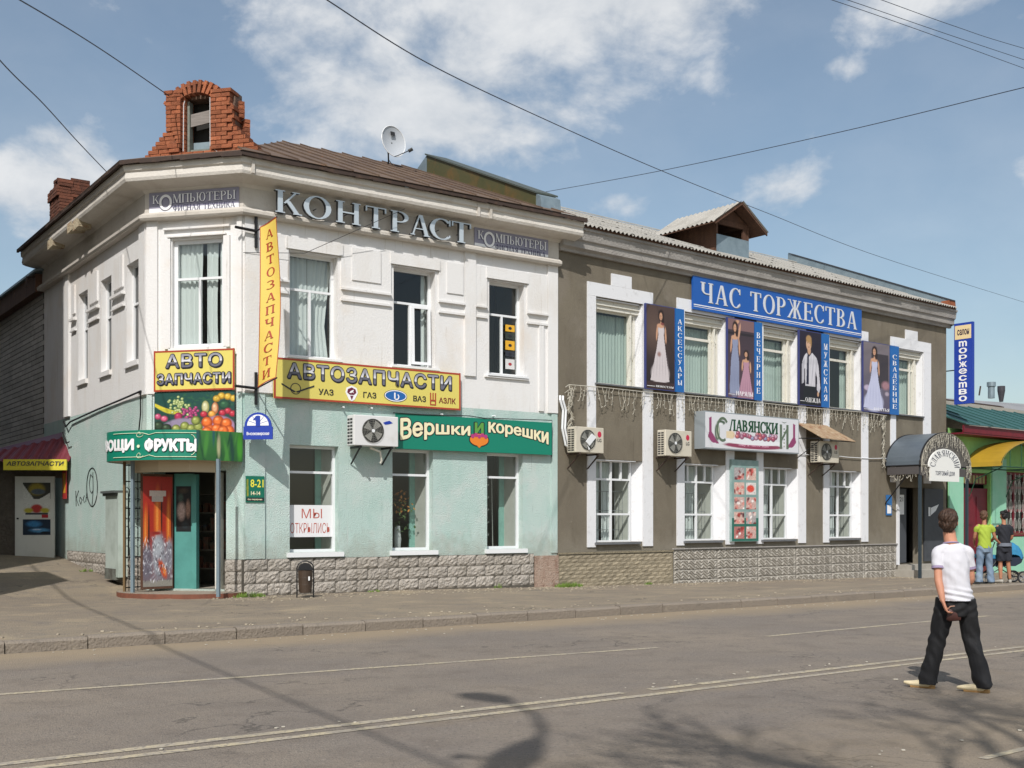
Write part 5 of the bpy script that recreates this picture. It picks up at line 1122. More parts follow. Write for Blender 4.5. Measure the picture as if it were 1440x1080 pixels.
mb.box(FW, 4.366, 4.524, .123, .1275, 4.34, 4.375); mb.box(FW, 4.366, 4.39, .123, .1272, 4.25, 4.34); mb.box(FW, 4.5, 4.524, .123, .1272, 4.25, 4.34); mb.box(FW, 4.39, 4.5, .123, .1271, 4.25, 4.275); mb.build('towered_emblem', s_redln, t)
# ВЕРШКИ И КОРЕШКИ
t = board('greengrocer_sign', 'dark green sign with wavy cream letters and a painted beetroot above the lower windows', FW, 3.49, 7.80, 3.24, 4.02, .09, .14, s_grn)
def arcword(s, u0, u1, fb, ft, col, bold, w, nm, grow=0, fat_=.014):
    """fb, ft: baseline and top line of the word as functions of 0..1"""
    def X(u, z, ww):
        x = (u - u0) / (u1 - u0); b, tt = fb(x) - grow, ft(x) + grow; return FW.P(u + (x - .5) * 2 * grow, ww, b + (tt - b) * z)
    return letter_sans(FW, s, u0, u1, 0, 1, w, .004, col, t, nm, bold=.015, X=X, spacing=1.0, fat=fat_, fz=fat_ * 2.0)
f1b = lambda x: 3.32 + .20 * x + .1 * math.sin(x * 3.0); f1t = lambda x: 3.90 + .0 * x + .03 * math.sin(x * 6)
f2b = lambda x: 3.62 - .24 * x + .10 * math.sin(x * 3.0); f2t = lambda x: 3.95 - .17 * x
for s_, a, b, fb, ft in (('Вершки', 3.60, 5.42, f1b, f1t), ('корешки', 5.95, 7.68, f2b, f2t)):
    arcword(s_, a, b, fb, ft, s_blk, .07, .142, 'letter_outline', 0, .036); arcword(s_, a, b, fb, ft, s_cream, .045, .147, 'lettering')
arcword('и', 5.56, 5.80, lambda x: 3.66, lambda x: 3.92, s_blk, .07, .142, 'letter_outline', 0, .032); arcword('и', 5.57, 5.79, lambda x: 3.67, lambda x: 3.91, sm('leaf_green', '#5f9a44'), .045, .147, 'lettering')
mb = MB(); mb.disc(FW, 5.68, .142, 3.52, .28, .16, th=.004); mb.build('root_outline', s_blk, t); mb = MB(); mb.disc(FW, 5.68, .147, 3.52, .255, .14, th=.003); mb.prism([FW.P(5.60, .147, 3.40), FW.P(5.76, .147, 3.40), FW.P(5.68, .147, 3.33)], FW.n * .0035); mb.build('root', sm('orange_print', '#e2822a'), t)
mb = MB()
for q in range(5): mb.disc(FW, 5.50 + q * .09, .151, 3.60 + (.03 if q % 2 else 0), .05, .05, 12, th=.002 + q * .0003)
mb.build('root_top', sm('magenta_print', '#b03a78'), t)
# 8-21 opening hours and the round street number plate
t = board('opening_hours_sign', 'small green opening hours plate beside the shop doorway', FW, .03, .43, 2.02, 2.56, .05, .065, sm('hours_green', '#0c6a54'), None)
letter_sans(FW, '8-21', .13, .41, 2.33, 2.49, .067, .003, sm('yellow_print', '#e8e04a'), t, bold=.015); letter_sans(FW, '14-14', .14, .34, 2.17, 2.25, .067, .003, s_cream, t); letter_sans(FW, 'ЧАСЫ', .045, .085, 2.14, 2.50, .067, .003, sm('olive_yellow_print', '#b0b040'), t)
mb = MB(); mb.box(FW, .04, .42, .0655, .067, 2.045, 2.12); mb.build('dark_strip', s_blk, t); letter_sans(FW, 'без перерыва', .07, .38, 2.06, 2.10, .068, .002, s_cream, t)
PF = Fr((FW.P(.0, .32, 0).x, FW.P(.0, .32, 0).y), d=(.97, -.12)); pu0, pu1 = PF.U(343), PF.U(384); pc = (pu0 + pu1) / 2; pr = (pu1 - pu0) / 2
t = thing('street_number_plate', 'blue arched street number plate with a figure one, standing out from the building corner', 'sign', PF.P(pc, 0, PF.Z(363, 618)))
zl, zm, zt = PF.Z(363, 618), PF.Z(363, 600), PF.Z(363, 580)
mb = MB(); mb.prism([PF.P(pu0, 0, zl), PF.P(pu1, 0, zl), PF.P(pu1, 0, zm)] + [PF.P(pc + pr * .93 * math.cos(rad(a)), 0, zm + (zt - zm) * 1.0 * math.sin(rad(a))) for a in range(0, 181, 12)] + [PF.P(pu0, 0, zm)], PF.n * .03); mb.build('plate', s_dblue, t)
mb = MB(); mb.prism([PF.P(pc + pr * .74 * math.cos(rad(a)), .031, zm + .02 + (zt - zm) * .78 * math.sin(rad(a))) for a in range(0, 181, 12)], PF.n * .003); mb.build('white_field', s_wht, t)
mb = MB(); mb.box(PF, pc - .045, pc + .05, .035, .038, zm - .0, zt - .07); mb.prism([PF.P(pc - .045, .035, zt - .08), PF.P(pc - .045, .035, zt - .15), PF.P(pc - .11, .035, zt - .16)], PF.n * .0035)
for q in range(5): a = 25 + q * 32; mb.tube([PF.P(pc + pr * .2 * math.cos(rad(a)), .0345, zm + .04 + .2 * (zt - zm) * math.sin(rad(a))), PF.P(pc + pr * .74 * math.cos(rad(a)), .0345, zm + .02 + (zt - zm) * .76 * math.sin(rad(a)))], .005, 4)
mb.build('figure_one', s_dblue, t); letter_sans(PF, 'Высоковерская', pu0 + .07, pu1 - .07, zl + .07, zl + .15, .031, .003, s_wht, t)
mb = MB(); mb.tube([PF.P(pc, -.02, zl + .2), FW.P(.05, .0, zl + .2)], .02, 6); mb.build('arm', m_black, t)

# ------------------------------------------------------------------ signs on the grey building
BW = .10
t = board('boutique_sign', 'large blue sign with white serif letters under the eaves of the grey building', FG, 4.82, 12.68, 7.38, 8.29, .06, .12, sm('boutique_blue', '#1d58a8'), None)
letter_serif(FG, 'ЧАС ТОРЖЕСТВА', 5.12, 12.42, 7.62, 8.16, .122, .01, mat('pale_letter_face', '#cfd2d8', .5), t, gap=.10)
letter_serif(FG, 'ЧАС ТОРЖЕСТВА', 5.15, 12.45, 7.61, 8.145, .121, .004, mat('letter_drop_shade', '#7d8794', .6), t, 'lettering', gap=.10)
out_t = t
mb = MB(); mb.box(FG, 4.84, 12.66, .1205, .124, 7.50, 7.525); mb.box(FG, 4.84, 12.66, .1205, .124, 7.455, 7.468); mb.build('double_line', s_wht, t)
def poster(label, a, b, P, words, wm=s_wht, wz=5.2, wu=(.2, .95), serf=True, hh=.09):
    t = thing('poster', label, 'poster', FG.P((a + b) / 2, .08, 5.09)); mb = MB(); mb.box(FG, a, b, .07, .125, 5.09, 7.32); mb.build('panel_frame', sm('violet_blue_edge', '#3c4278'), t)
    P.grain(.03); P.place(XF(FG), a + .035, b - .02, 5.11, 7.30, .127, parent=t)
    if words:
        f = letter_serif if serf else letter_sans
        f(FG, words, a + (b - a) * wu[0], a + (b - a) * wu[1], wz, wz + hh, .128, .003, wm, t)
    mb = MB(); mb.box(FG, a + .06, a + (b - a) * (wu[0] - .03), .128, .130, wz + .01, wz + .022); mb.build('rule', wm, t)
    return t
def vstrip(word, label, a, b, z0=5.09, z1=7.32):
    t = thing('letter_strip', label, 'sign', FG.P((a + b) / 2, .08, z0), 'blue strips with white letters beside the posters'); mb = MB(); mb.box(FG, a, b, .07, .12, z0, z1); mb.build('board', sm('strip_blue', '#1f63a8'), t)
    n = len(word); H = (z1 - z0 - .42) / n; h = min(H * .72, .2)
    for i, ch in enumerate(word):
        zc = z1 - .26 - H * (i + .5); wd = .5 * (b - a); m_ = (a + b) / 2; letter_serif(FG, ch, m_ - wd / 2, m_ + wd / 2, zc - h / 2, zc + h / 2, .122, .003, s_wht, t, 'letter')
def fig(P, cx, y0, y1, skin='#c99a7c', hair='#2c1c18', dress='#cfc6c4', dark='#8d8488', strap=True, slim=1.0, flare=1.0, armup=False):
    h = y1 - y0; hs = h * .058
    P.poly([(cx - .09 * slim, y0 + .66 * h), (cx + .09 * slim, y0 + .66 * h), (cx + .10 * slim + .05, y0 + .45 * h), (cx + .30 * flare, y0 + .02 * h), (cx - .38 * flare, y0 + .02 * h), (cx - .12 * slim - .04, y0 + .45 * h)], dress)
    P.ell(cx - .03, y0 + .12 * h, .36 * flare, .17 * h, dress, .25); P.ell(cx - .02, y0 + .3 * h, .2 * flare, .2 * h, dress, .5, al=.8)
    for k in range(6): P.ell(cx - .25 * flare + k * .10 * flare, y0 + .22 * h, .018, .2 * h, dark, .9, rot=(-14 + 5 * k), al=.5)
    P.ell(cx, y0 + .70 * h, .13 * slim, .10 * h, dress, .25); P.ell(cx - .02, y0 + .76 * h, .15 * slim, .035 * h, skin, .3)
    P.ell(cx - .15 * slim, y0 + .66 * h, .035, .12 * h, skin, .3, rot=-12); P.ell(cx + .16 * slim, y0 + .64 * h, .035, .13 * h, skin, .3, rot=8)
    if armup: P.ell(cx + .16, y0 + .84 * h, .04, .14 * h, skin, .3, rot=-22); P.ell(cx + .05, y0 + .96 * h, .12, .03 * h, skin, .3, rot=10)
    P.ell(cx, y0 + .80 * h, .04, .05 * h, skin, .3); P.ell(cx, y0 + .895 * h, .12, hs * 1.6, hair, .25); P.ell(cx + .06, y0 + .83 * h, .06, .07 * h, hair, .3)
    P.ell(cx - .01, y0 + .885 * h, .062, hs, skin, .25); P.ell(cx - .03, y0 + .893 * h, .012, .006, '#3a2420', .5); P.ell(cx + .02, y0 + .893 * h, .012, .006, '#3a2420', .5); P.ell(cx - .005, y0 + .865 * h, .018, .006, '#a04040', .5)
NX, NY = 80, 170
P1 = Paint(NX, NY, '#3a2a26'); P1.grad('#231a1c', '#4c3a34').ell(.25, .7, .5, .35, '#6c564a', .9, al=.7); fig(P1, .52, .08, .98, dress='#cdc4c6', dark='#9a8f96'); P1.ell(.45, .42, .09, .04, '#9a7a74', .6).ell(.56, .79, .08, .02, '#8a4a44', .5).rect(0, 0, 1, .085, '#3c2a28')
poster('poster of a dark haired bride in a long white gown, leftmost of the posters', 2.97, 4.09, P1, 'НЕВЕСТАМ', wu=(.35, .95), hh=.05, wz=5.16)
P2 = Paint(NX, NY, '#3c2f36'); P2.grad('#54404a', '#3a3036').rect(0, .86, 1, 1, '#7c5f60').rect(0, .80, 1, .83, '#2a2226'); fig(P2, .70, -.02, .64, dress='#b58a9c', dark='#7c5468', flare=.9); fig(P2, .27, .02, 1.0, dress='#8c93ae', dark='#5d6484', flare=.55, armup=True); P2.rect(0, 0, .9, .05, '#6c5462', .5)
poster('poster of two women in pale blue and pink evening dresses', 6.22, 7.40, P2, 'НАРЯДЫ', wu=(.32, .95), hh=.12, wz=5.17)
P3 = Paint(NX, NY, '#14101a'); P3.grad('#1a1420', '#241c2c')
P3.poly([(.32, .71), (.44, .66), (.58, .72), (.80, .65), (.88, .55), (.93, .38), (.97, .24), (.90, .17), (.80, .22), (.82, .38), (.74, .47), (.72, .24), (.26, .24), (.24, .5), (.12, .42), (.12, .58), (.20, .66)], '#c9c7ce').folds(.2, .2, .9, .7, 60, .06).ell(.60, .45, .05, .2, '#a9a7b0', .9, al=.6).ell(.78, .55, .03, .12, '#9c9aa4', .9, rot=-8, al=.6); P3.poly([(.10, .55), (.22, .62), (.20, .3), (.10, .28)], '#b4b2ba'); P3.poly([(.20, .26), (.74, .26), (.78, 0), (.12, 0)], '#1a1a1e'); P3.poly([(.36, .70), (.43, .70), (.42, .28), (.30, .28)], '#1c1c34')
P3.ell(.44, .74, .09, .06, '#c09a7c', .3).ell(.42, .83, .135, .095, '#d0a98c', .2).ell(.42, .90, .15, .06, '#a88558', .3).ell(.53, .85, .04, .06, '#9a7848', .4).ell(.37, .845, .025, .008, '#3a2a20', .5).ell(.47, .845, .025, .008, '#3a2a20', .5).ell(.42, .79, .04, .008, '#8a5044', .5).ell(.86, .16, .05, .04, '#c09a7c', .3); P3.folds(.2, .25, .95, .7, 40, .05)
poster('poster of a blond man in white shirt and dark tie', 9.47, 10.57, P3, 'ОДЕЖДА', wu=(.28, .95), hh=.13, wz=5.2)
P4 = Paint(NX, NY, '#4a4248'); P4.grad('#565066', '#776e72').rect(.3, .35, .95, .85, '#3c353a').ell(.15, .34, .16, .05, '#b8aac0', .4).ell(.85, .40, .2, .08, '#a07880', .5).ell(.9, .28, .1, .04, '#a89aa8', .5); fig(P4, .42, .03, .98, dress='#bfc2dc', dark='#8f94b8', flare=1.15)
poster('poster of a bride in a pale blue-white gown with flowers, rightmost of the posters', 12.74, 14.24, P4, 'ПЛАТЬЯ', wu=(.4, .98), hh=.09, wz=5.16)
vstrip('АКСЕССУАРЫ', 'blue strip of white letters right beside the leftmost bride poster', 4.12, 4.46); vstrip('ВЕЧЕРНИЕ', 'blue strip of white letters right beside the two women poster', 7.42, 7.76)
vstrip('МУЖСКАЯ', 'blue strip of white letters right beside the man poster', 10.60, 10.98); vstrip('СВАДЕБНЫЕ', 'blue strip of white letters right beside the rightmost bride poster', 14.28, 14.78)
# СЛАВЯНСКИЙ light box
t = thing('light_box', 'long white light box with green lettering and a row of foods between two air conditioners', 'sign', FG.P(7, .2, 3.6))
mb = MB(); mb.box(FG, 4.98, 9.12, .02, .38, 3.60, 4.62); mb.build('box', sm('light_box_grey', '#8f979c', .5), t)
mb = MB(); mb.box(FG, 5.01, 9.09, .381, .386, 3.63, 4.59); mb.build('face', sm('light_box_white', '#d4d5d9', .35), t)
P5 = Paint(200, 60, '#d4d5d9')
P5.poly([(.03, .85), (.06, .9), (.06, .45), (.10, .25), (.14, .1), (.06, .14), (.02, .3), (.035, .5)], '#8c3f68').poly([(.97, .85), (.94, .9), (.94, .45), (.90, .25), (.86, .1), (.94, .14), (.98, .3), (.965, .5)], '#8c3f68').ell(.5, .10, .34, .10, '#8c3f58', .15).ell(.5, .22, .36, .10, '#e2e3e6', .1)
P5.ell(.26, .40, .045, .14, '#d4b89a', .3).rect(.21, .30, .28, .50, '#d9c6a4')
for i in range(34): P5.ball(.32 + .44 * R2_.random(), .32 + .14 * R2_.random(), .025, .08, R2_.choice(['#b0506a', '#c9a0b4', '#a8748c', '#c96a6a', '#8c93b4']), '#7c4458', '#ecdce4')
for k in range(12): P5.ell(.80 if k % 2 else .84, .15 + k * .055, .010, .03, R2_.choice(['#5a6a50', '#8a8a6a', '#3a4a3c', '#a09a8a']), .4)
P5.ell(.115, .45, .03, .30, '#4a5c4a', .3).ell(.12, .48, .018, .24, '#c5cbb8', .4).ell(.155, .74, .05, .08, '#4a5c4a', .3).ell(.15, .70, .03, .04, '#e2e3e6', .3); P5.place(XF(FG), 5.03, 9.07, 3.65, 4.57, .3865, parent=t)
gm = sm('dark_green_print', '#1f4a30')
for q in (0, 1, 2, 3): letter_serif(FG, 'ЛАВЯНСКИ', 5.98 + (q % 2) * .022, 8.12 + (q % 2) * .022, 4.13 + (q // 2) * .016, 4.43 + (q // 2) * .016, .388 + q * .0008, .003, gm, t, gap=.03)
mb = MB(); mb.ring(FG, 5.72, .388, 4.15, .26, .34, .07, 24, a0=40, a1=300, th=.004); mb.build('large_initial', sm('grey_green_print', '#5c6c58'), t)
mb = MB(); mb.box(FG, 8.22, 8.32, .388, .392, 3.72, 4.42); mb.box(FG, 8.52, 8.62, .388, .392, 3.72, 4.42); mb.prism([FG.P(8.32, .388, 3.95), FG.P(8.32, .388, 4.05), FG.P(8.52, .388, 4.30), FG.P(8.52, .388, 4.20)], FG.n * .0045); mb.prism([FG.P(8.3, .388, 4.50), FG.P(8.42, .388, 4.46), FG.P(8.54, .388, 4.50), FG.P(8.42, .388, 4.48)], FG.n * .004); mb.build('large_final', sm('grey_green_print', '#5c6c58'), t)
letter_sans(FG, 'мир и честь вам', 6.4, 7.7, 3.71, 3.77, .388, .002, sm('pink_print', '#d49ab0'), t)
# meat board
t = thing('food_picture_board', 'tall narrow board with ten small pictures of meat and sausages between lower windows', 'sign', FG.P(7, .1, 1.05))
mb = MB(); mb.box(FG, 6.42, 7.60, .04, .12, 1.06, 3.36); mb.build('board', mat('pale_blue_green_board', '#7d9a96', .5, [(1.2, '#a8bab6', .45, .7)]), t)
mb = MB(); mb.box(FG, 6.43, 7.59, .1205, .122, 1.07, 1.72); mb.build('dark_foot', sm('bottle_green', '#2c6a5c', .5), t)
for r in range(5):
    for c in range(2):
        Q = Paint(16, 16, R2_.choice(['#c9a8a0', '#b87a74', '#a8a0a0', '#d0b0a4']))
        for i in range(9): Q.ell(R2_.random(), R2_.random(), R2_.uniform(.12, .3), R2_.uniform(.08, .2), R2_.choice(['#a83a34', '#c4605a', '#7a2a28', '#e0c8c0', '#5a3038', '#d48a80', '#ece6e2']), .5, rot=R2_.uniform(0, 180))
        if r == 1 and c == 1: Q = Paint(16, 16, '#d4d0cc'); Q.ell(.45, .5, .42, .34, '#d44a3a', .2)
        u = 6.52 + c * .52; z = 2.80 - r * .415; Q.grain(.15).place(XF(FG), u, u + .44, z, z + .34, .1235, name='food_picture', parent=t)
# small things on the grey wall
t = thing('notice_board', 'small blue notice with a white sheet left of the grey entrance', 'notice', FG.P(14.45, .02, 2.0))
a_, b_ = FG.U(1245), FG.U(1253); mb = MB(); mb.box(FG, a_, b_, .02, .035, 1.82, 2.48); mb.build('board', sm('notice_blue', '#2a6aa8'), t); mb = MB(); mb.box(FG, a_ + .05, b_ - .05, .036, .04, 1.88, 2.15); mb.build('sheet', s_wht, t)
# canopy gable sign
t = thing('canopy_sign', 'white arched sign with curved dark blue letters on the front of the grey canopy', 'sign', FG.P(15.8, 1.3, 3.0))
SU = (FG.U(1305, 1.3), FG.U(1350, 1.3)); sz0 = FG.Z(1327, 677, 1.3); szt = FG.Z(1327, 632, 1.3); cu = (SU[0] + SU[1]) / 2; ru = (SU[1] - SU[0]) / 2; zc = sz0 + (szt - sz0) * .42
mb = MB(); mb.prism([FG.P(cu - ru * .9, 1.28, sz0), FG.P(cu + ru * .9, 1.28, sz0), FG.P(cu + ru * .9, 1.28, zc), FG.P(cu + ru, 1.28, zc + .02)] + [FG.P(cu + ru * math.cos(rad(a)), 1.28, zc + .02 + (szt - zc) * math.sin(rad(a))) for a in range(12, 169, 12)] + [FG.P(cu - ru, 1.28, zc + .02), FG.P(cu - ru * .9, 1.28, zc)], FG.n * .05); mb.build('board', sm('off_white_board', '#e6e6e2'), t)
mb = MB(); word = 'СЛАВЯНСКИ'; nvy = sm('navy_print', '#1b2440')
for i, ch in enumerate(word + 'И'):
    a = 172 - i * 18.3; wd, f = SERIF[ch]
    for kk, p in enumerate(f()):
        for q in (p[1] if isinstance(p, tuple) else [p]):
            pts = []
            for x, y in q:
                aa = rad(a - (x / wd - .5) * 15); rr = .60 + .32 * y; pts.append(FG.P(cu + ru * rr * math.cos(aa), 1.331, zc + .02 + (szt - zc) * rr * math.sin(aa)))
            mb.prism(pts, FG.n * (.003 + kk * .0004))
mb.build('lettering', nvy, t)
letter_sans(FG, 'ТОРГОВЫЙ ДОМ', cu - ru * .6, cu + ru * .6, sz0 + .16, sz0 + .36, 1.331, .003, nvy, t, bold=.01)
# САЛОН ТОРЖЕСТВО hanging sign
su0, su1 = 0, 0
SF = Fr((FG.P(GU + .05, 0, 0).x, FG.P(GU + .05, 0, 0).y), d=(FG.n.x, FG.n.y))     # square to the grey front, pushed out over the pavement
SF.n = -SF.n if SF.n.y > 0 else SF.n
a, b = SF.U(1343), SF.U(1369)
zt, zb = SF.Z(1356, 454), SF.Z(1356, 568)
t = thing('hanging_sign', 'tall blue sign with cream top panel hanging from the far corner of the grey building', 'sign', SF.P((a + b) / 2, 0, zb))
mb = MB(); mb.box(SF, a, b, -.06, .06, zb, zt); mb.build('box', sm('salon_blue', '#2140a0'), t)
hs = (zt - zb); mb = MB(); mb.box(SF, a + .03, b - .05, .061, .066, zt - .20 * hs, zt - .03 * hs); mb.build('cream_panel', sm('cream_panel', '#e6cfa0'), t)
letter_sans(SF, 'салон', a + .12, b - .12, zt - .15 * hs, zt - .08 * hs, .067, .004, sm('dark_violet_print', '#2c1c44'), t, bold=.03)
word = 'торжество'; H = .76 * hs / 9
for i, ch in enumerate(word):
    z1_ = zt - .225 * hs - i * H; letter_sans(SF, 'm' if ch == 'т' else ch, a + .18, b - .20, z1_ - H * .80, z1_, .067, .006, s_wht, t, 'letter', bold=.045)
mb = MB(); 
for zz in (zt - .02, (zt + zb) / 2 - .2): mb.tube([SF.P(-.35, 0, zz), SF.P(a, 0, zz)], .02, 5)
mb.build('arm', m_black, t)
# tiny bits left: sheet in window, posters in window, red tag at the corner
t = thing('opening_notice', 'white handwritten paper notice inside the left shop window', 'notice', FW.P(1.5, -.19, 1.35))
mb = MB(); mb.box(FW, 1.07, 2.10, -.195, -.19, 1.30, 1.98); mb.build('paper', mat('white_paper', '#e0e0e2', .8), t); pen = sm('red_brown_marker', '#b4584a', .8)
letter_sans(FW, 'МЫ', 1.38, 1.85, 1.70, 1.90, -.189, .002, pen, t, bold=-.005); letter_sans(FW, 'ОТКРЫЛИСЬ', 1.12, 2.04, 1.38, 1.60, -.189, .002, pen, t, bold=-.008)
a, b, c, d = UPW[2]
pa = (a + b) / 2 + .10
for i, (z, h, col, lb) in enumerate(((6.18, .16, '#d9a52c', 'top yellow sticker inside the right upper window'), (6.0, .15, '#2e3630', 'dark sticker inside the right upper window, between the yellow ones'), (5.74, .22, '#d9a52c', 'lower and larger yellow sticker inside the right upper window'), (5.58, .13, '#2b2f38', 'black sticker inside the right upper window, just above the white one'), (5.28, .24, '#c9c9c9', 'white sticker with red mark at the bottom of the right upper window'))):
    t = thing('window_sticker', lb, 'sticker', FW.P(pa, -.2, z), 'stickers in the right upper window')
    mb = MB(); mb.box(FW, pa, pa + .27, -.205, -.20, z, z + h); mb.build('sheet', mat('sticker_%d' % i, col, .6), t)
    mb = MB(); mb.disc(FW, pa + .135, -.199, z + h / 2, .05, .035, th=.002); mb.build('mark', s_blk if i != 4 else sm('red_mark', '#a03038'), t)
t = thing('red_tag', 'small upright red and yellow plate on the edge of the side street wall', 'sign', FL.P(-6.35, .07, 2.4))
mb = MB(); mb.box(FL, -6.58, -6.2, .063, .08, 2.2, 2.95); mb.build('plate', sm('tag_red', '#b03030'), t); mb = MB(); mb.box(FL, -6.52, -6.26, .081, .084, 2.35, 2.85); mb.build('print', sm('tag_yellow', '#d8a030'), t)
# graffiti
gr = thing('graffiti', 'black scrawled letters with one large circled letter on the turquoise side wall', 'graffiti', FL.P(-4.7, .01, 1.8)); gk = sm('black_spray', '#2f3433', .9)
def GL_(pts, r=.018): 
    P = [FL.P(FL.U(x), .004, FL.Z(x, y)) for x, y in pts]; return P
mb = MB()
for st in ([(107, 690), (107.5, 712)], [(111, 690), (107.5, 701), (111, 711)], [(113, 699), (112, 704), (114, 709), (116, 703), (113, 699)], [(119, 697), (117.5, 702), (119, 707)], [(121, 706), (122.5, 692), (124, 704)], [(121.5, 700), (123.5, 699)], [(128, 667), (126, 680), (127, 690), (129.5, 694), (131, 690)], [(131, 664), (131.5, 690), (130, 710)], [(131, 672), (128.5, 668)]): mb.tube(GL_(st), .012, 4)
mb.tube(GL_([(130 + 7.5 * math.cos(rad(a)), 685 + 27 * math.sin(rad(a))) for a in range(0, 361, 15)]), .016, 4); mb.build('stroke', gk, gr)

# ================================================================== the shop porch on the corner
por2 = thing('shop_porch', 'rounded shop entrance porch with curved green fruit sign on blue-grey posts at the corner', 'porch', FC.P(-1.3, .5, .1))
plan = [(-2.82, -.9), (-2.85, -.1), (-2.83, .25), (-2.75, .55), (-2.58, .82), (-2.30, 1.03), (-1.95, 1.17), (-1.5, 1.22), (-1.05, 1.20), (-.72, 1.12), (-.50, 1.0)]
side = [(-.50, 1.0), (-.30, .74), (-.10, .44), (.06, .14)]
za, zb_ = 2.84, 3.43
def strip(mb, pl, w_off, z0, z1, n=1, th=.02):
    P = []
    for i, (u, w) in enumerate(pl):
        a = Vector(pl[max(0, i - 1)]); b = Vector(pl[min(len(pl) - 1, i + 1)]); t = (b - a).normalized(); nx, nw = -t.y, t.x
        P.append((u + nx * w_off, w + nw * w_off))
    for (u0, w0), (u1, w1) in zip(P, P[1:]): mb.quad(FC.P(u0, w0, z0), FC.P(u1, w1, z0), FC.P(u1, w1, z1), FC.P(u0, w0, z1))
def smooth_plan(pl, k=5):
    out = []
    for i in range(len(pl) - 1):
        p0, p1, p2, p3 = pl[max(0, i - 1)], pl[i], pl[i + 1], pl[min(len(pl) - 1, i + 2)]
        for j in range(k):
            t = j / k; out.append(tuple(.5 * ((2 * p1[q]) + (-p0[q] + p2[q]) * t + (2 * p0[q] - 5 * p1[q] + 4 * p2[q] - p3[q]) * t * t + (-p0[q] + 3 * p1[q] - 3 * p2[q] + p3[q]) * t ** 3) for q in (0, 1)))
    return out + [pl[-1]]
PL = smooth_plan(plan)
mb = MB(); strip(mb, PL, 0, za, zb_); strip(mb, PL, -.03, za, zb_); fas = mb.build('curved_fascia', s_grn, por2, smooth=True)
mb = MB(); mb.poly([FC.P(u, w, za + .01) for u, w in PL + side[1:] + [(0, 0), (UC, 0)]]); mb.poly([FC.P(u, w, zb_ - .04) for u, w in PL + side[1:] + [(0, 0), (UC, 0)]]); mb.build('soffit', mat('cream_soffit', '#b9ad97', .8, [(4, '#998d78', .5, .8)]), por2)
mb = MB(); strip(mb, [(-.02 + p[0] * .72 - .35, p[1] * .66) for p in [(-2.6, .1), (-2.4, .9), (-1.5, 1.2), (-.6, 1.1), (-.1, .5)]], 0, 2.62, za + .01); mb.build('header', mat('cream_header', '#c2b49a', .8), por2)
# text runs along the curve: arc length parameter
seg = [0]
for p, q in zip(PL, PL[1:]): seg.append(seg[-1] + math.dist(p, q))
LT = seg[-1]
def onarc(s, off):
    s = min(max(s, 0), LT - 1e-6)
    for i in range(len(seg) - 1):
        if seg[i + 1] >= s: break
    f = (s - seg[i]) / (seg[i + 1] - seg[i]); a, b = Vector(PL[i]), Vector(PL[i + 1]); p = a.lerp(b, f); t = (b - a).normalized(); n = Vector((-t.y, t.x)); n = n if True else -n
    q = p + n * off; return q
def XA(u, z, w): q = onarc(u, w); return FC.P(q.x, q.y, z)
def px_to_s(px):
    best = None
    for i in range(400):
        s = LT * i / 399; q = onarc(s, 0)
        if q.y < .2 and q.x < -2.7: continue
        p = FC.P(q.x, q.y, 0); x = 720 + 1600 * p.x / p.y
        if best is None or abs(x - px) < best[0]: best = (abs(x - px), s)
    return best[1]
def aword(s, x0, x1, z0, z1, bold, m, w, nm, g=0, fat=0): return letter_sans(FC, s, px_to_s(x0) - g, px_to_s(x1) + g, z0 - g, z1 + g, w, .004, m, por2, nm, bold=bold, X=XA, fat=fat)
aword('ФРУКТЫ', 205, 300, 3.01, 3.25, .02, sm('dark_green_edge', '#0a3c34'), .010, 'letter_outline', .0, .030); aword('ФРУКТЫ', 205, 300, 3.01, 3.25, .02, s_wht, .016, 'lettering', 0, .018)
s_end = px_to_s(189)
letter_sans(FC, 'ОВОЩИ', s_end - 1.28, s_end - .01, 3.01, 3.25, .016, .004, s_wht, por2, bold=.02, X=XA, fat=.018)
mb = MB(); q = px_to_s(195.5); c_ = onarc(q, .018); mb.tube([FC.P(c_.x, c_.y, 3.11), FC.P(c_.x - .0, c_.y + .01, 3.11)], .032, 10)
for zz in (2.90, 3.37):
    a, b = px_to_s(160), px_to_s(300); mb.tube([XA(a + (b - a) * i / 40, zz + (.0 if not (17 < i < 23) else (.012 * (3 - abs(20 - i))) * (-1 if zz > 3 else 1)), .012) for i in range(41)], .007, 4)
a = px_to_s(303); mb.tube([XA(a - .10 + .10 * math.sin(rad(k)), 3.135 - .20 * math.cos(rad(k)), .012) for k in range(0, 181, 15)], .007, 4)
for cz in (2.93, 3.34):
    for k in (-1, 1): mb.ring(FC, 0, 0, 0, .001, .001, .0005, 3) if False else None
    s_ = px_to_s(196); mb.tube([XA(s_ + .07 * math.cos(rad(t)) * (t / 360 + .3), cz + .05 * math.sin(rad(t)), .013) for t in range(0, 361, 30)], .006, 4)
mb.build('line_ornament', sm('cream_line', '#dfe8c8'), por2)
side_p = [FC.P(u, w, 0) for u, w in side]
PS = Paint(60, 20, '#2f6a34'); PS.grad('#2c6030', '#3f7a3c')
for i in range(14): PS.ell(R2_.random(), R2_.random(), R2_.uniform(.02, .06), .6, R2_.choice(['#1f4a2c', '#4a8a3c', '#2a5a5a', '#244a3a']), .6, rot=R2_.uniform(-10, 10))
PS.ell(.46, .5, .05, .5, '#b5b48a', .6).ell(.93, .5, .08, .6, '#4a9a30', .5)
SP = smooth_plan(side, 6); sl_ = [0]
for p, q in zip(SP, SP[1:]): sl_.append(sl_[-1] + math.dist(p, q))
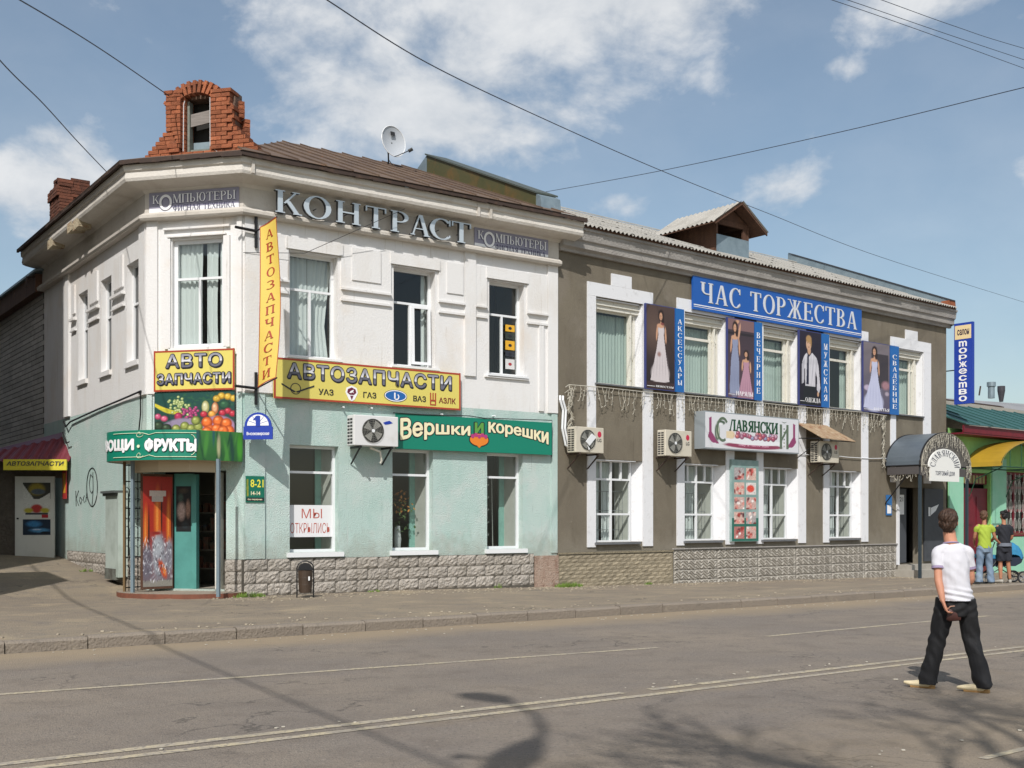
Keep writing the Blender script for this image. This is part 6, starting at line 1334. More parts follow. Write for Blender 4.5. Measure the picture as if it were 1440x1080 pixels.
def XS(u, z, w):
    s = u * sl_[-1]
    for i in range(len(sl_) - 1):
        if sl_[i + 1] >= s - 1e-6: break
    f = (s - sl_[i]) / (sl_[i + 1] - sl_[i]); a, b = Vector(SP[i]), Vector(SP[i + 1]); t = (b - a).normalized(); p = a.lerp(b, f) + Vector((-t.y, t.x)) * w; return FC.P(p.x, p.y, z)
PS.place(XS, 0, 1, za, zb_, 0, name='side_picture', parent=por2)
mb = MB(); strip(mb, SP, -.03, za, zb_); mb.build('side_fascia_back', s_grn, por2)
# platform
plat = [(-2.55, -.3), (-2.62, .3), (-2.45, .66), (-2.1, .92), (-1.6, 1.05), (-1.1, 1.05), (-.6, .93), (-.2, .66), (.02, .3), (.05, -.1)]
PP = smooth_plan(plat, 4); mb = MB(); mb.prism([FC.P(u, w, -.1) for u, w in PP], (0, 0, .30)); mb.build('platform', mat('worn_step_concrete', '#94887a', .95, [(3, '#7d7265', .45, .8), (9, '#a59a88', .6, .8)], (25, .03)), por2)
mb = MB(); strip(mb, PP, .012, .07, .195); mb.build('platform_edge', mat('red_brown_edging', '#7a4a38', .8, [(6, '#5f3d30', .4, .8)]), por2)
m_post = mat('blue_grey_post_paint', '#75858e', .5, [(4, '#66757e', .4, .8)])
def post(u, w, r=.035, m=m_post, z0=.0, z1=za + .02):
    mb = MB(); mb.box(FC, u - r, u + r, w - r, w + r, z0, z1); mb.build('post', m, por2)
post(FC.U(307, .92), .92, .031, z0=.15); post(FC.U(186.5, .78), .78, .031); post(FC.U(175, .55), .55, .022, mat('brown_rusty_post', '#6f5a3c', .8))
# wrought iron lattice between the thin post and the wall
def latt(u, w): return FC.P(u, w, 0)
lo, hi = FC.U(175, .55), FC.U(200, .10)
LF = Fr((FC.P(lo, .55, 0).x, FC.P(lo, .55, 0).y), d=(FC.P(hi, .10, 0) - FC.P(lo, .55, 0)).to_2d())
Lw = (FC.P(hi, .10, 0) - FC.P(lo, .55, 0)).length
mb = MB()
for zz in (.28, .9, 1.9, 2.45, 2.78): mb.tube([LF.P(0, 0, zz), LF.P(Lw, 0, zz)], .012, 4)
for x in (0.02, Lw * .25, Lw * .5, Lw * .75, Lw): mb.tube([LF.P(x, 0, .2), LF.P(x, 0, 2.8)], .009, 4)
for x in (Lw * .14, Lw * .39, Lw * .64, Lw * .87):
    z = .42
    while z < 2.35:
        for s_ in (-1, 1):
            mb.tube([LF.P(x + s_ * (.035 - .035 * math.cos(rad(t))) , 0, z + .035 * math.sin(rad(t)) + .05) for t in range(0, 271, 45)], .008, 4)
            mb.tube([LF.P(x + s_ * .045, 0, z + .12), LF.P(x + s_ * .05, 0, z + .26), LF.P(x, 0, z + .32)], .007, 4)
        z += .40
mb.build('iron_lattice', m_black, por2)
# door leaves
dm_teal = mat('teal_door_paint', '#4f8f88', .6, [(2, '#437d77', .45, .75)])
p_a = FC.P(FC.U(199, .62), .62, 0); p_b = FC.P(FC.U(243.5, .02), .02, 0)
DF = Fr((p_a.x, p_a.y), d=(p_b - p_a).to_2d()); DLn = (p_b - p_a).length
mb = MB(); mb.box(DF, 0, DLn, -.045, 0, .25, 2.60); od = mb.build('door', m_brownw, por2); od['label'] = 'open outer door leaf covered by a red advertisement with iced bottles'
Q = Paint(90, 200, '#a82c1c'); Q.grad('#6c6870', '#a02818', 0, .55).rect(0, .5, 1, 1, '#a3281a').rect(0, 0, 1, .06, '#8c8880')
for x, y, r in ((.10, .45, .12), (.88, .55, .12), (.5, .62, .16)): Q.ell(x, y, r, .34, '#c45a1c', .4).ell(x - .02, y, r * .4, .28, '#e08a3a', .8).ell(x + r * .8, y + .05, .04, .3, '#3a100c', .6)
Q.ell(.12, .22, .26, .2, '#6a6470', .4).ell(.9, .28, .2, .18, '#85808a', .4).ell(.54, .28, .26, .24, '#8f8f98', .3).ell(.48, .36, .2, .12, '#a8acb4', .5).ell(.66, .16, .2, .07, '#c04a20', .4, rot=-25).ell(.72, .15, .1, .05, '#e08038', .5, rot=-25).ell(.45, .485, .22, .02, '#8a2420', .5)
for i in range(260): Q.ell(R2_.random(), R2_.uniform(.05, .45), R2_.uniform(.01, .05), R2_.uniform(.004, .018), R2_.choice(['#c8ccd4', '#5a5660', '#9c98a4', '#e4e4ea', '#4a3c44']), .6, rot=R2_.uniform(-60, 60), al=.7)
Q.rect(.22, .82, .78, .87, '#c9b9b0').rect(.30, .77, .68, .82, '#bfb4ac').grain(.08)
Q.place(XF(DF), .03, DLn - .02, .30, 2.55, .003, parent=od)
mb = MB(); mb.box(FC, FC.U(243), FC.U(270), -.10, -.05, .24, 2.62); mb.box(FC, FC.U(270), FC.U(276), -.12, 0, .24, 2.60); id_ = mb.build('door', dm_teal, por2)
Q = Paint(30, 60, '#14181a'); Q.ell(.35, .45, .35, .25, '#a8948c', .5).ell(.8, .5, .2, .25, '#8c6f60', .5).ell(.3, .75, .25, .12, '#3c5048', .6).ell(.6, .15, .3, .1, '#202c30', .5).ell(.5, .9, .4, .08, '#40382e', .6).grain(.2); Q.place(XF(FC), FC.U(246), FC.U(267), 1.42, 2.36, -.047, parent=id_)
mb = MB(); mb.box(FC, FC.U(303), FC.U(308), -.2, .02, .24, 2.64); mb.build('door_jamb', m_wood, por2)
mb = MB(); x0, x1 = FC.U(276, -1), FC.U(304, -1)
for zz in (.6, 1.0, 1.4, 1.8, 2.2): mb.box(FC, x0 - .6, x1 + .3, -1.4, -1.0, zz, zz + .03)
sh = thing('shop_shelf', 'shop shelves with goods dimly seen through the open doorway', 'shelf', FC.P((x0 + x1) / 2, -1.2, .25)); mb.build('shelf_board', mat('dim_shelf', '#6b665c', .8), sh)
mb = MB()
for zz in (.63, 1.03, 1.43, 1.83):
    for i in range(9): xx = x0 - .5 + i * .16; mb.box(FC, xx, xx + random.uniform(.06, .12), -1.2, -1.05, zz, zz + random.uniform(.1, .28))
mb.build('goods', mat('dim_goods', '#5a5648', .8, [(4, '#7a4a3a', .4, .6), (6, '#3c4c5c', .55, .7)]), sh)
# grey-green meter cabinet on the side wall
cab = thing('meter_cabinet', 'tall pale green metal meter cabinet on the side wall behind the iron lattice', 'cabinet', FL.P(-1.2, .1, .3))
ca, cb_ = FL.U(158, .1), FL.U(176, .1)
mb = MB(); mb.box(FL, ca, max(cb_, ca + .8), .045, .25, .42, 2.25); mb.build('body', mat('pale_green_metal', '#b3bfb8', .6, [(3, '#9aa69e', .45, .75), (7, '#6a6a5c', .68, .8)]), cab)
mb = MB(); mb.box(FL, ca - .08, ca + .95, .04, .34, 2.25, 2.30); mb.box(FL, ca - .05, ca + .9, .04, .30, 2.19, 2.25); mb.build('cabinet_roof', mat('dark_cabinet_top', '#565b5a', .7), cab)
mb = MB(); mb.box(FL, ca, ca + .8, .04, .27, .36, .60); mb.build('rusty_foot', mat('peeling_dark_paint', '#6b6f68', .9, [(6, '#48443c', .4, .7)]), cab)

# ================================================================== air conditioners
m_acw = mat('ac_white_paint', '#d8d8d8', .5, [(3, '#c4c2bd', .5, .8)]); m_acc = mat('ac_cream_paint', '#c9c2b2', .5, [(3, '#b5ad9c', .5, .8)]); m_dkg = mat('dark_grille', '#2a2a2a', .6)
m_steel = mat('grille_wire', '#8b8a82', .4, metal=.3)
def ac(label, fr, u0, u1, z0, z1, w0, w1, m, fan=.30, logo=True, grp='outdoor air conditioner units', blade=0, big_grille=False):
    t = thing('air_conditioner', label, 'air conditioner', fr.P((u0 + u1) / 2, w0, z0), grp); L = u1 - u0; h = z1 - z0
    mb = MB(); mb.box(fr, u0, u1, w0, w1, z0, z1); mb.build('casing', m, t, bevel=.012)
    fu = u0 + L * fan; r = h * .40; zc = (z0 + z1) / 2
    mb = MB(); mb.disc(fr, fu, w1 + .001, zc, r, r, th=.003); mb.build('fan_opening', m_dkg, t)
    mb = MB()
    for k in range(4):
        a = rad(90 * k + 30); mb.prism([fr.P(fu + r * .12 * math.cos(a), w1 + .006, zc + r * .12 * math.sin(a)), fr.P(fu + r * .9 * math.cos(a), w1 + .006, zc + r * .9 * math.sin(a)), fr.P(fu + r * .9 * math.cos(a + .8), w1 + .012, zc + r * .9 * math.sin(a + .8)), fr.P(fu + r * .3 * math.cos(a + .9), w1 + .012, zc + r * .3 * math.sin(a + .9))], fr.n * .002)
    mb.build('fan_blade', mat('grey_fan_blade', '#6e6b62' if not blade else '#a5a49e', .5), t)
    mb = MB()
    for k in range(1, 8): mb.ring(fr, fu, w1 + .016, zc, r * k / 7, r * k / 7, .007, 28, th=.004)
    for k in range(12): a = rad(30 * k); mb.tube([fr.P(fu, w1 + .022, zc), fr.P(fu + r * math.cos(a), w1 + .016, zc + r * math.sin(a))], .003, 3)
    mb.build('fan_grille', m_steel, t)
    mb = MB(); mb.disc(fr, fu, w1 + .02, zc, r * .15, r * .15, 14, th=.01); mb.build('fan_hub', m_pvc, t)
    mb = MB(); cols = 2; rows = 10 if not big_grille else 8; dw_ = (w1 - w0) / (cols + .6)
    for c in range(cols):
        for k in range(rows):
            wa_ = w0 + .03 + c * dw_; zz = z0 + .04 + (h - .08) * k / rows; mb.box(fr, u0 - .004, u0 + .002, wa_, wa_ + dw_ * .78, zz, zz + (h - .08) / rows * .62)
    mb.build('side_vents', m_dkg, t)
    if logo:
        mb = MB(); lu = u0 + L * .84; mb.disc(fr, lu, w1 + .001, zc + h * .24, .065, .075, 20, th=.003); mb.build('round_emblem', sm('crimson_emblem', '#c02848'), t)
        letter_sans(fr, 'LG', lu - .065, lu + .065, zc - h * .06, zc + h * .07, w1 + .001, .003, s_dgry, t, bold=.02)
    mb = MB()
    for uu in (u0 + L * .15, u0 + L * .85): mb.box(fr, uu - .02, uu + .02, .0, w1 + .02, z0 - .045, z0 - .005); mb.prism([fr.P(uu - .015, .0, z0 - .38), fr.P(uu - .015, .03, z0 - .38), fr.P(uu - .015, w1 - .02, z0 - .05), fr.P(uu - .015, w1 - .07, z0 - .05)], fr.d * .03)
    mb.build('bracket', m_black if m is m_acw else m_edge, t); return t
t1 = ac('white air conditioner with blue crest mark left of the green greengrocer sign', FW, 2.28, 3.36, 3.25, 3.90, .14, .46, m_acw, .42, False, blade=1, big_grille=True)
mb = MB(); mb.prism([FW.P(2.98 + x, .462, 3.76 + z) for x, z in ((0, 0), (.08, .03), (.16, .05), (.24, .0), (.2, -.01), (.13, -.03), (.05, -.04))], FW.n * .003); mb.build('blue_crest', s_dblue, t1)
mb = MB(); mb.tube([FW.P(2.75, .3, 3.22), FW.P(3.0, .3, 3.14), FW.P(3.06, .25, 2.95), FW.P(3.05, .22, 2.9)], .025, 6); mb.build('drain_hose', m_wood, t1)
t2 = ac('cream air conditioner with a torn fan cover, leftmost on the grey wall', FG, .20, 1.14, 3.31, 3.94, .16, .47, m_acc, .42, blade=1)
mb = MB(); mb.prism([FG.P(.50, .49, 3.58), FG.P(.70, .5, 3.78), FG.P(.84, .5, 3.70), FG.P(.62, .49, 3.48)], FG.n * .02); mb.prism([FG.P(.55, .49, 3.50), FG.P(.64, .49, 3.40), FG.P(.6, .49, 3.38)], FG.n * .02); mb.build('loose_plate', m_pvc, t2)
ac('cream air conditioner between the leftmost one on the grey wall and the white light box', FG, 3.35, 4.36, 3.34, 4.02, .18, .48, m_acc, .36)
t4 = ac('cream air conditioner under a rusty sheet roof, right of the white light box', FG, 9.92, 10.90, 3.38, 4.02, .2, .52, m_acc, .36)
mb = MB(); mb.prism([FG.P(9.45, .02, 4.55), FG.P(10.95, .02, 4.55), FG.P(11.28, .85, 4.02), FG.P(9.60, .85, 4.06)], (0, 0, .018)); mb.build('sheet_roof', m_rusty, t4)
mb = MB(); mb.tube([FG.P(9.5, .03, 4.1), FG.P(9.62, .85, 4.05)], .015, 4); mb.tube([FG.P(9.5, .03, 3.5), FG.P(9.62, .83, 4.05)], .012, 4); mb.tube([FG.P(11.2, .03, 4.1), FG.P(11.25, .85, 4.02)], .015, 4); mb.build('sheet_roof_strut', m_black, t4)
# hoses and the thin cable along the grey wall
t = thing('insulated_pipes', 'white insulated pipe loop rising beside the leftmost grey wall air conditioner', 'pipe', FG.P(-.05, .1, 3.3))
mb = MB()
for dx in (0, .09): mb.tube([FG.P(.42 + dx, .12, 3.35), FG.P(.18 + dx, .12, 3.5), FG.P(.07 + dx, .12, 3.9), FG.P(.10 + dx, .12, 4.35), FG.P(-.0 + dx, .12, 4.6), FG.P(.02 + dx, .10, 4.7)], .028, 7)
mb.build('pipe', m_pvc, t)
t = thing('wall_cable', 'thin pale cable running from the light box to the grey entrance canopy', 'cable', FG.P(11, .05, 3.7))
mb = MB(); mb.tube([FG.P(9.1, .1, 3.66), FG.P(9.9, .06, 3.62), FG.P(10.9, .06, 3.66), FG.P(12, .05, 3.62), FG.P(13.2, .05, 3.62), FG.P(14.15, .05, 3.66)], .012, 5); mb.build('cable', m_pvc, t)
# service wires on the white building
t = thing('facade_cable', 'dark sagging cables along the side wall and the front of the white building', 'cable', FL.P(-3, .05, 4.2))
mb = MB(); mb.tube([FL.P(-6.4, .09, 4.16), FL.P(-6.2, .09, 4.02), FL.P(-5.9, .06, 4.12), FL.P(-3.5, .05, 4.24), FL.P(-1.6, .05, 4.31), FL.P(-.2, .07, 4.36)], .022, 5)
mb.build('cable', m_black, t); mb = MB(); mb.tube([FL.P(-.22, .07, 4.36), FL.P(-.25, .06, 3.9), FL.P(-.4, .06, 3.42)], .015, 4); mb.build('cable', m_black, t); mb = MB(); mb.tube([FL.P(-6.5, .09, 3.9), FL.P(-6.2, .08, 3.6), FL.P(-5.9, .08, 3.62)], .018, 4)
mb.build('cable', m_black, t); mb = MB(); mb.tube([FW.P(3.4, .16, 4.02), FW.P(4.2, .15, 4.02), FW.P(5.4, .15, 4.06), FW.P(5.8, .15, 4.03), FW.P(7.8, .15, 4.08), FW.P(7.86, .06, 3.2)], .010, 4)
mb.build('cable', m_black, t); mb = MB(); mb.tube([FW.P(-.02, .06, 7.1), FW.P(1.3, .15, 7.25), FW.P(3.5, .5, 8.45)], .006, 4); mb.build('cable', m_black, t)
mb = MB(); 
for u, z in ((2.22, 4.08), (2.9, 4.1), (4.7, 4.06), (6.15, 4.10)): mb = MB(); mb.tube([FW.P(u, 0, z), FW.P(u, .12, z)], .02, 5); mb.build('insulator', m_pvc, t)

# ================================================================== litter bin, dish, window plant
t = thing('litter_bin', 'brown drum litter bin hung in a black arched frame before the stone base', 'bin', FW.P(1.35, 1.0, .1))
BD = 1.0; bl, br_ = FW.U(417.5, BD), FW.U(441, BD); bm2 = (bl + br_) / 2; zg = sidez(FW.P(bm2, BD, 0)); zt_ = FW.Z(429, 789, BD); rr = (br_ - bl) / 2
BFm = Fr((FW.P(bm2, BD, 0).x, FW.P(bm2, BD, 0).y), d=(.97, .24)); rr = .165
mb = MB(); mb.tube([BFm.P(-rr, 0, zg), BFm.P(-rr, 0, zt_ - rr * .9)] + [BFm.P(rr * math.cos(rad(a)), 0, zt_ - rr * .9 + rr * .9 * math.sin(rad(a))) for a in range(165, 0, -15)] + [BFm.P(rr, 0, zt_ - rr * .9), BFm.P(rr, 0, zg)], .014, 6)
for zz in (.15, .52): mb.tube([BFm.P(-rr, 0, zg + zz), BFm.P(rr, 0, zg + zz)], .008, 5)
mb.build('frame', m_black, t)
mb = MB(); o_ = BFm.P(0, .02, 0); n = 20
prof = [(.118, .10), (.125, .12), (.135, .26), (.138, .262), (.136, .27), (.14, .40), (.144, .402), (.142, .41), (.146, .54), (.15, .55), (.14, .545), (.12, .14), (0.0, .13)]
vs = [o_ + Vector((r * math.cos(2 * math.pi * i / n), r * math.sin(2 * math.pi * i / n), zg + z)) for r, z in prof for i in range(n)]
mb.add(vs, [(j * n + i, j * n + (i + 1) % n, (j + 1) * n + (i + 1) % n, (j + 1) * n + i) for j in range(len(prof) - 1) for i in range(n)]); mb.build('drum', mat('brown_drum_paint', '#43352a', .5, [(5, '#30261e', .45, .8)]), t)
mb = MB(); mb.disc(BFm, 0, .012, zg + .55, .15, .15, 16, th=.012, a0=0, a1=180); mb.build('back_lid', m_black, t)
mb = MB(); mb.box(BFm, .05, .08, .15, .158, zg + .35, zg + .43); mb.build('label_plate', m_pvc, t)
# satellite dish
dc = far_pt(553, 199, 30.6); r_ = .42
t = thing('satellite_dish', 'pale grey oval satellite dish on a thin mast on the brown roof', 'satellite dish', far_pt(546, 236, 30.6))
dn = Vector((.66, -.74, .12)).normalized(); dx = Vector((dn.y, -dn.x, 0)).normalized(); dy = dn.cross(dx); dy = dy if dy.z > 0 else -dy
mb = MB(); vs = [dc - dn * .07]; n = 28
for k in range(1, 7):
    for i in range(n): a = 2 * math.pi * i / n; q = k / 6; vs.append(dc + dx * (r_ * .92 * q * math.cos(a)) + dy * (r_ * q * math.sin(a)) + dn * (-.07 + .09 * q * q))
fs = [(0, 1 + i, 1 + (i + 1) % n) for i in range(n)] + [(1 + k * n + i, 1 + k * n + (i + 1) % n, 1 + (k + 1) * n + (i + 1) % n, 1 + (k + 1) * n + i) for k in range(5) for i in range(n)]
mb.add(vs, fs); mb.build('dish', mat('dish_grey', '#b5bac0', .45), t, smooth=True)
mb = MB(); mb.tube([dc + dx * (r_ * .92 * math.cos(2 * math.pi * i / 30)) + dy * (r_ * math.sin(2 * math.pi * i / 30)) + dn * .02 for i in range(31)], .012, 5); mb.build('rim', m_pvc, t)
mb = MB(); mb.prism([dc + dy * .22 + dx * a + dy * b - dn * .0 for a, b in ((-.07, -.05), (.07, -.05), (.07, .05), (-.07, .05))], dn * .01); mb.build('maker_plate', m_dkg, t)
tip = far_pt(577, 211, 29.9); base_ = far_pt(546, 236, 30.6)
mb = MB(); mb.tube([dc - dy * .42, dc - dy * .45 + dn * .15, tip], .012, 5); mb.tube([tip - Vector((.05, 0, .03)), tip + Vector((.06, 0, .03))], .045, 8); mb.build('feed_arm', m_dkg, t)
mb = MB(); mb.tube([base_ + Vector((0, .1, -.3)), base_ + Vector((0, .1, .1)), far_pt(546, 215, 30.7)], .022, 6); mb.tube([base_ + Vector((0, .1, .25)), base_ + Vector((.25, .1, -.1))], .01, 4); mb.tube([base_ + Vector((0, .1, .25)), base_ + Vector((-.1, .1, -.1))], .01, 4); mb.tube([far_pt(546, 216, 30.7), dc - dn * .08], .03, 6); mb.build('mast', m_dkg, t)
# white bits on the roof edge
for i, (px, py) in enumerate(((510, 250), (594, 267))):
    u = FW.U(px, .35); z = FW.Z(px, py, .35); mb = MB(); mb.prism([FW.P(u - .22, .35, z), FW.P(u + .2, .3, z), FW.P(u + .16, .05, z + .06), FW.P(u - .18, .05, z + .07)], (0, 0, .05)); tag(mb.build('floodlight', m_wood), ['small whitish lamp housing lying on the roof edge above the middle silver letters', 'small whitish lamp housing on the roof edge near the last silver letters'][i], 'lamp')
# plants and shelf in the lower windows
t = thing('flower_vase', 'vase with dry orange and green flowers behind the middle shop window', 'plant', FW.P(3.8, -.5, 1.0)); mb = MB()
a, b, c, d = LOW[1]; cx = a + .38
mb.tube([FW.P(cx, -.45, c + .02), FW.P(cx, -.45, c + .25), FW.P(cx, -.45, c + .55)], [.07, .09, .06], 10); mb.build('vase', m_acw, t)
for nm, col, zz0, zz1, cnt_ in (('flower', '#c07a3a', .85, 1.35, 60), ('leaf', '#4f6a3c', .4, 1.1, 70)):
    mb = MB()
    for i in range(cnt_):
        p = FW.P(cx + random.gauss(.05, .16), -.45 + random.gauss(0, .08), c + random.uniform(zz0, zz1)); q = Vector((random.gauss(0, 1), random.gauss(0, 1), random.gauss(0, 1))).normalized() * .05; r2 = q.cross(Vector((0, 0, 1))).normalized() * .03
        mb.quad(p - q, p + r2, p + q, p - r2)
    mb.build(nm, mat('vase_' + nm, col, .8, [(9, '#d8a860' if nm == 'flower' else '#6f8a50', .4, .7)]), t)
t = thing('tilted_rack', 'slanting display rack behind the right shop window', 'rack', FW.P(6.4, -.5, 1.0)); mb = MB(); a, b, c, d = LOW[2]
for k in range(5): mb.prism([FW.P(a + .05, -.5, c + .15 + k * .3), FW.P(a + .48, -.62, c + .32 + k * .3), FW.P(a + .48, -.9, c + .32 + k * .3), FW.P(a + .05, -.9, c + .15 + k * .3)], (0, 0, .04))
mb.tube([FW.P(a + .5, -.5, c), FW.P(a + .5, -.55, c + 1.7)], .015, 5); mb.build('rack_shelf', mat('rack_grey', '#a5a5a0', .6), t)
mb = MB(); [mb.box(FW, x, x + .10, -1.6, -1.5, c, d) for x in (a + .48,)]; mb.build('rack_post', m_teal2, t)
for k, (a, b, c, d) in enumerate(LOW):
    mb = MB(); mb.quad(FW.P(b - .01, -.24, c), FW.P(b - .10, -.64, c), FW.P(b - .10, -.64, d), FW.P(b - .01, -.24, d)); mb.quad(FW.P(a, -.24, c - .01), FW.P(b, -.24, c - .01), FW.P(b - .10, -.64, c - .01), FW.P(a, -.64, c - .01)); mb.build('inner_reveal', m_inr, white)
    mb = MB(); mb.box(FW, b - .24, b - .10, -.68, -.64, c, d); mb.build('inner_post', m_teal2, white)

# ================================================================== icicle lights
def icicles(mb, pts, n, l0, l1, nrm):
    P = [Vector(p) for p in pts]; mb.tube(P, .010, 4)
    L = [0]
    for p, q in zip(P, P[1:]): L.append(L[-1] + (q - p).length)
    for k in range(n):
        s = L[-1] * (k + random.uniform(.2, .8)) / n
        for i in range(len(L) - 1):
            if L[i + 1] >= s: break
        p = P[i].lerp(P[i + 1], (s - L[i]) / max(1e-6, L[i + 1] - L[i])); ln = random.uniform(l0, l1); x = p.copy(); pl = [x.copy()]; m = max(2, int(ln / .09)); along = (P[i + 1] - P[i]).normalized(); along.z = 0
        for j in range(m):
            x = x + along * random.uniform(-.045, .045) + Vector((0, 0, -ln / m)) + nrm * random.uniform(-.01, .012); pl.append(x.copy())
            if random.random() < .8: mb.tube([x, x + along * random.choice((-1, 1)) * random.uniform(.03, .07) + Vector((0, 0, random.uniform(-.05, .03)))], .008, 3, cap=False)
        mb.tube(pl, .0068, 3, cap=False)
m_ice = mat('icicle_light_wire', '#c9c4b6', .6)
t = thing('icicle_lights', 'unlit icicle light garland hanging under the upper windows of the grey building', 'string lights', FG.P(8, .1, 4.3)); mb = MB()
pts = [FG.P(FG.U(x, .1), .1, FG.Z(x, y, .1)) for x, y in ((800, 541), (850, 545), (905, 551), (960, 556), (1022, 561), (1075, 567), (1130, 573), (1180, 577), (1215, 580), (1247, 585))]
for p, q in zip(pts, pts[1:]): icicles(mb, [p, q], int((q - p).length / .135), .2, .6, FG.n)
for (x, y0, y1) in ((802, 541, 603), (1243, 585, 655)):
    for k in range(3):
        a = FG.P(FG.U(x, .1), .1, FG.Z(x, y0, .1)); z1 = FG.Z(x, y1, .1); pl = []; m = 16
        for i in range(m): pl.append(a + FG.d * random.uniform(-.09, .09) + Vector((0, 0, (z1 - a.z) * i / (m - 1))))
        mb.tube(pl, .009, 3); [mb.tube([p, p + FG.d * random.uniform(-.12, .12) + Vector((0, 0, -.07))], .008, 3, cap=False) for p in pl]
mb.build('strand', m_ice, t)
t = thing('icicle_lights', 'unlit icicle light garland round the arch and eaves of the grey entrance canopy', 'string lights', FG.P(15.6, 1.3, 3.2)); mb = MB()
icicles(mb, [FG.P(uc_2 := 15.65 - 1.5, .15, 3.36), FG.P(uc_2, 1.2, 3.36)], 13, .25, .5, FG.n)
arcp = [FG.P(15.65 + 1.5 * math.cos(rad(a)), 1.30, 3.42 + 1.05 * math.sin(rad(a))) for a in range(180, -1, -10)]
icicles(mb, arcp, 44, .25, .48, FG.n); icicles(mb, arcp, 30, .1, .25, FG.n)
icicles(mb, [arcp[0], arcp[0] + Vector((0, 0, -.02)) + FG.d * .5], 5, .2, .45, FG.n); icicles(mb, [arcp[-1] - FG.d * .3, arcp[-1]], 4, .2, .55, FG.n); mb.build('strand', m_ice, t)

# ================================================================== overhead wires (each at its own real distance)
def wire(label, pts, r, k=10):
    P = [far_pt(*p) for p in pts]; out = []
    for i in range(len(P) - 1):
        p0, p1, p2, p3 = P[max(0, i - 1)], P[i], P[i + 1], P[min(len(P) - 1, i + 2)]
        for j in range(k): t = j / k; out.append(.5 * ((2 * p1) + (p2 - p0) * t + (2 * p0 - 5 * p1 + 4 * p2 - p3) * t * t + (3 * p1 - p0 - 3 * p2 + p3) * t ** 3))
    mb = MB(); mb.tube(out + [P[-1]], r, 5); return tag(mb.build('overhead_wire', mat('wire_grey', '#3c4250', .6)), label, 'wire')
wire('dark overhead wire running up left from the brick attic', [(238, 135, 23.4), (140, 68, 19), (28, 0, 15), (-120, -80, 12)], .010)
wire('dark overhead wire running left from the side street eaves of the white building', [(155, 247, 26), (110, 200, 22), (60, 145, 19), (0, 85, 16.5), (-120, -60, 13)], .010)
wire('long overhead wire sagging from top centre to the lower right over both roofs', [(400, -40, 14), (460, 0, 15), (600, 88, 18), (760, 165, 22), (930, 240, 28), (1080, 300, 36), (1240, 362, 48), (1440, 425, 70)], .0095)
wire('overhead wire rising right from the end of the white building roof to the right edge', [(755, 272, 33), (930, 240, 27), (1180, 186, 22), (1440, 123, 18), (1700, 60, 15)], .008)
wire('lowest of three thin parallel wires in the top right corner', [(1100, -20, 26), (1170, 0, 27), (1300, 45, 30), (1440, 96, 34), (1700, 190, 40)], .008)
wire('middle of three thin parallel wires in the top right corner', [(1120, -22, 26), (1192, 0, 27), (1320, 44, 30), (1440, 84, 34), (1700, 170, 40)], .008)
wire('uppermost of three thin parallel wires in the top right corner', [(1170, -25, 26), (1240, 0, 27), (1340, 36, 30), (1440, 68, 34), (1700, 140, 40)], .008)

# ================================================================== ground litter, sand and weeds
m_grass = mat('weed_green', '#5d7a2e', .8, [(9, '#7d9440', .4, .7)])
def tuft(label, p, r, h, n):
    mb = MB()
    for i in range(n):
        a = random.uniform(0, 6.28); d = r * random.random() ** .6; b = p + FW.d * d * math.cos(a) + FW.n * d * .45 * math.sin(a); hh = h * random.uniform(.4, 1) * (1 - .5 * d / r); l = Vector((random.gauss(0, .35), random.gauss(0, .35), 1)).normalized() * hh; w = Vector((math.cos(a), math.sin(a), 0)) * .008
        mb.add([b - w, b + w, b + l * .6 + w * .6, b + l, b + l * .6 - w * .6], [(0, 1, 2, 3, 4)])
    tag(mb.build('weeds', m_grass), label, 'weeds', kind='stuff')
def gp(fr, px, w, dz=0): p = fr.P(fr.U(px, w), w, 0); p.z = sidez(p) + dz; return p
tuft('green weeds at the right end of the shop porch', gp(FW, 350, .25), .35, .17, 260); tuft('green weeds below the join of the white and grey buildings', gp(FG, 800, .3), .42, .2, 320); tuft('tiny weeds at the foot of the stone base', gp(FW, 526, .2), .16, .09, 60); tuft('tiny weeds below the tan brick base', gp(FG, 912, .25), .14, .13, 60); tuft('tiny weeds on the stone base near its right end', gp(FW, 700, .15), .1, .2, 30)
tuft('tiny yellow-green weeds at the side wall foot', gp(FL, 122, .2), .2, .12, 60)
mb = MB()
for i in range(1100):
    a = random.uniform(-2, 17); u = abs(random.gauss(0, .9)); p = RD(a + 8.5, 0); 
    p = FW.P(random.uniform(-1, 9), .2 + abs(random.gauss(0, .8)), 0) if i % 2 else FG.P(random.uniform(0, 15), .25 + abs(random.gauss(0, .5)), 0)
    if i % 5 == 0: p = RD(random.uniform(-6, 26), 15.25 + abs(random.gauss(0, .5)))
    z = sidez(p) + .004; s = random.uniform(.008, .032); r0 = random.uniform(0, 6)
    mb.prism([p + Vector((s * math.cos(r0 + k * 1.57) * random.uniform(.6, 1.2), s * math.sin(r0 + k * 1.57), z - p.z)) for k in range(4)], (0, 0, s * .5))
tag(mb.build('rubble_crumbs', mat('pale_crumbs', '#b5aa96', .9, [(9, '#8d8272', .4, .7)])), 'scattered pale crumbs of stone and plaster on the pavement', kind='stuff')
mb = MB()
for i in range(380):
    a = random.uniform(-8, 28); p = RD(a, random.choice((15.0, 14.9, 8.6, 5.2)) - abs(random.gauss(0, .25)), .004); s = random.uniform(.006, .02); r0 = random.uniform(0, 6); mb.prism([p + Vector((s * math.cos(r0 + k * 1.57), s * math.sin(r0 + k * 1.57), 0)) for k in range(4)], (0, 0, s * .4))
p = Vector((px2(1259, 11.7), 11.75, .004)); mb.prism([p, p + Vector((.05, .01, 0)), p + Vector((.05, .03, 0)), p + Vector((.0, .025, 0))], (0, 0, .01))
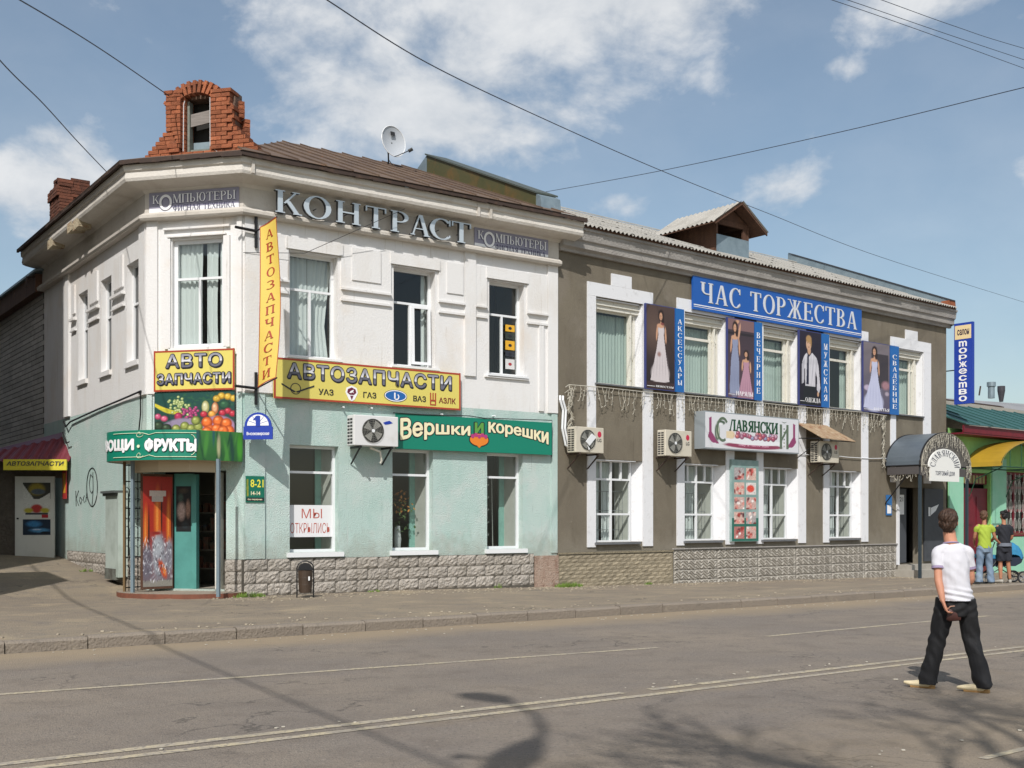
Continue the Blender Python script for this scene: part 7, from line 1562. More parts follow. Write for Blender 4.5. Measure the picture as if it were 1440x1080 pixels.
tag(mb.build('road_grit', mat('pale_grit', '#b9b2a4', .9)), 'small pale stones and grit on the road', kind='stuff')

# ================================================================== what stands behind and beside the photographer and throws the shadows
m_bark = mat('grey_bark', '#5c534a', .95)
tr = thing('bare_tree', 'bare spring tree behind the photographer', 'tree', (2.75, -.6, .1)); mb = MB(); tk = MB(); rt = random.Random(11)
def branch(mb, p, d, L, r, lv):
    n = 5; pts = [p]; x = p.copy(); dd = d.copy()
    for i in range(n):
        dd = (dd + Vector((rt.gauss(0, .09), rt.gauss(0, .09), rt.gauss(.02, .05)))).normalized(); x = x + dd * L / n; pts.append(x.copy())
    mb.tube(pts, [r * (1 - .55 * i / n) for i in range(n + 1)], 5 if lv < 2 else 3, cap=False)
    if lv < 4:
        for k in range(4 if lv < 3 else 3):
            f = rt.uniform(.35, 1.0); i = int(f * n); q = pts[i]; ax = Vector((rt.gauss(0, 1), rt.gauss(0, 1), rt.gauss(0, .3))).normalized(); nd = (dd + ax * rt.uniform(.45, .9)).normalized()
            nd.y *= .6; nd.normalize()
            branch(mb, q, nd, L * rt.uniform(.55, .75), r * .52, lv + 1)
tk.tube([Vector((2.75, -.6, .05)), Vector((2.75, -.65, 3)), Vector((2.6, -.7, 5.5)), Vector((2.35, -.8, 7.4))], [.20, .16, .13, .11], 10); tk.build('trunk', m_bark, tr)
for dv, L in (((-.7, -.1, .75), 3.0), ((.1, .0, 1), 3.2), ((.8, -.1, .6), 2.8), ((-.25, .1, .95), 2.6), ((.5, -.3, .8), 2.6)): branch(mb, Vector((2.37, -.8, 7.2)), Vector(dv).normalized(), L, .085, 0)
branch(mb, Vector((2.55, -.72, 6.2)), Vector((.9, 0, .5)).normalized(), 2.8, .07, 0); branch(mb, Vector((2.55, -.72, 6.4)), Vector((-.9, .2, .5)).normalized(), 2.8, .07, 0); mb.build('crown', m_bark, tr)
lp = thing('street_lamp', 'street lamp behind the photographer with lumps added for its shadow', 'street lamp', (-1.42, -1.6, .1)); mb = MB()
mb.tube([Vector((-1.42, -1.6, .1)), Vector((-1.42, -1.6, 10.0)), Vector((-1.42, -1.6, 11.0)), Vector((-1.55, -1.4, 11.6)), Vector((-1.85, -1.1, 12.0))], [.09, .06, .045, .04, .035], 8); mb.build('pole', m_zinc, lp)
mb = MB(); mb.tube([Vector((-1.82, -1.13, 11.98)), Vector((-1.95, -1.02, 12.08)), Vector((-2.20, -.80, 12.1)), Vector((-2.32, -.68, 12.05))], [.05, .15, .16, .05], 10); mb.build('lamp_head', m_zinc, lp)
mb = MB(); mb.tube([Vector((-1.42, -1.6, 10.7)), Vector((-1.45, -1.6, 10.45)), Vector((-1.48, -1.6, 10.0)), Vector((-1.52, -1.6, 9.5)), Vector((-1.58, -1.6, 9.0))], [.06, .13, .20, .15, .22], 10); mb.build('shadow_lump', m_zinc, lp)  # unseen lump on the pole, shaped only for its shadow on the road
mb = MB(); mb.tube([Vector((-1.50, -1.6, 9.8)), Vector((-1.80, -1.6, 10.0)), Vector((-1.92, -1.6, 10.02))], [.02,.03,.08], 8); mb.tube([Vector((-1.10, -1.6, 9.5)), Vector((-1.85, -1.6, 9.5)), Vector((-2.00, -1.6, 9.5))], [.02,.03,.08], 8); mb.tube([Vector((-1.50, -1.6, 9.5)), Vector((-1.20, -1.6, 9.5)), Vector((-1.10, -1.6, 9.5))], [.02,.03,.07], 8); mb.build('shadow_knob', m_zinc, lp)  # knobs added to roughen the outline of the pole's shadow
cb0, cb1 = Vector((-1.9, -2.2, 10.2)), Vector((-15.8, 23.5, 10.4))
t = thing('street_cable', 'thick sagging cable over the side street outside the picture', 'cable', cb1); mb = MB(); mb.tube([cb0.lerp(cb1, i / 14) + Vector((0, 0, -.5 * math.sin(math.pi * i / 14))) for i in range(15)], .026, 6); mb.build('cable', m_black, t)
t = thing('cable_post', 'tall concrete cable post across the side street', 'post', (-15.9, 23.7, .5)); mb = MB(); mb.tube([Vector((-15.9, 23.7, .3)), Vector((-15.9, 23.7, 10.6))], .13, 8); mb.build('post_shaft', m_panel, t)
# across the side street, out of frame: tall block added for its shade, corner house
ob = thing('shade_block', 'unseen tall brick block added across the side street for its shade', 'building', FL.P(-16, 12, 0)); wn = []
BL = Fr((FL.P(0, 8.2, 0).x, FL.P(0, 8.2, 0).y), d=(FL.d.x, FL.d.y))
SHU = SHADE_U
mb = MB(); mb.box(BL, -30, SHU, 0, 12, -.5, 22.0); mb.build('wall', mat('shade_block_brick', '#8c7b6a', .95, [(4, '#7a6a5a', .4, .8)]), ob)
for f in range(7):
    for k in range(8): mb = MB(); x = SHU - 2.5 - k * 3.3; mb.box(BL, x, x + 1.4, -.02, -.001, 1.5 + f * 2.9, 3.0 + f * 2.9); mb.build('window', m_dkg, ob)  # windows of the added shade block
hb = thing('corner_house', 'low house at the other corner of the side street', 'building', FL.P(-3, 12, 0))
mb = MB(); mb.box(BL, SHU + .02, SHU2, SHW0, 12, -.5, 8.9); mb.build('wall', m_sbrick, hb)

# ================================================================== people
class Body:
    """tapered lofts and ellipsoids fused by a voxel remesh into one continuous skin"""
    def __init__(s): s.v = []; s.f = []
    def loft(s, pts, rad_, side=(1, 0, 0), n=14, sub=4):
        P = [Vector(p) for p in pts]; R = [(r, r) if not hasattr(r, '__len__') else r for r in rad_]; C = []; Q = []
        for i in range(len(P) - 1):
            p0, p1, p2, p3 = P[max(0, i - 1)], P[i], P[i + 1], P[min(len(P) - 1, i + 2)]
            for j in range(sub):
                t = j / sub; C.append(.5 * ((2 * p1) + (p2 - p0) * t + (2 * p0 - 5 * p1 + 4 * p2 - p3) * t * t + (3 * p1 - p0 - 3 * p2 + p3) * t ** 3)); e = t * t * (3 - 2 * t) * .5 + t * .5
                Q.append((R[i][0] * (1 - e) + R[i + 1][0] * e, R[i][1] * (1 - e) + R[i + 1][1] * e))
        C.append(P[-1]); Q.append(R[-1]); k0 = len(s.v)
        for i, c in enumerate(C):
            t = (C[min(i + 1, len(C) - 1)] - C[max(i - 1, 0)]).normalized(); sd_ = Vector(side); sd_ = (sd_ - t * sd_.dot(t)); sd_ = sd_.normalized() if sd_.length > 1e-4 else Vector((0, 1, 0)); up = t.cross(sd_)
            for j in range(n): a = 2 * math.pi * j / n; s.v.append(tuple(c + sd_ * (Q[i][0] * math.cos(a)) + up * (Q[i][1] * math.sin(a))))
        m = len(C)
        for i in range(m - 1):
            for j in range(n): s.f.append((k0 + i * n + j, k0 + i * n + (j + 1) % n, k0 + (i + 1) * n + (j + 1) % n, k0 + (i + 1) * n + j))
        s.f.append(tuple(k0 + j for j in range(n))[::-1]); s.f.append(tuple(k0 + (m - 1) * n + j for j in range(n))); return s
    def ell(s, c, r, rot=None, n=14):
        c = Vector(c); k0 = len(s.v); M = rot or Matrix.Identity(3)
        for i in range(1, n):
            th = math.pi * i / n
            for j in range(n): ph = 2 * math.pi * j / n; s.v.append(tuple(c + M @ Vector((r[0] * math.sin(th) * math.cos(ph), r[1] * math.sin(th) * math.sin(ph), r[2] * math.cos(th)))))
        a = len(s.v); s.v.append(tuple(c + M @ Vector((0, 0, r[2])))); s.v.append(tuple(c + M @ Vector((0, 0, -r[2]))))
        for i in range(n - 2):
            for j in range(n): s.f.append((k0 + i * n + j, k0 + (i + 1) * n + j, k0 + (i + 1) * n + (j + 1) % n, k0 + i * n + (j + 1) % n))
        for j in range(n): s.f.append((a, k0 + j, k0 + (j + 1) % n)); s.f.append((a + 1, k0 + (n - 2) * n + (j + 1) % n, k0 + (n - 2) * n + j))
        return s
    def build(s, name, m, parent, voxel=.01, smooth_it=3, disp=None, cut=None):
        me = bpy.data.meshes.new(name); me.from_pydata(s.v, [], s.f); o = bpy.data.objects.new(name, me); COL.objects.link(o)
        md = o.modifiers.new('r', 'REMESH'); md.mode = 'VOXEL'; md.voxel_size = voxel; md.use_smooth_shade = True
        if smooth_it: sm_ = o.modifiers.new('s', 'SMOOTH'); sm_.iterations = smooth_it; sm_.factor = .5
        bpy.context.view_layer.update(); ev = o.evaluated_get(bpy.context.evaluated_depsgraph_get()); me2 = bpy.data.meshes.new_from_object(ev); bpy.data.objects.remove(o); bpy.data.meshes.remove(me)
        if disp:
            co = np.empty(len(me2.vertices) * 3); me2.vertices.foreach_get('co', co); no = np.empty(len(me2.vertices) * 3); me2.vertices.foreach_get('normal', no)
            co = co.reshape(-1, 3); no = no.reshape(-1, 3); co = co + no * disp(co)[:, None]; me2.vertices.foreach_set('co', co.ravel())
        if cut:
            bm = bmesh.new(); bm.from_mesh(me2); bmesh.ops.delete(bm, geom=[f for f in bm.faces if cut(f.calc_center_median())], context='FACES'); bm.to_mesh(me2); bm.free()
        me2.polygons.foreach_set('use_smooth', [True] * len(me2.polygons)); me2.materials.clear(); 
        for mm in (m if isinstance(m, (list, tuple)) else [m]): me2.materials.append(mm)
        o = bpy.data.objects.new(name, me2); COL.objects.link(o); o.parent = parent; return o
skin = mat('skin', '#c68d72', .55, [(9, '#b87a60', .45, .8)], None); skin2 = mat('tanned_skin', '#a87458', .6)
def hand(B, w, d, side_, palmn, L=.18, curl=.5, grip=0):
    """palm and five unequal, bent fingers; d: direction of the hand, side_: towards the thumb, palmn: palm normal"""
    w = Vector(w); d = Vector(d).normalized(); sd_ = Vector(side_); sd_ = (sd_ - d * sd_.dot(d)).normalized(); pn = d.cross(sd_) if palmn is None else Vector(palmn); pn = (pn - d * pn.dot(d) - sd_ * pn.dot(sd_)).normalized()
    B.loft([w - d * .01, w + d * .035, w + d * .075, w + d * .095], [(.026, .018), (.036, .017), (.041, .015), (.036, .012)], side=sd_, n=10)
    for i, (off, ln) in enumerate(((.030, .072), (.010, .080), (-.011, .075), (-.031, .058))):
        p = w + d * .085 + sd_ * off; pts = [p - d * .02, p]; a = curl * .35; x = p
        for j, f in enumerate((.45, .32, .23)):
            dd = d * math.cos(a) + pn * math.sin(a); x = x + dd * ln * f; pts.append(x.copy()); a += curl * .75
        B.loft(pts, [.0095, .0095, .0088, .008, .0068], side=sd_, n=8, sub=3)
    t0 = w + d * .02 + sd_ * .026; B.loft([t0, t0 + d * .028 + sd_ * .018 + pn * .008, t0 + d * .055 + sd_ * .020 + pn * .02, t0 + d * .075 + sd_ * .012 + pn * .03], [.013, .012, .0105, .008], side=sd_, n=8, sub=3)
def head(B, c, fwd, hs=1.0):
    """skull, jaw, neck joint, nose, lips, brow and ears, looking towards fwd"""
    c = Vector(c); f = Vector(fwd).normalized(); r = f.cross(Vector((0, 0, 1))).normalized(); u = r.cross(f); M = Matrix((r, f, u)).transposed()
    q = lambda x, y, z: c + M @ (Vector((x, y, z)) * hs)
    B.ell(q(0, -.008, .03), (.076 * hs, .094 * hs, .088 * hs), M); B.ell(q(0, .028, -.045), (.056 * hs, .062 * hs, .065 * hs), M); B.ell(q(0, .062, -.083), (.026 * hs, .024 * hs, .022 * hs), M)
    B.loft([q(0, .083, .018), q(0, .102, -.012), q(0, .108, -.026), q(0, .086, -.034)], [.008 * hs, .012 * hs, .017 * hs, .008 * hs], side=r, n=8); B.ell(q(0, .083, -.055), (.024 * hs, .012 * hs, .009 * hs), M); B.ell(q(0, .078, .035), (.05 * hs, .014 * hs, .01 * hs), M)
    for s_ in (-1, 1): B.ell(q(s_ * .079, -.006, -.005), (.010 * hs, .018 * hs, .030 * hs), M); B.ell(q(s_ * .04, .06, -.03), (.022 * hs, .02 * hs, .02 * hs), M)
    return M, q
def hair(par, c, fwd, col, hs=1.0, bun=False, ln=0, name='hair'):
    c = Vector(c); f = Vector(fwd).normalized(); r = f.cross(Vector((0, 0, 1))).normalized(); u = r.cross(f); M = Matrix((r, f, u)).transposed(); q = lambda x, y, z: c + M @ (Vector((x, y, z)) * hs); H = Body()
    H.ell(q(0, -.022, .044), (.087 * hs, .096 * hs, .090 * hs), M); H.ell(q(0, -.05, -.01), (.078 * hs, .055 * hs, .075 * hs), M); H.ell(q(0, .03, .095), (.062 * hs, .06 * hs, .035 * hs), M); H.ell(q(0, -.055, -.055 - ln), (.055 * hs, .032 * hs, .04 * hs), M)
    if bun: H.ell(q(0, -.09, .105), (.05 * hs, .05 * hs, .045 * hs), M)
    rr = np.random.default_rng(5)
    def dsp(co):
        a = np.arctan2(co[:, 0] - c.x, co[:, 1] - c.y + .03); return .0042 * np.sin(a * 17 + co[:, 2] * 38 + 2 * np.sin(co[:, 2] * 60)) + .003 * np.sin(a * 41 - co[:, 2] * 50) + .004 * np.sin(a * 5 + co[:, 2] * 60)
    return H.build(name, mat('hair_' + col[1:], col, .55, [(60, '#1c120c', .4, .7)], (160, .006)), par, .007, 1, dsp)
def eyes(par, q):
    for s_ in (-1, 1):
        B = MB(); c = q(s_ * .031, .0815, .008) + wloc(par); B.tube([c + Vector((0, 0, -.006)), c, c + Vector((0, 0, .006))], [.006, .012, .006], 8); B.build('eye', mat('eye_white_dark', '#4a3a30', .2), par, smooth=True)

def wrinkle(co, a, f1, f2, ph=0): return a * (np.sin(co[:, 2] * f1 + 4 * np.sin(co[:, 0] * 9 + ph) + co[:, 0] * f2) * np.sin(co[:, 0] * 14 + co[:, 1] * 17 + co[:, 2] * 6 + ph)) 
# --- the walking man: white tee, black trousers, cream shoes, small brown bag in his left hand
MX, MY = 4.36, 11.1
man = thing('person', 'man in white t-shirt and black trousers walking across the road', 'person', (MX, MY, 0))
B = Body()
hc, hf = (-.085, .045, 1.632), (.42, .90, .02)
shL, shR = Vector((-.192, .03, 1.345)), Vector((.092, .03, 1.345)); elL, elR = Vector((-.212, -.03, 1.08)), Vector((.140, .06, 1.08)); wrL, wrR = Vector((-.195, -.10, .87)), Vector((.13, .26, .93))
hipL, hipR = Vector((-.115, .03, .88)), Vector((.065, -.0, .88)); knL, knR = Vector((-.175, .08, .49)), Vector((.125, .0, .50)); anL, anR = Vector((-.265, .10, .11)), Vector((.150, -.19, .12))
sdv = (1, .12, 0)
B.loft([(-.03, .0, .84), (-.03, .005, .95), (-.035, .01, 1.08), (-.045, .02, 1.22), (-.045, .025, 1.32), (-.055, .03, 1.41)], [(.135, .10), (.130, .095), (.118, .09), (.145, .10), (.145, .09), (.07, .06)], side=sdv)
B.loft([(-.06, .03, 1.41), (-.072, .038, 1.48), (-.08, .045, 1.55)], [(.066, .062), (.060, .058), (.058, .060)], side=sdv)
for s0, e0, w0 in ((shL, elL, wrL), (shR, elR, wrR)): B.loft([s0.lerp(Vector((-.045, .03, 1.38)), .35), s0, s0.lerp(e0, .35), e0, e0.lerp(w0, .35), w0], [.045, .050, .044, .038, .038, .025], side=(0, 1, 0))
for h0, k0, a0 in ((hipL, knL, anL), (hipR, knR, anR)): B.loft([h0, h0.lerp(k0, .4), k0, k0.lerp(a0, .4), a0], [.075, .070, .050, .048, .036])
M_, q_ = head(B, hc, hf, 1.02)
hand(B, wrL, (wrL - elL) * .6 + Vector((.06, .0, -.10)), (.3, .95, 0), (.9, -.1, 0), curl=.95)
hand(B, wrR, (wrR - elR) * .6 + Vector((-.05, .02, .0)), (0, 0, 1), (-.9, .2, 0), curl=.8)
B.build('body', skin, man, .0075, 2); eyes(man, q_); hair(man, hc, hf, '#4a3222', 1.02)
T = Body()
T.loft([(-.03, .0, .865), (-.03, .002, .92), (-.034, .008, 1.02), (-.042, .015, 1.14), (-.046, .022, 1.25), (-.047, .026, 1.345), (-.055, .03, 1.425)], [(.172, .150), (.164, .140), (.148, .124), (.150, .122), (.152, .116), (.132, .096), (.058, .058)], side=sdv, n=20)
for s0, e0 in ((shL, elL), (shR, elR)):
    T.loft([s0.lerp(Vector((-.05, .03, 1.40)), .75), s0.lerp(Vector((-.05, .03, 1.385)), .3), s0 + Vector((0, 0, -.01)), s0.lerp(e0, .28), s0.lerp(e0, .58)], [.055, .060, .063, .060, .060], side=(0, 1, 0)); T.ell(s0.lerp(Vector((-.05, .03, 1.40)), .55), (.075, .066, .048))
def tee(co):
    w = .0016 * np.sin(co[:, 2] * 23 + co[:, 0] * 30 + 3 * np.sin(co[:, 0] * 12)) + .003 * np.sin(co[:, 0] * 55 + 6 * np.sin(co[:, 2] * 7)) * np.exp(-((co[:, 2] - 1.05) / .2) ** 2) + .008 * np.exp(-((co[:, 2] - .93) / .06) ** 2) * np.sin(co[:, 2] * 110 + co[:, 0] * 22); dg = (co[:, 0] + .05) * .8 + (co[:, 2] - 1.15)
    return w + .002 * np.sin(dg * 60) * np.exp(-((co[:, 2] - 1.15) / .16) ** 2) * (co[:, 1] < .03)
tee_m = mat('white_tee_cotton', '#cdccd2', .9, None or (), (300, .002)); T.build('t_shirt', tee_m, man, .0075, 2, tee, cut=lambda c: c.z < .872)
lil = mat('lilac_band', '#9a8ba8', .9); m0 = Vector((MX, MY, 0))
for s0, e0 in ((shL, elL), (shR, elR)):
    mb = MB(); p = s0.lerp(e0, .58); d = (e0 - s0).normalized(); mb.tube([m0 + p - d * .012, m0 + p + d * .012], .0625, 18, cap=False); mb.tube([m0 + p - d * .012, m0 + p + d * .012], .058, 18, cap=False); mb.build('sleeve_band', lil, man, smooth=True)
mb = MB(); ctr = Vector((-.064, .034, 1.430)); mb.tube([m0 + ctr + Vector((.070 * math.cos(a), .064 * math.sin(a), -.010 * math.sin(a))) for a in [2 * math.pi * k / 24 for k in range(25)]], .008, 6); mb.build('collar', lil, man, smooth=True)
Tr = Body(); Tr.loft([(-.03, .0, .72), (-.03, .0, .80), (-.03, .0, .88), (-.03, .005, .96)], [(.115, .12), (.142, .138), (.138, .126), (.132, .112)], side=sdv, n=20)
Tr.loft([hipL, hipL.lerp(knL, .4), knL, knL.lerp(anL, .45), anL + Vector((0, 0, -.01)), anL + Vector((.0, .0, -.07))], [(.088, .11), (.091, .104), (.078, .090), (.075, .088), (.083, .10), (.088, .105)], side=(1, .3, 0))
Tr.loft([hipR, hipR.lerp(knR, .4), knR, knR.lerp(anR, .45), anR + Vector((0, 0, -.01)), anR + Vector((.012, -.01, -.06))], [(.088, .11), (.091, .104), (.077, .090), (.073, .086), (.079, .096), (.084, .10)], side=(1, .3, 0))
Tr.build('trousers', mat('black_trouser_cloth', '#131316', .8, (), (200, .002)), man, .008, 1, lambda co: wrinkle(co, .006, 10, 46, 1) + wrinkle(co, .004, 34, 60, 3) + .004 * np.sin((co[:, 2] * .8 + co[:, 0]) * 60) * np.exp(-((co[:, 2] - .5) / .10) ** 2) + .004 * np.sin((co[:, 2] - co[:, 0] * .6) * 70) * np.exp(-((co[:, 2] - .78) / .07) ** 2) + .004 * np.sin(co[:, 2] * 42 + co[:, 0] * 30) * np.exp(-((co[:, 2] - .12) / .10) ** 2), cut=lambda c: c.z < .045)
for a0, toe, nm in ((anL, Vector((-.50, .26, .045)), 0), (anR, Vector((-.04, -.06, .03)), 1)):
    Sx = Body(); a = Vector((a0.x, a0.y, 0)); d = (Vector((toe.x, toe.y, 0)) - a).normalized(); sd_ = d.cross(Vector((0, 0, 1))); zz = .02 if nm == 0 else .03
    Sx.loft([a - d * .06 + Vector((0, 0, .055 + zz * .3)), a + Vector((0, 0, .055)), a + d * .09 + Vector((0, 0, .042)), a + d * .17 + Vector((0, 0, .038)), a + d * .235 + Vector((0, 0, .045 if nm == 0 else .032))], [(.032, .045), (.040, .050), (.044, .036), (.038, .026), (.012, .012)], side=tuple(sd_))
    sh_ = Sx.build('shoe', mat('cream_leather', '#d8c9a6', .45, [(9, '#c2b08a', .5, .8)]), man, .006, 1)
    Hx = MB(); h = m0 + a - d * .035; Hx.tube([h + Vector((0, 0, .0)), h + Vector((0, 0, .035))], .034, 10); Hx.tube([h + d * .02 + Vector((0, 0, .012)), h + d * .2 + Vector((0, 0, .012))], [.03, .03], 8); Hx.build('sole', mat('tan_sole', '#a8814f', .6), man)
bag = Body(); bc = wrL + Vector((.12, .0, -.135)); bag.loft([bc + Vector((-.078, 0, .0)), bc + Vector((-.06, 0, .0)), bc + Vector((.05, 0, .01)), bc + Vector((.07, 0, .005))], [(.012, .04), (.022, .062), (.022, .066), (.010, .04)], side=(0, 1, 0))
bg = thing('small_bag', 'small dark brown leather bag held by the man in the white t-shirt', 'bag', tuple(m0 + bc - Vector((0, 0, .07))))
bo = bag.build('pouch', mat('dark_brown_leather', '#4a2a26', .45, [(8, '#35201c', .4, .8)]), None, .007, 2); bo.parent = bg; bo.location = m0 - wloc(bg)
mb = MB(); c = m0 + bc; mb.tube([c + Vector((-.09, 0, .04)), c + Vector((-.05, -.01, .085)), c + Vector((.02, -.01, .092)), c + Vector((.075, 0, .05)), c + Vector((.085, 0, .0))], .006, 6); mb.build('strap', mat('tan_strap', '#a8806c', .5), bg)

def stander(label, x, y, J, cols, hairc, fwd, bun=False, bare=False, hs=1.0):
    z0_ = sidez(Vector((x, y, 0))); t = thing('person', label, 'person', (x, y, z0_)); B = Body(); g = {k: Vector(v) for k, v in J.items()}
    B.loft([(0, 0, .84), (0, 0, .95), (0, 0, 1.08), (0, .01, 1.25), (0, .01, 1.36), (0, .01, 1.42)], [(.15, .11), (.14, .10), (.12, .09), (.15, .10), (.155, .085), (.08, .06)]); B.loft([(0, .01, 1.40), (0, .02, 1.50), (0, .025, 1.56)], [.055, .050, .052])
    for s_ in 'LR':
        B.loft([g['s' + s_] * .7 + Vector((0, 0, .3 * g['s' + s_].z)), g['s' + s_], g['e' + s_], g['w' + s_]], [.042, .046, .038, .025], side=(0, 1, 0)); B.loft([g['h' + s_], g['h' + s_].lerp(g['k' + s_], .4), g['k' + s_], g['k' + s_].lerp(g['a' + s_], .35), g['a' + s_]], [.085, .075, .052, .052, .034])
        hand(B, g['w' + s_], g['w' + s_] - g['e' + s_], (0, 0, 1), None, curl=.8)
    M2, q2 = head(B, (0, .03, 1.64), fwd); B.build('body', skin2, t, .012, 2); hair(t, (0, .03, 1.64), fwd, hairc, hs, bun)
    T = Body(); T.loft([(0, 0, .86), (0, 0, .95), (0, 0, 1.08), (0, .01, 1.26), (0, .01, 1.37), (0, .01, 1.43)], [(.165, .135), (.158, .13), (.145, .12), (.160, .122), (.155, .10), (.06, .06)], n=18)
    for s_ in 'LR': T.loft([g['s' + s_] * .55 + Vector((0, 0, .45 * g['s' + s_].z + .02)), g['s' + s_] * .9 + Vector((0, 0, .1 * g['s' + s_].z - .02)), g['s' + s_].lerp(g['e' + s_], .3), g['s' + s_].lerp(g['e' + s_], cols.get('sl', .6))], [.062, .068, .062, .058], side=(0, 1, 0))
    T.build('shirt', cols['shirt'], t, .012, 2, lambda co: wrinkle(co, .006, 34, 26)); Q = Body(); Q.loft([(0, 0, .76), (0, 0, .86), (0, 0, .97)], [(.16, .12), (.168, .13), (.15, .115)], n=16); L_ = cols.get('len', 1.0)
    for s_ in 'LR':
        a = g['a' + s_]; k = g['k' + s_]; h = g['h' + s_]
        Q.loft([h, h.lerp(k, .5), k, k.lerp(a, .5), a + Vector((0, 0, -.06))] if L_ >= 1 else [h, h.lerp(k, .5), h.lerp(k, .85)], [.10, .095, .082, .08, .088] if L_ >= 1 else [.10, .10, .095])
    Q.build('trousers' if L_ >= 1 else 'shorts', cols['legs'], t, .012, 2, lambda co: wrinkle(co, .008, 30, 20))
    for s_ in 'LR':
        a = g['a' + s_]; d = g['t' + s_]; d = d / d.length; Sx = Body(); Sx.loft([Vector((a.x, a.y, .045)) - d * .06, Vector((a.x, a.y, .05)), Vector((a.x, a.y, .035)) + d * .17], [(.035, .04), (.042, .045), (.03, .022)], side=tuple(d.cross(Vector((0, 0, 1))))); Sx.build('shoe', cols['shoe'], t, .01, 1)
    return t
jeans = mat('washed_jeans', '#6f8298', .85, [(2.6, '#96a4b0', .5, .7), (5, '#5a6c84', .5, .75)])
stander('man in lime green polo shirt and washed jeans standing by the dark red door', 11.42, 27.5,
    dict(sL=(-.18, 0, 1.38), eL=(-.22, .05, 1.12), wL=(-.16, .22, .98), sR=(.18, 0, 1.38), eR=(.26, .02, 1.12), wR=(.42, .12, .98), hL=(-.09, 0, .88), kL=(-.11, .02, .48), aL=(-.13, 0, .10), hR=(.09, 0, .88), kR=(.13, .04, .48), aR=(.16, 0, .10), tL=(-.2, 1, 0), tR=(.4, 1, 0)),
    dict(shirt=mat('lime_polo', '#9aae3c', .85), legs=jeans, shoe=mat('grey_shoe', '#55585c', .6), sl=.5), '#6b4a34', (.6, .8, -.1))
wm_ = stander('woman in black top and dark shorts pushing a pram near the green shop', 11.98, 27.7,
    dict(sL=(-.16, 0, 1.36), eL=(-.24, .02, 1.10), wL=(-.30, .18, .98), sR=(.16, 0, 1.36), eR=(.20, .04, 1.10), wR=(.10, .24, .98), hL=(-.08, 0, .88), kL=(-.08, .03, .48), aL=(-.09, -.02, .10), hR=(.08, 0, .88), kR=(.10, .0, .48), aR=(.14, 0, .10), tL=(-.6, .8, 0), tR=(.2, 1, 0)),
    dict(shirt=mat('black_top', '#1c1e26', .85), legs=mat('dark_shorts', '#23252e', .85), shoe=mat('light_sandal', '#a8a49c', .6), sl=.7, len=.5), '#14141a', (-.2, .95, -.1), bun=True, hs=.95)
mb = MB(); o_ = Vector((11.98, 27.7, sidez(Vector((11.98, 27.7, 0))))); mb.tube([o_ + Vector((0, 0, .90)), o_ + Vector((0, 0, .98))], .172, 18, cap=False); mb.build('waist_band', mat('grey_knit', '#6f7480', .9), wm_)
# the pram: blue carrycot on a dark wheeled frame
pr = thing('pram', 'blue and black baby pram with four spoked wheels beside the woman in black', 'pram', (11.95, 28.05, sidez(Vector((11.95, 28, 0))))); po = Vector(pr.location)
PFm = Fr((po.x, po.y), d=(1, .05)); gz = po.z
def wheel(u, w, r):
    mb = MB(); mb.ring(PFm, u, w, gz + r, r, r, .035, 24, th=.035); wh = mb.build('wheel', mat('tyre_rubber', '#222224', .8), pr)
    mb = MB(); 
    for k in range(8): a = rad(45 * k); mb.tube([PFm.P(u, w + .018, gz + r), PFm.P(u + (r - .03) * math.cos(a), w + .018, gz + r + (r - .03) * math.sin(a))], .007, 4)
    mb.ring(PFm, u, w + .006, gz + r, r - .032, r - .032, .012, 20, th=.024); mb.disc(PFm, u, w - .002, gz + r, .03, .03, 12, th=.045); mb.build('rim', mat('chrome_rim', '#b5b8bc', .3, metal=.8), wh)
for u, w, r in ((-.42, .28, .15), (.52, .28, .15), (-.42, -.22, .15), (.52, -.22, .15)): wheel(u, w, r)
mb = MB()
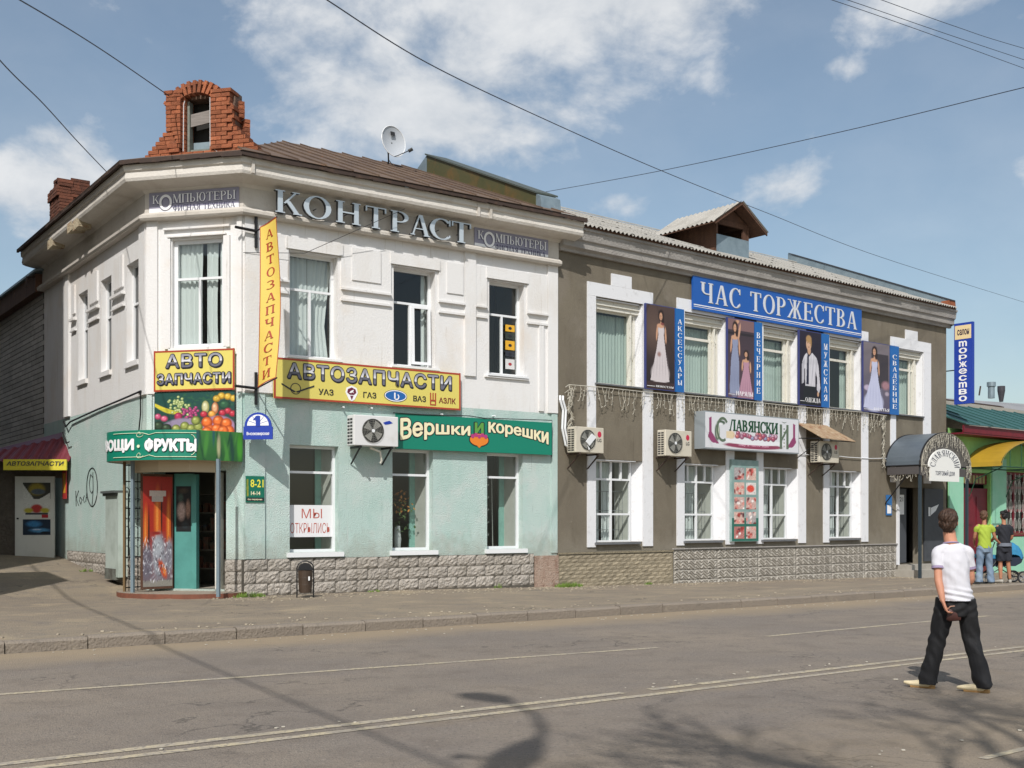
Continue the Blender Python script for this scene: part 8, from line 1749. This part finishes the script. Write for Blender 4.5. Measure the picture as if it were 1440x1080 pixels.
for w in (-.2, .26): mb.tube([PFm.P(-.42, w, gz + .15), PFm.P(.05, w, gz + .42), PFm.P(.52, w, gz + .15)], .014, 5); mb.tube([PFm.P(-.42, w, gz + .17), PFm.P(-.1, w, gz + .6), PFm.P(.05, w, gz + 1.0), PFm.P(0, w - .1, gz + 1.02)], .013, 5)
mb.tube([PFm.P(-.42, -.22, gz + .15), PFm.P(-.42, .28, gz + .15)], .012, 5); mb.tube([PFm.P(.52, -.22, gz + .15), PFm.P(.52, .28, gz + .15)], .012, 5); mb.build('pram_frame', m_black, pr)
def shell(name, u0, u1, w0, w1, zb, h, m, a0, a1, nseg=12):
    # folding hood: an arched cloth shell from one hinge side to the other
    vs = []; cu, cw = (u0 + u1) / 2, (w0 + w1) / 2; rows_ = 8
    for i in range(nseg + 1):
        a = rad(a0 + (a1 - a0) * i / nseg)
        for j in range(rows_ + 1):
            b = math.pi * j / rows_; vs.append(PFm.P(cu + (u1 - u0) / 2 * math.cos(a) * (.55 + .45 * math.sin(b)), cw - (w1 - w0) / 2 * math.cos(b), gz + zb + h * math.sin(a) * (.25 + .75 * math.sin(b)) + .012 * (i % 2)))
    q = MB(); q.add(vs, [(i * (rows_ + 1) + j, (i + 1) * (rows_ + 1) + j, (i + 1) * (rows_ + 1) + j + 1, i * (rows_ + 1) + j + 1) for i in range(nseg) for j in range(rows_)]); q.build(name, m, pr)
blue_f = mat('blue_pram_fabric', '#2c7ba4', .8, [(6, '#23688c', .4, .8)])
mb = MB(); prof = [(-.46, .62), (-.42, .50), (-.30, .42), (.35, .42), (.50, .50), (.56, .64)]
for (a_, b_), (c_, d_) in zip(prof, prof[1:]): mb.quad(PFm.P(a_, -.2, gz + b_), PFm.P(c_, -.2, gz + d_), PFm.P(c_, .24, gz + d_), PFm.P(a_, .24, gz + b_))
for w in (-.2, .24): mb.poly([PFm.P(a_, w, gz + b_) for a_, b_ in prof]); 
mb.build('carrycot', mat('dark_navy_fabric', '#1d2638', .85), pr)
mb = MB(); mb.prism([PFm.P(-.47, -.21, gz + .62), PFm.P(.0, -.21, gz + .60), PFm.P(.0, .25, gz + .60), PFm.P(-.47, .25, gz + .62)], (0, 0, .09)); mb.build('apron', blue_f, pr)
shell('hood', -.02, .62, -.22, .26, .60, .40, blue_f, 0, 125)
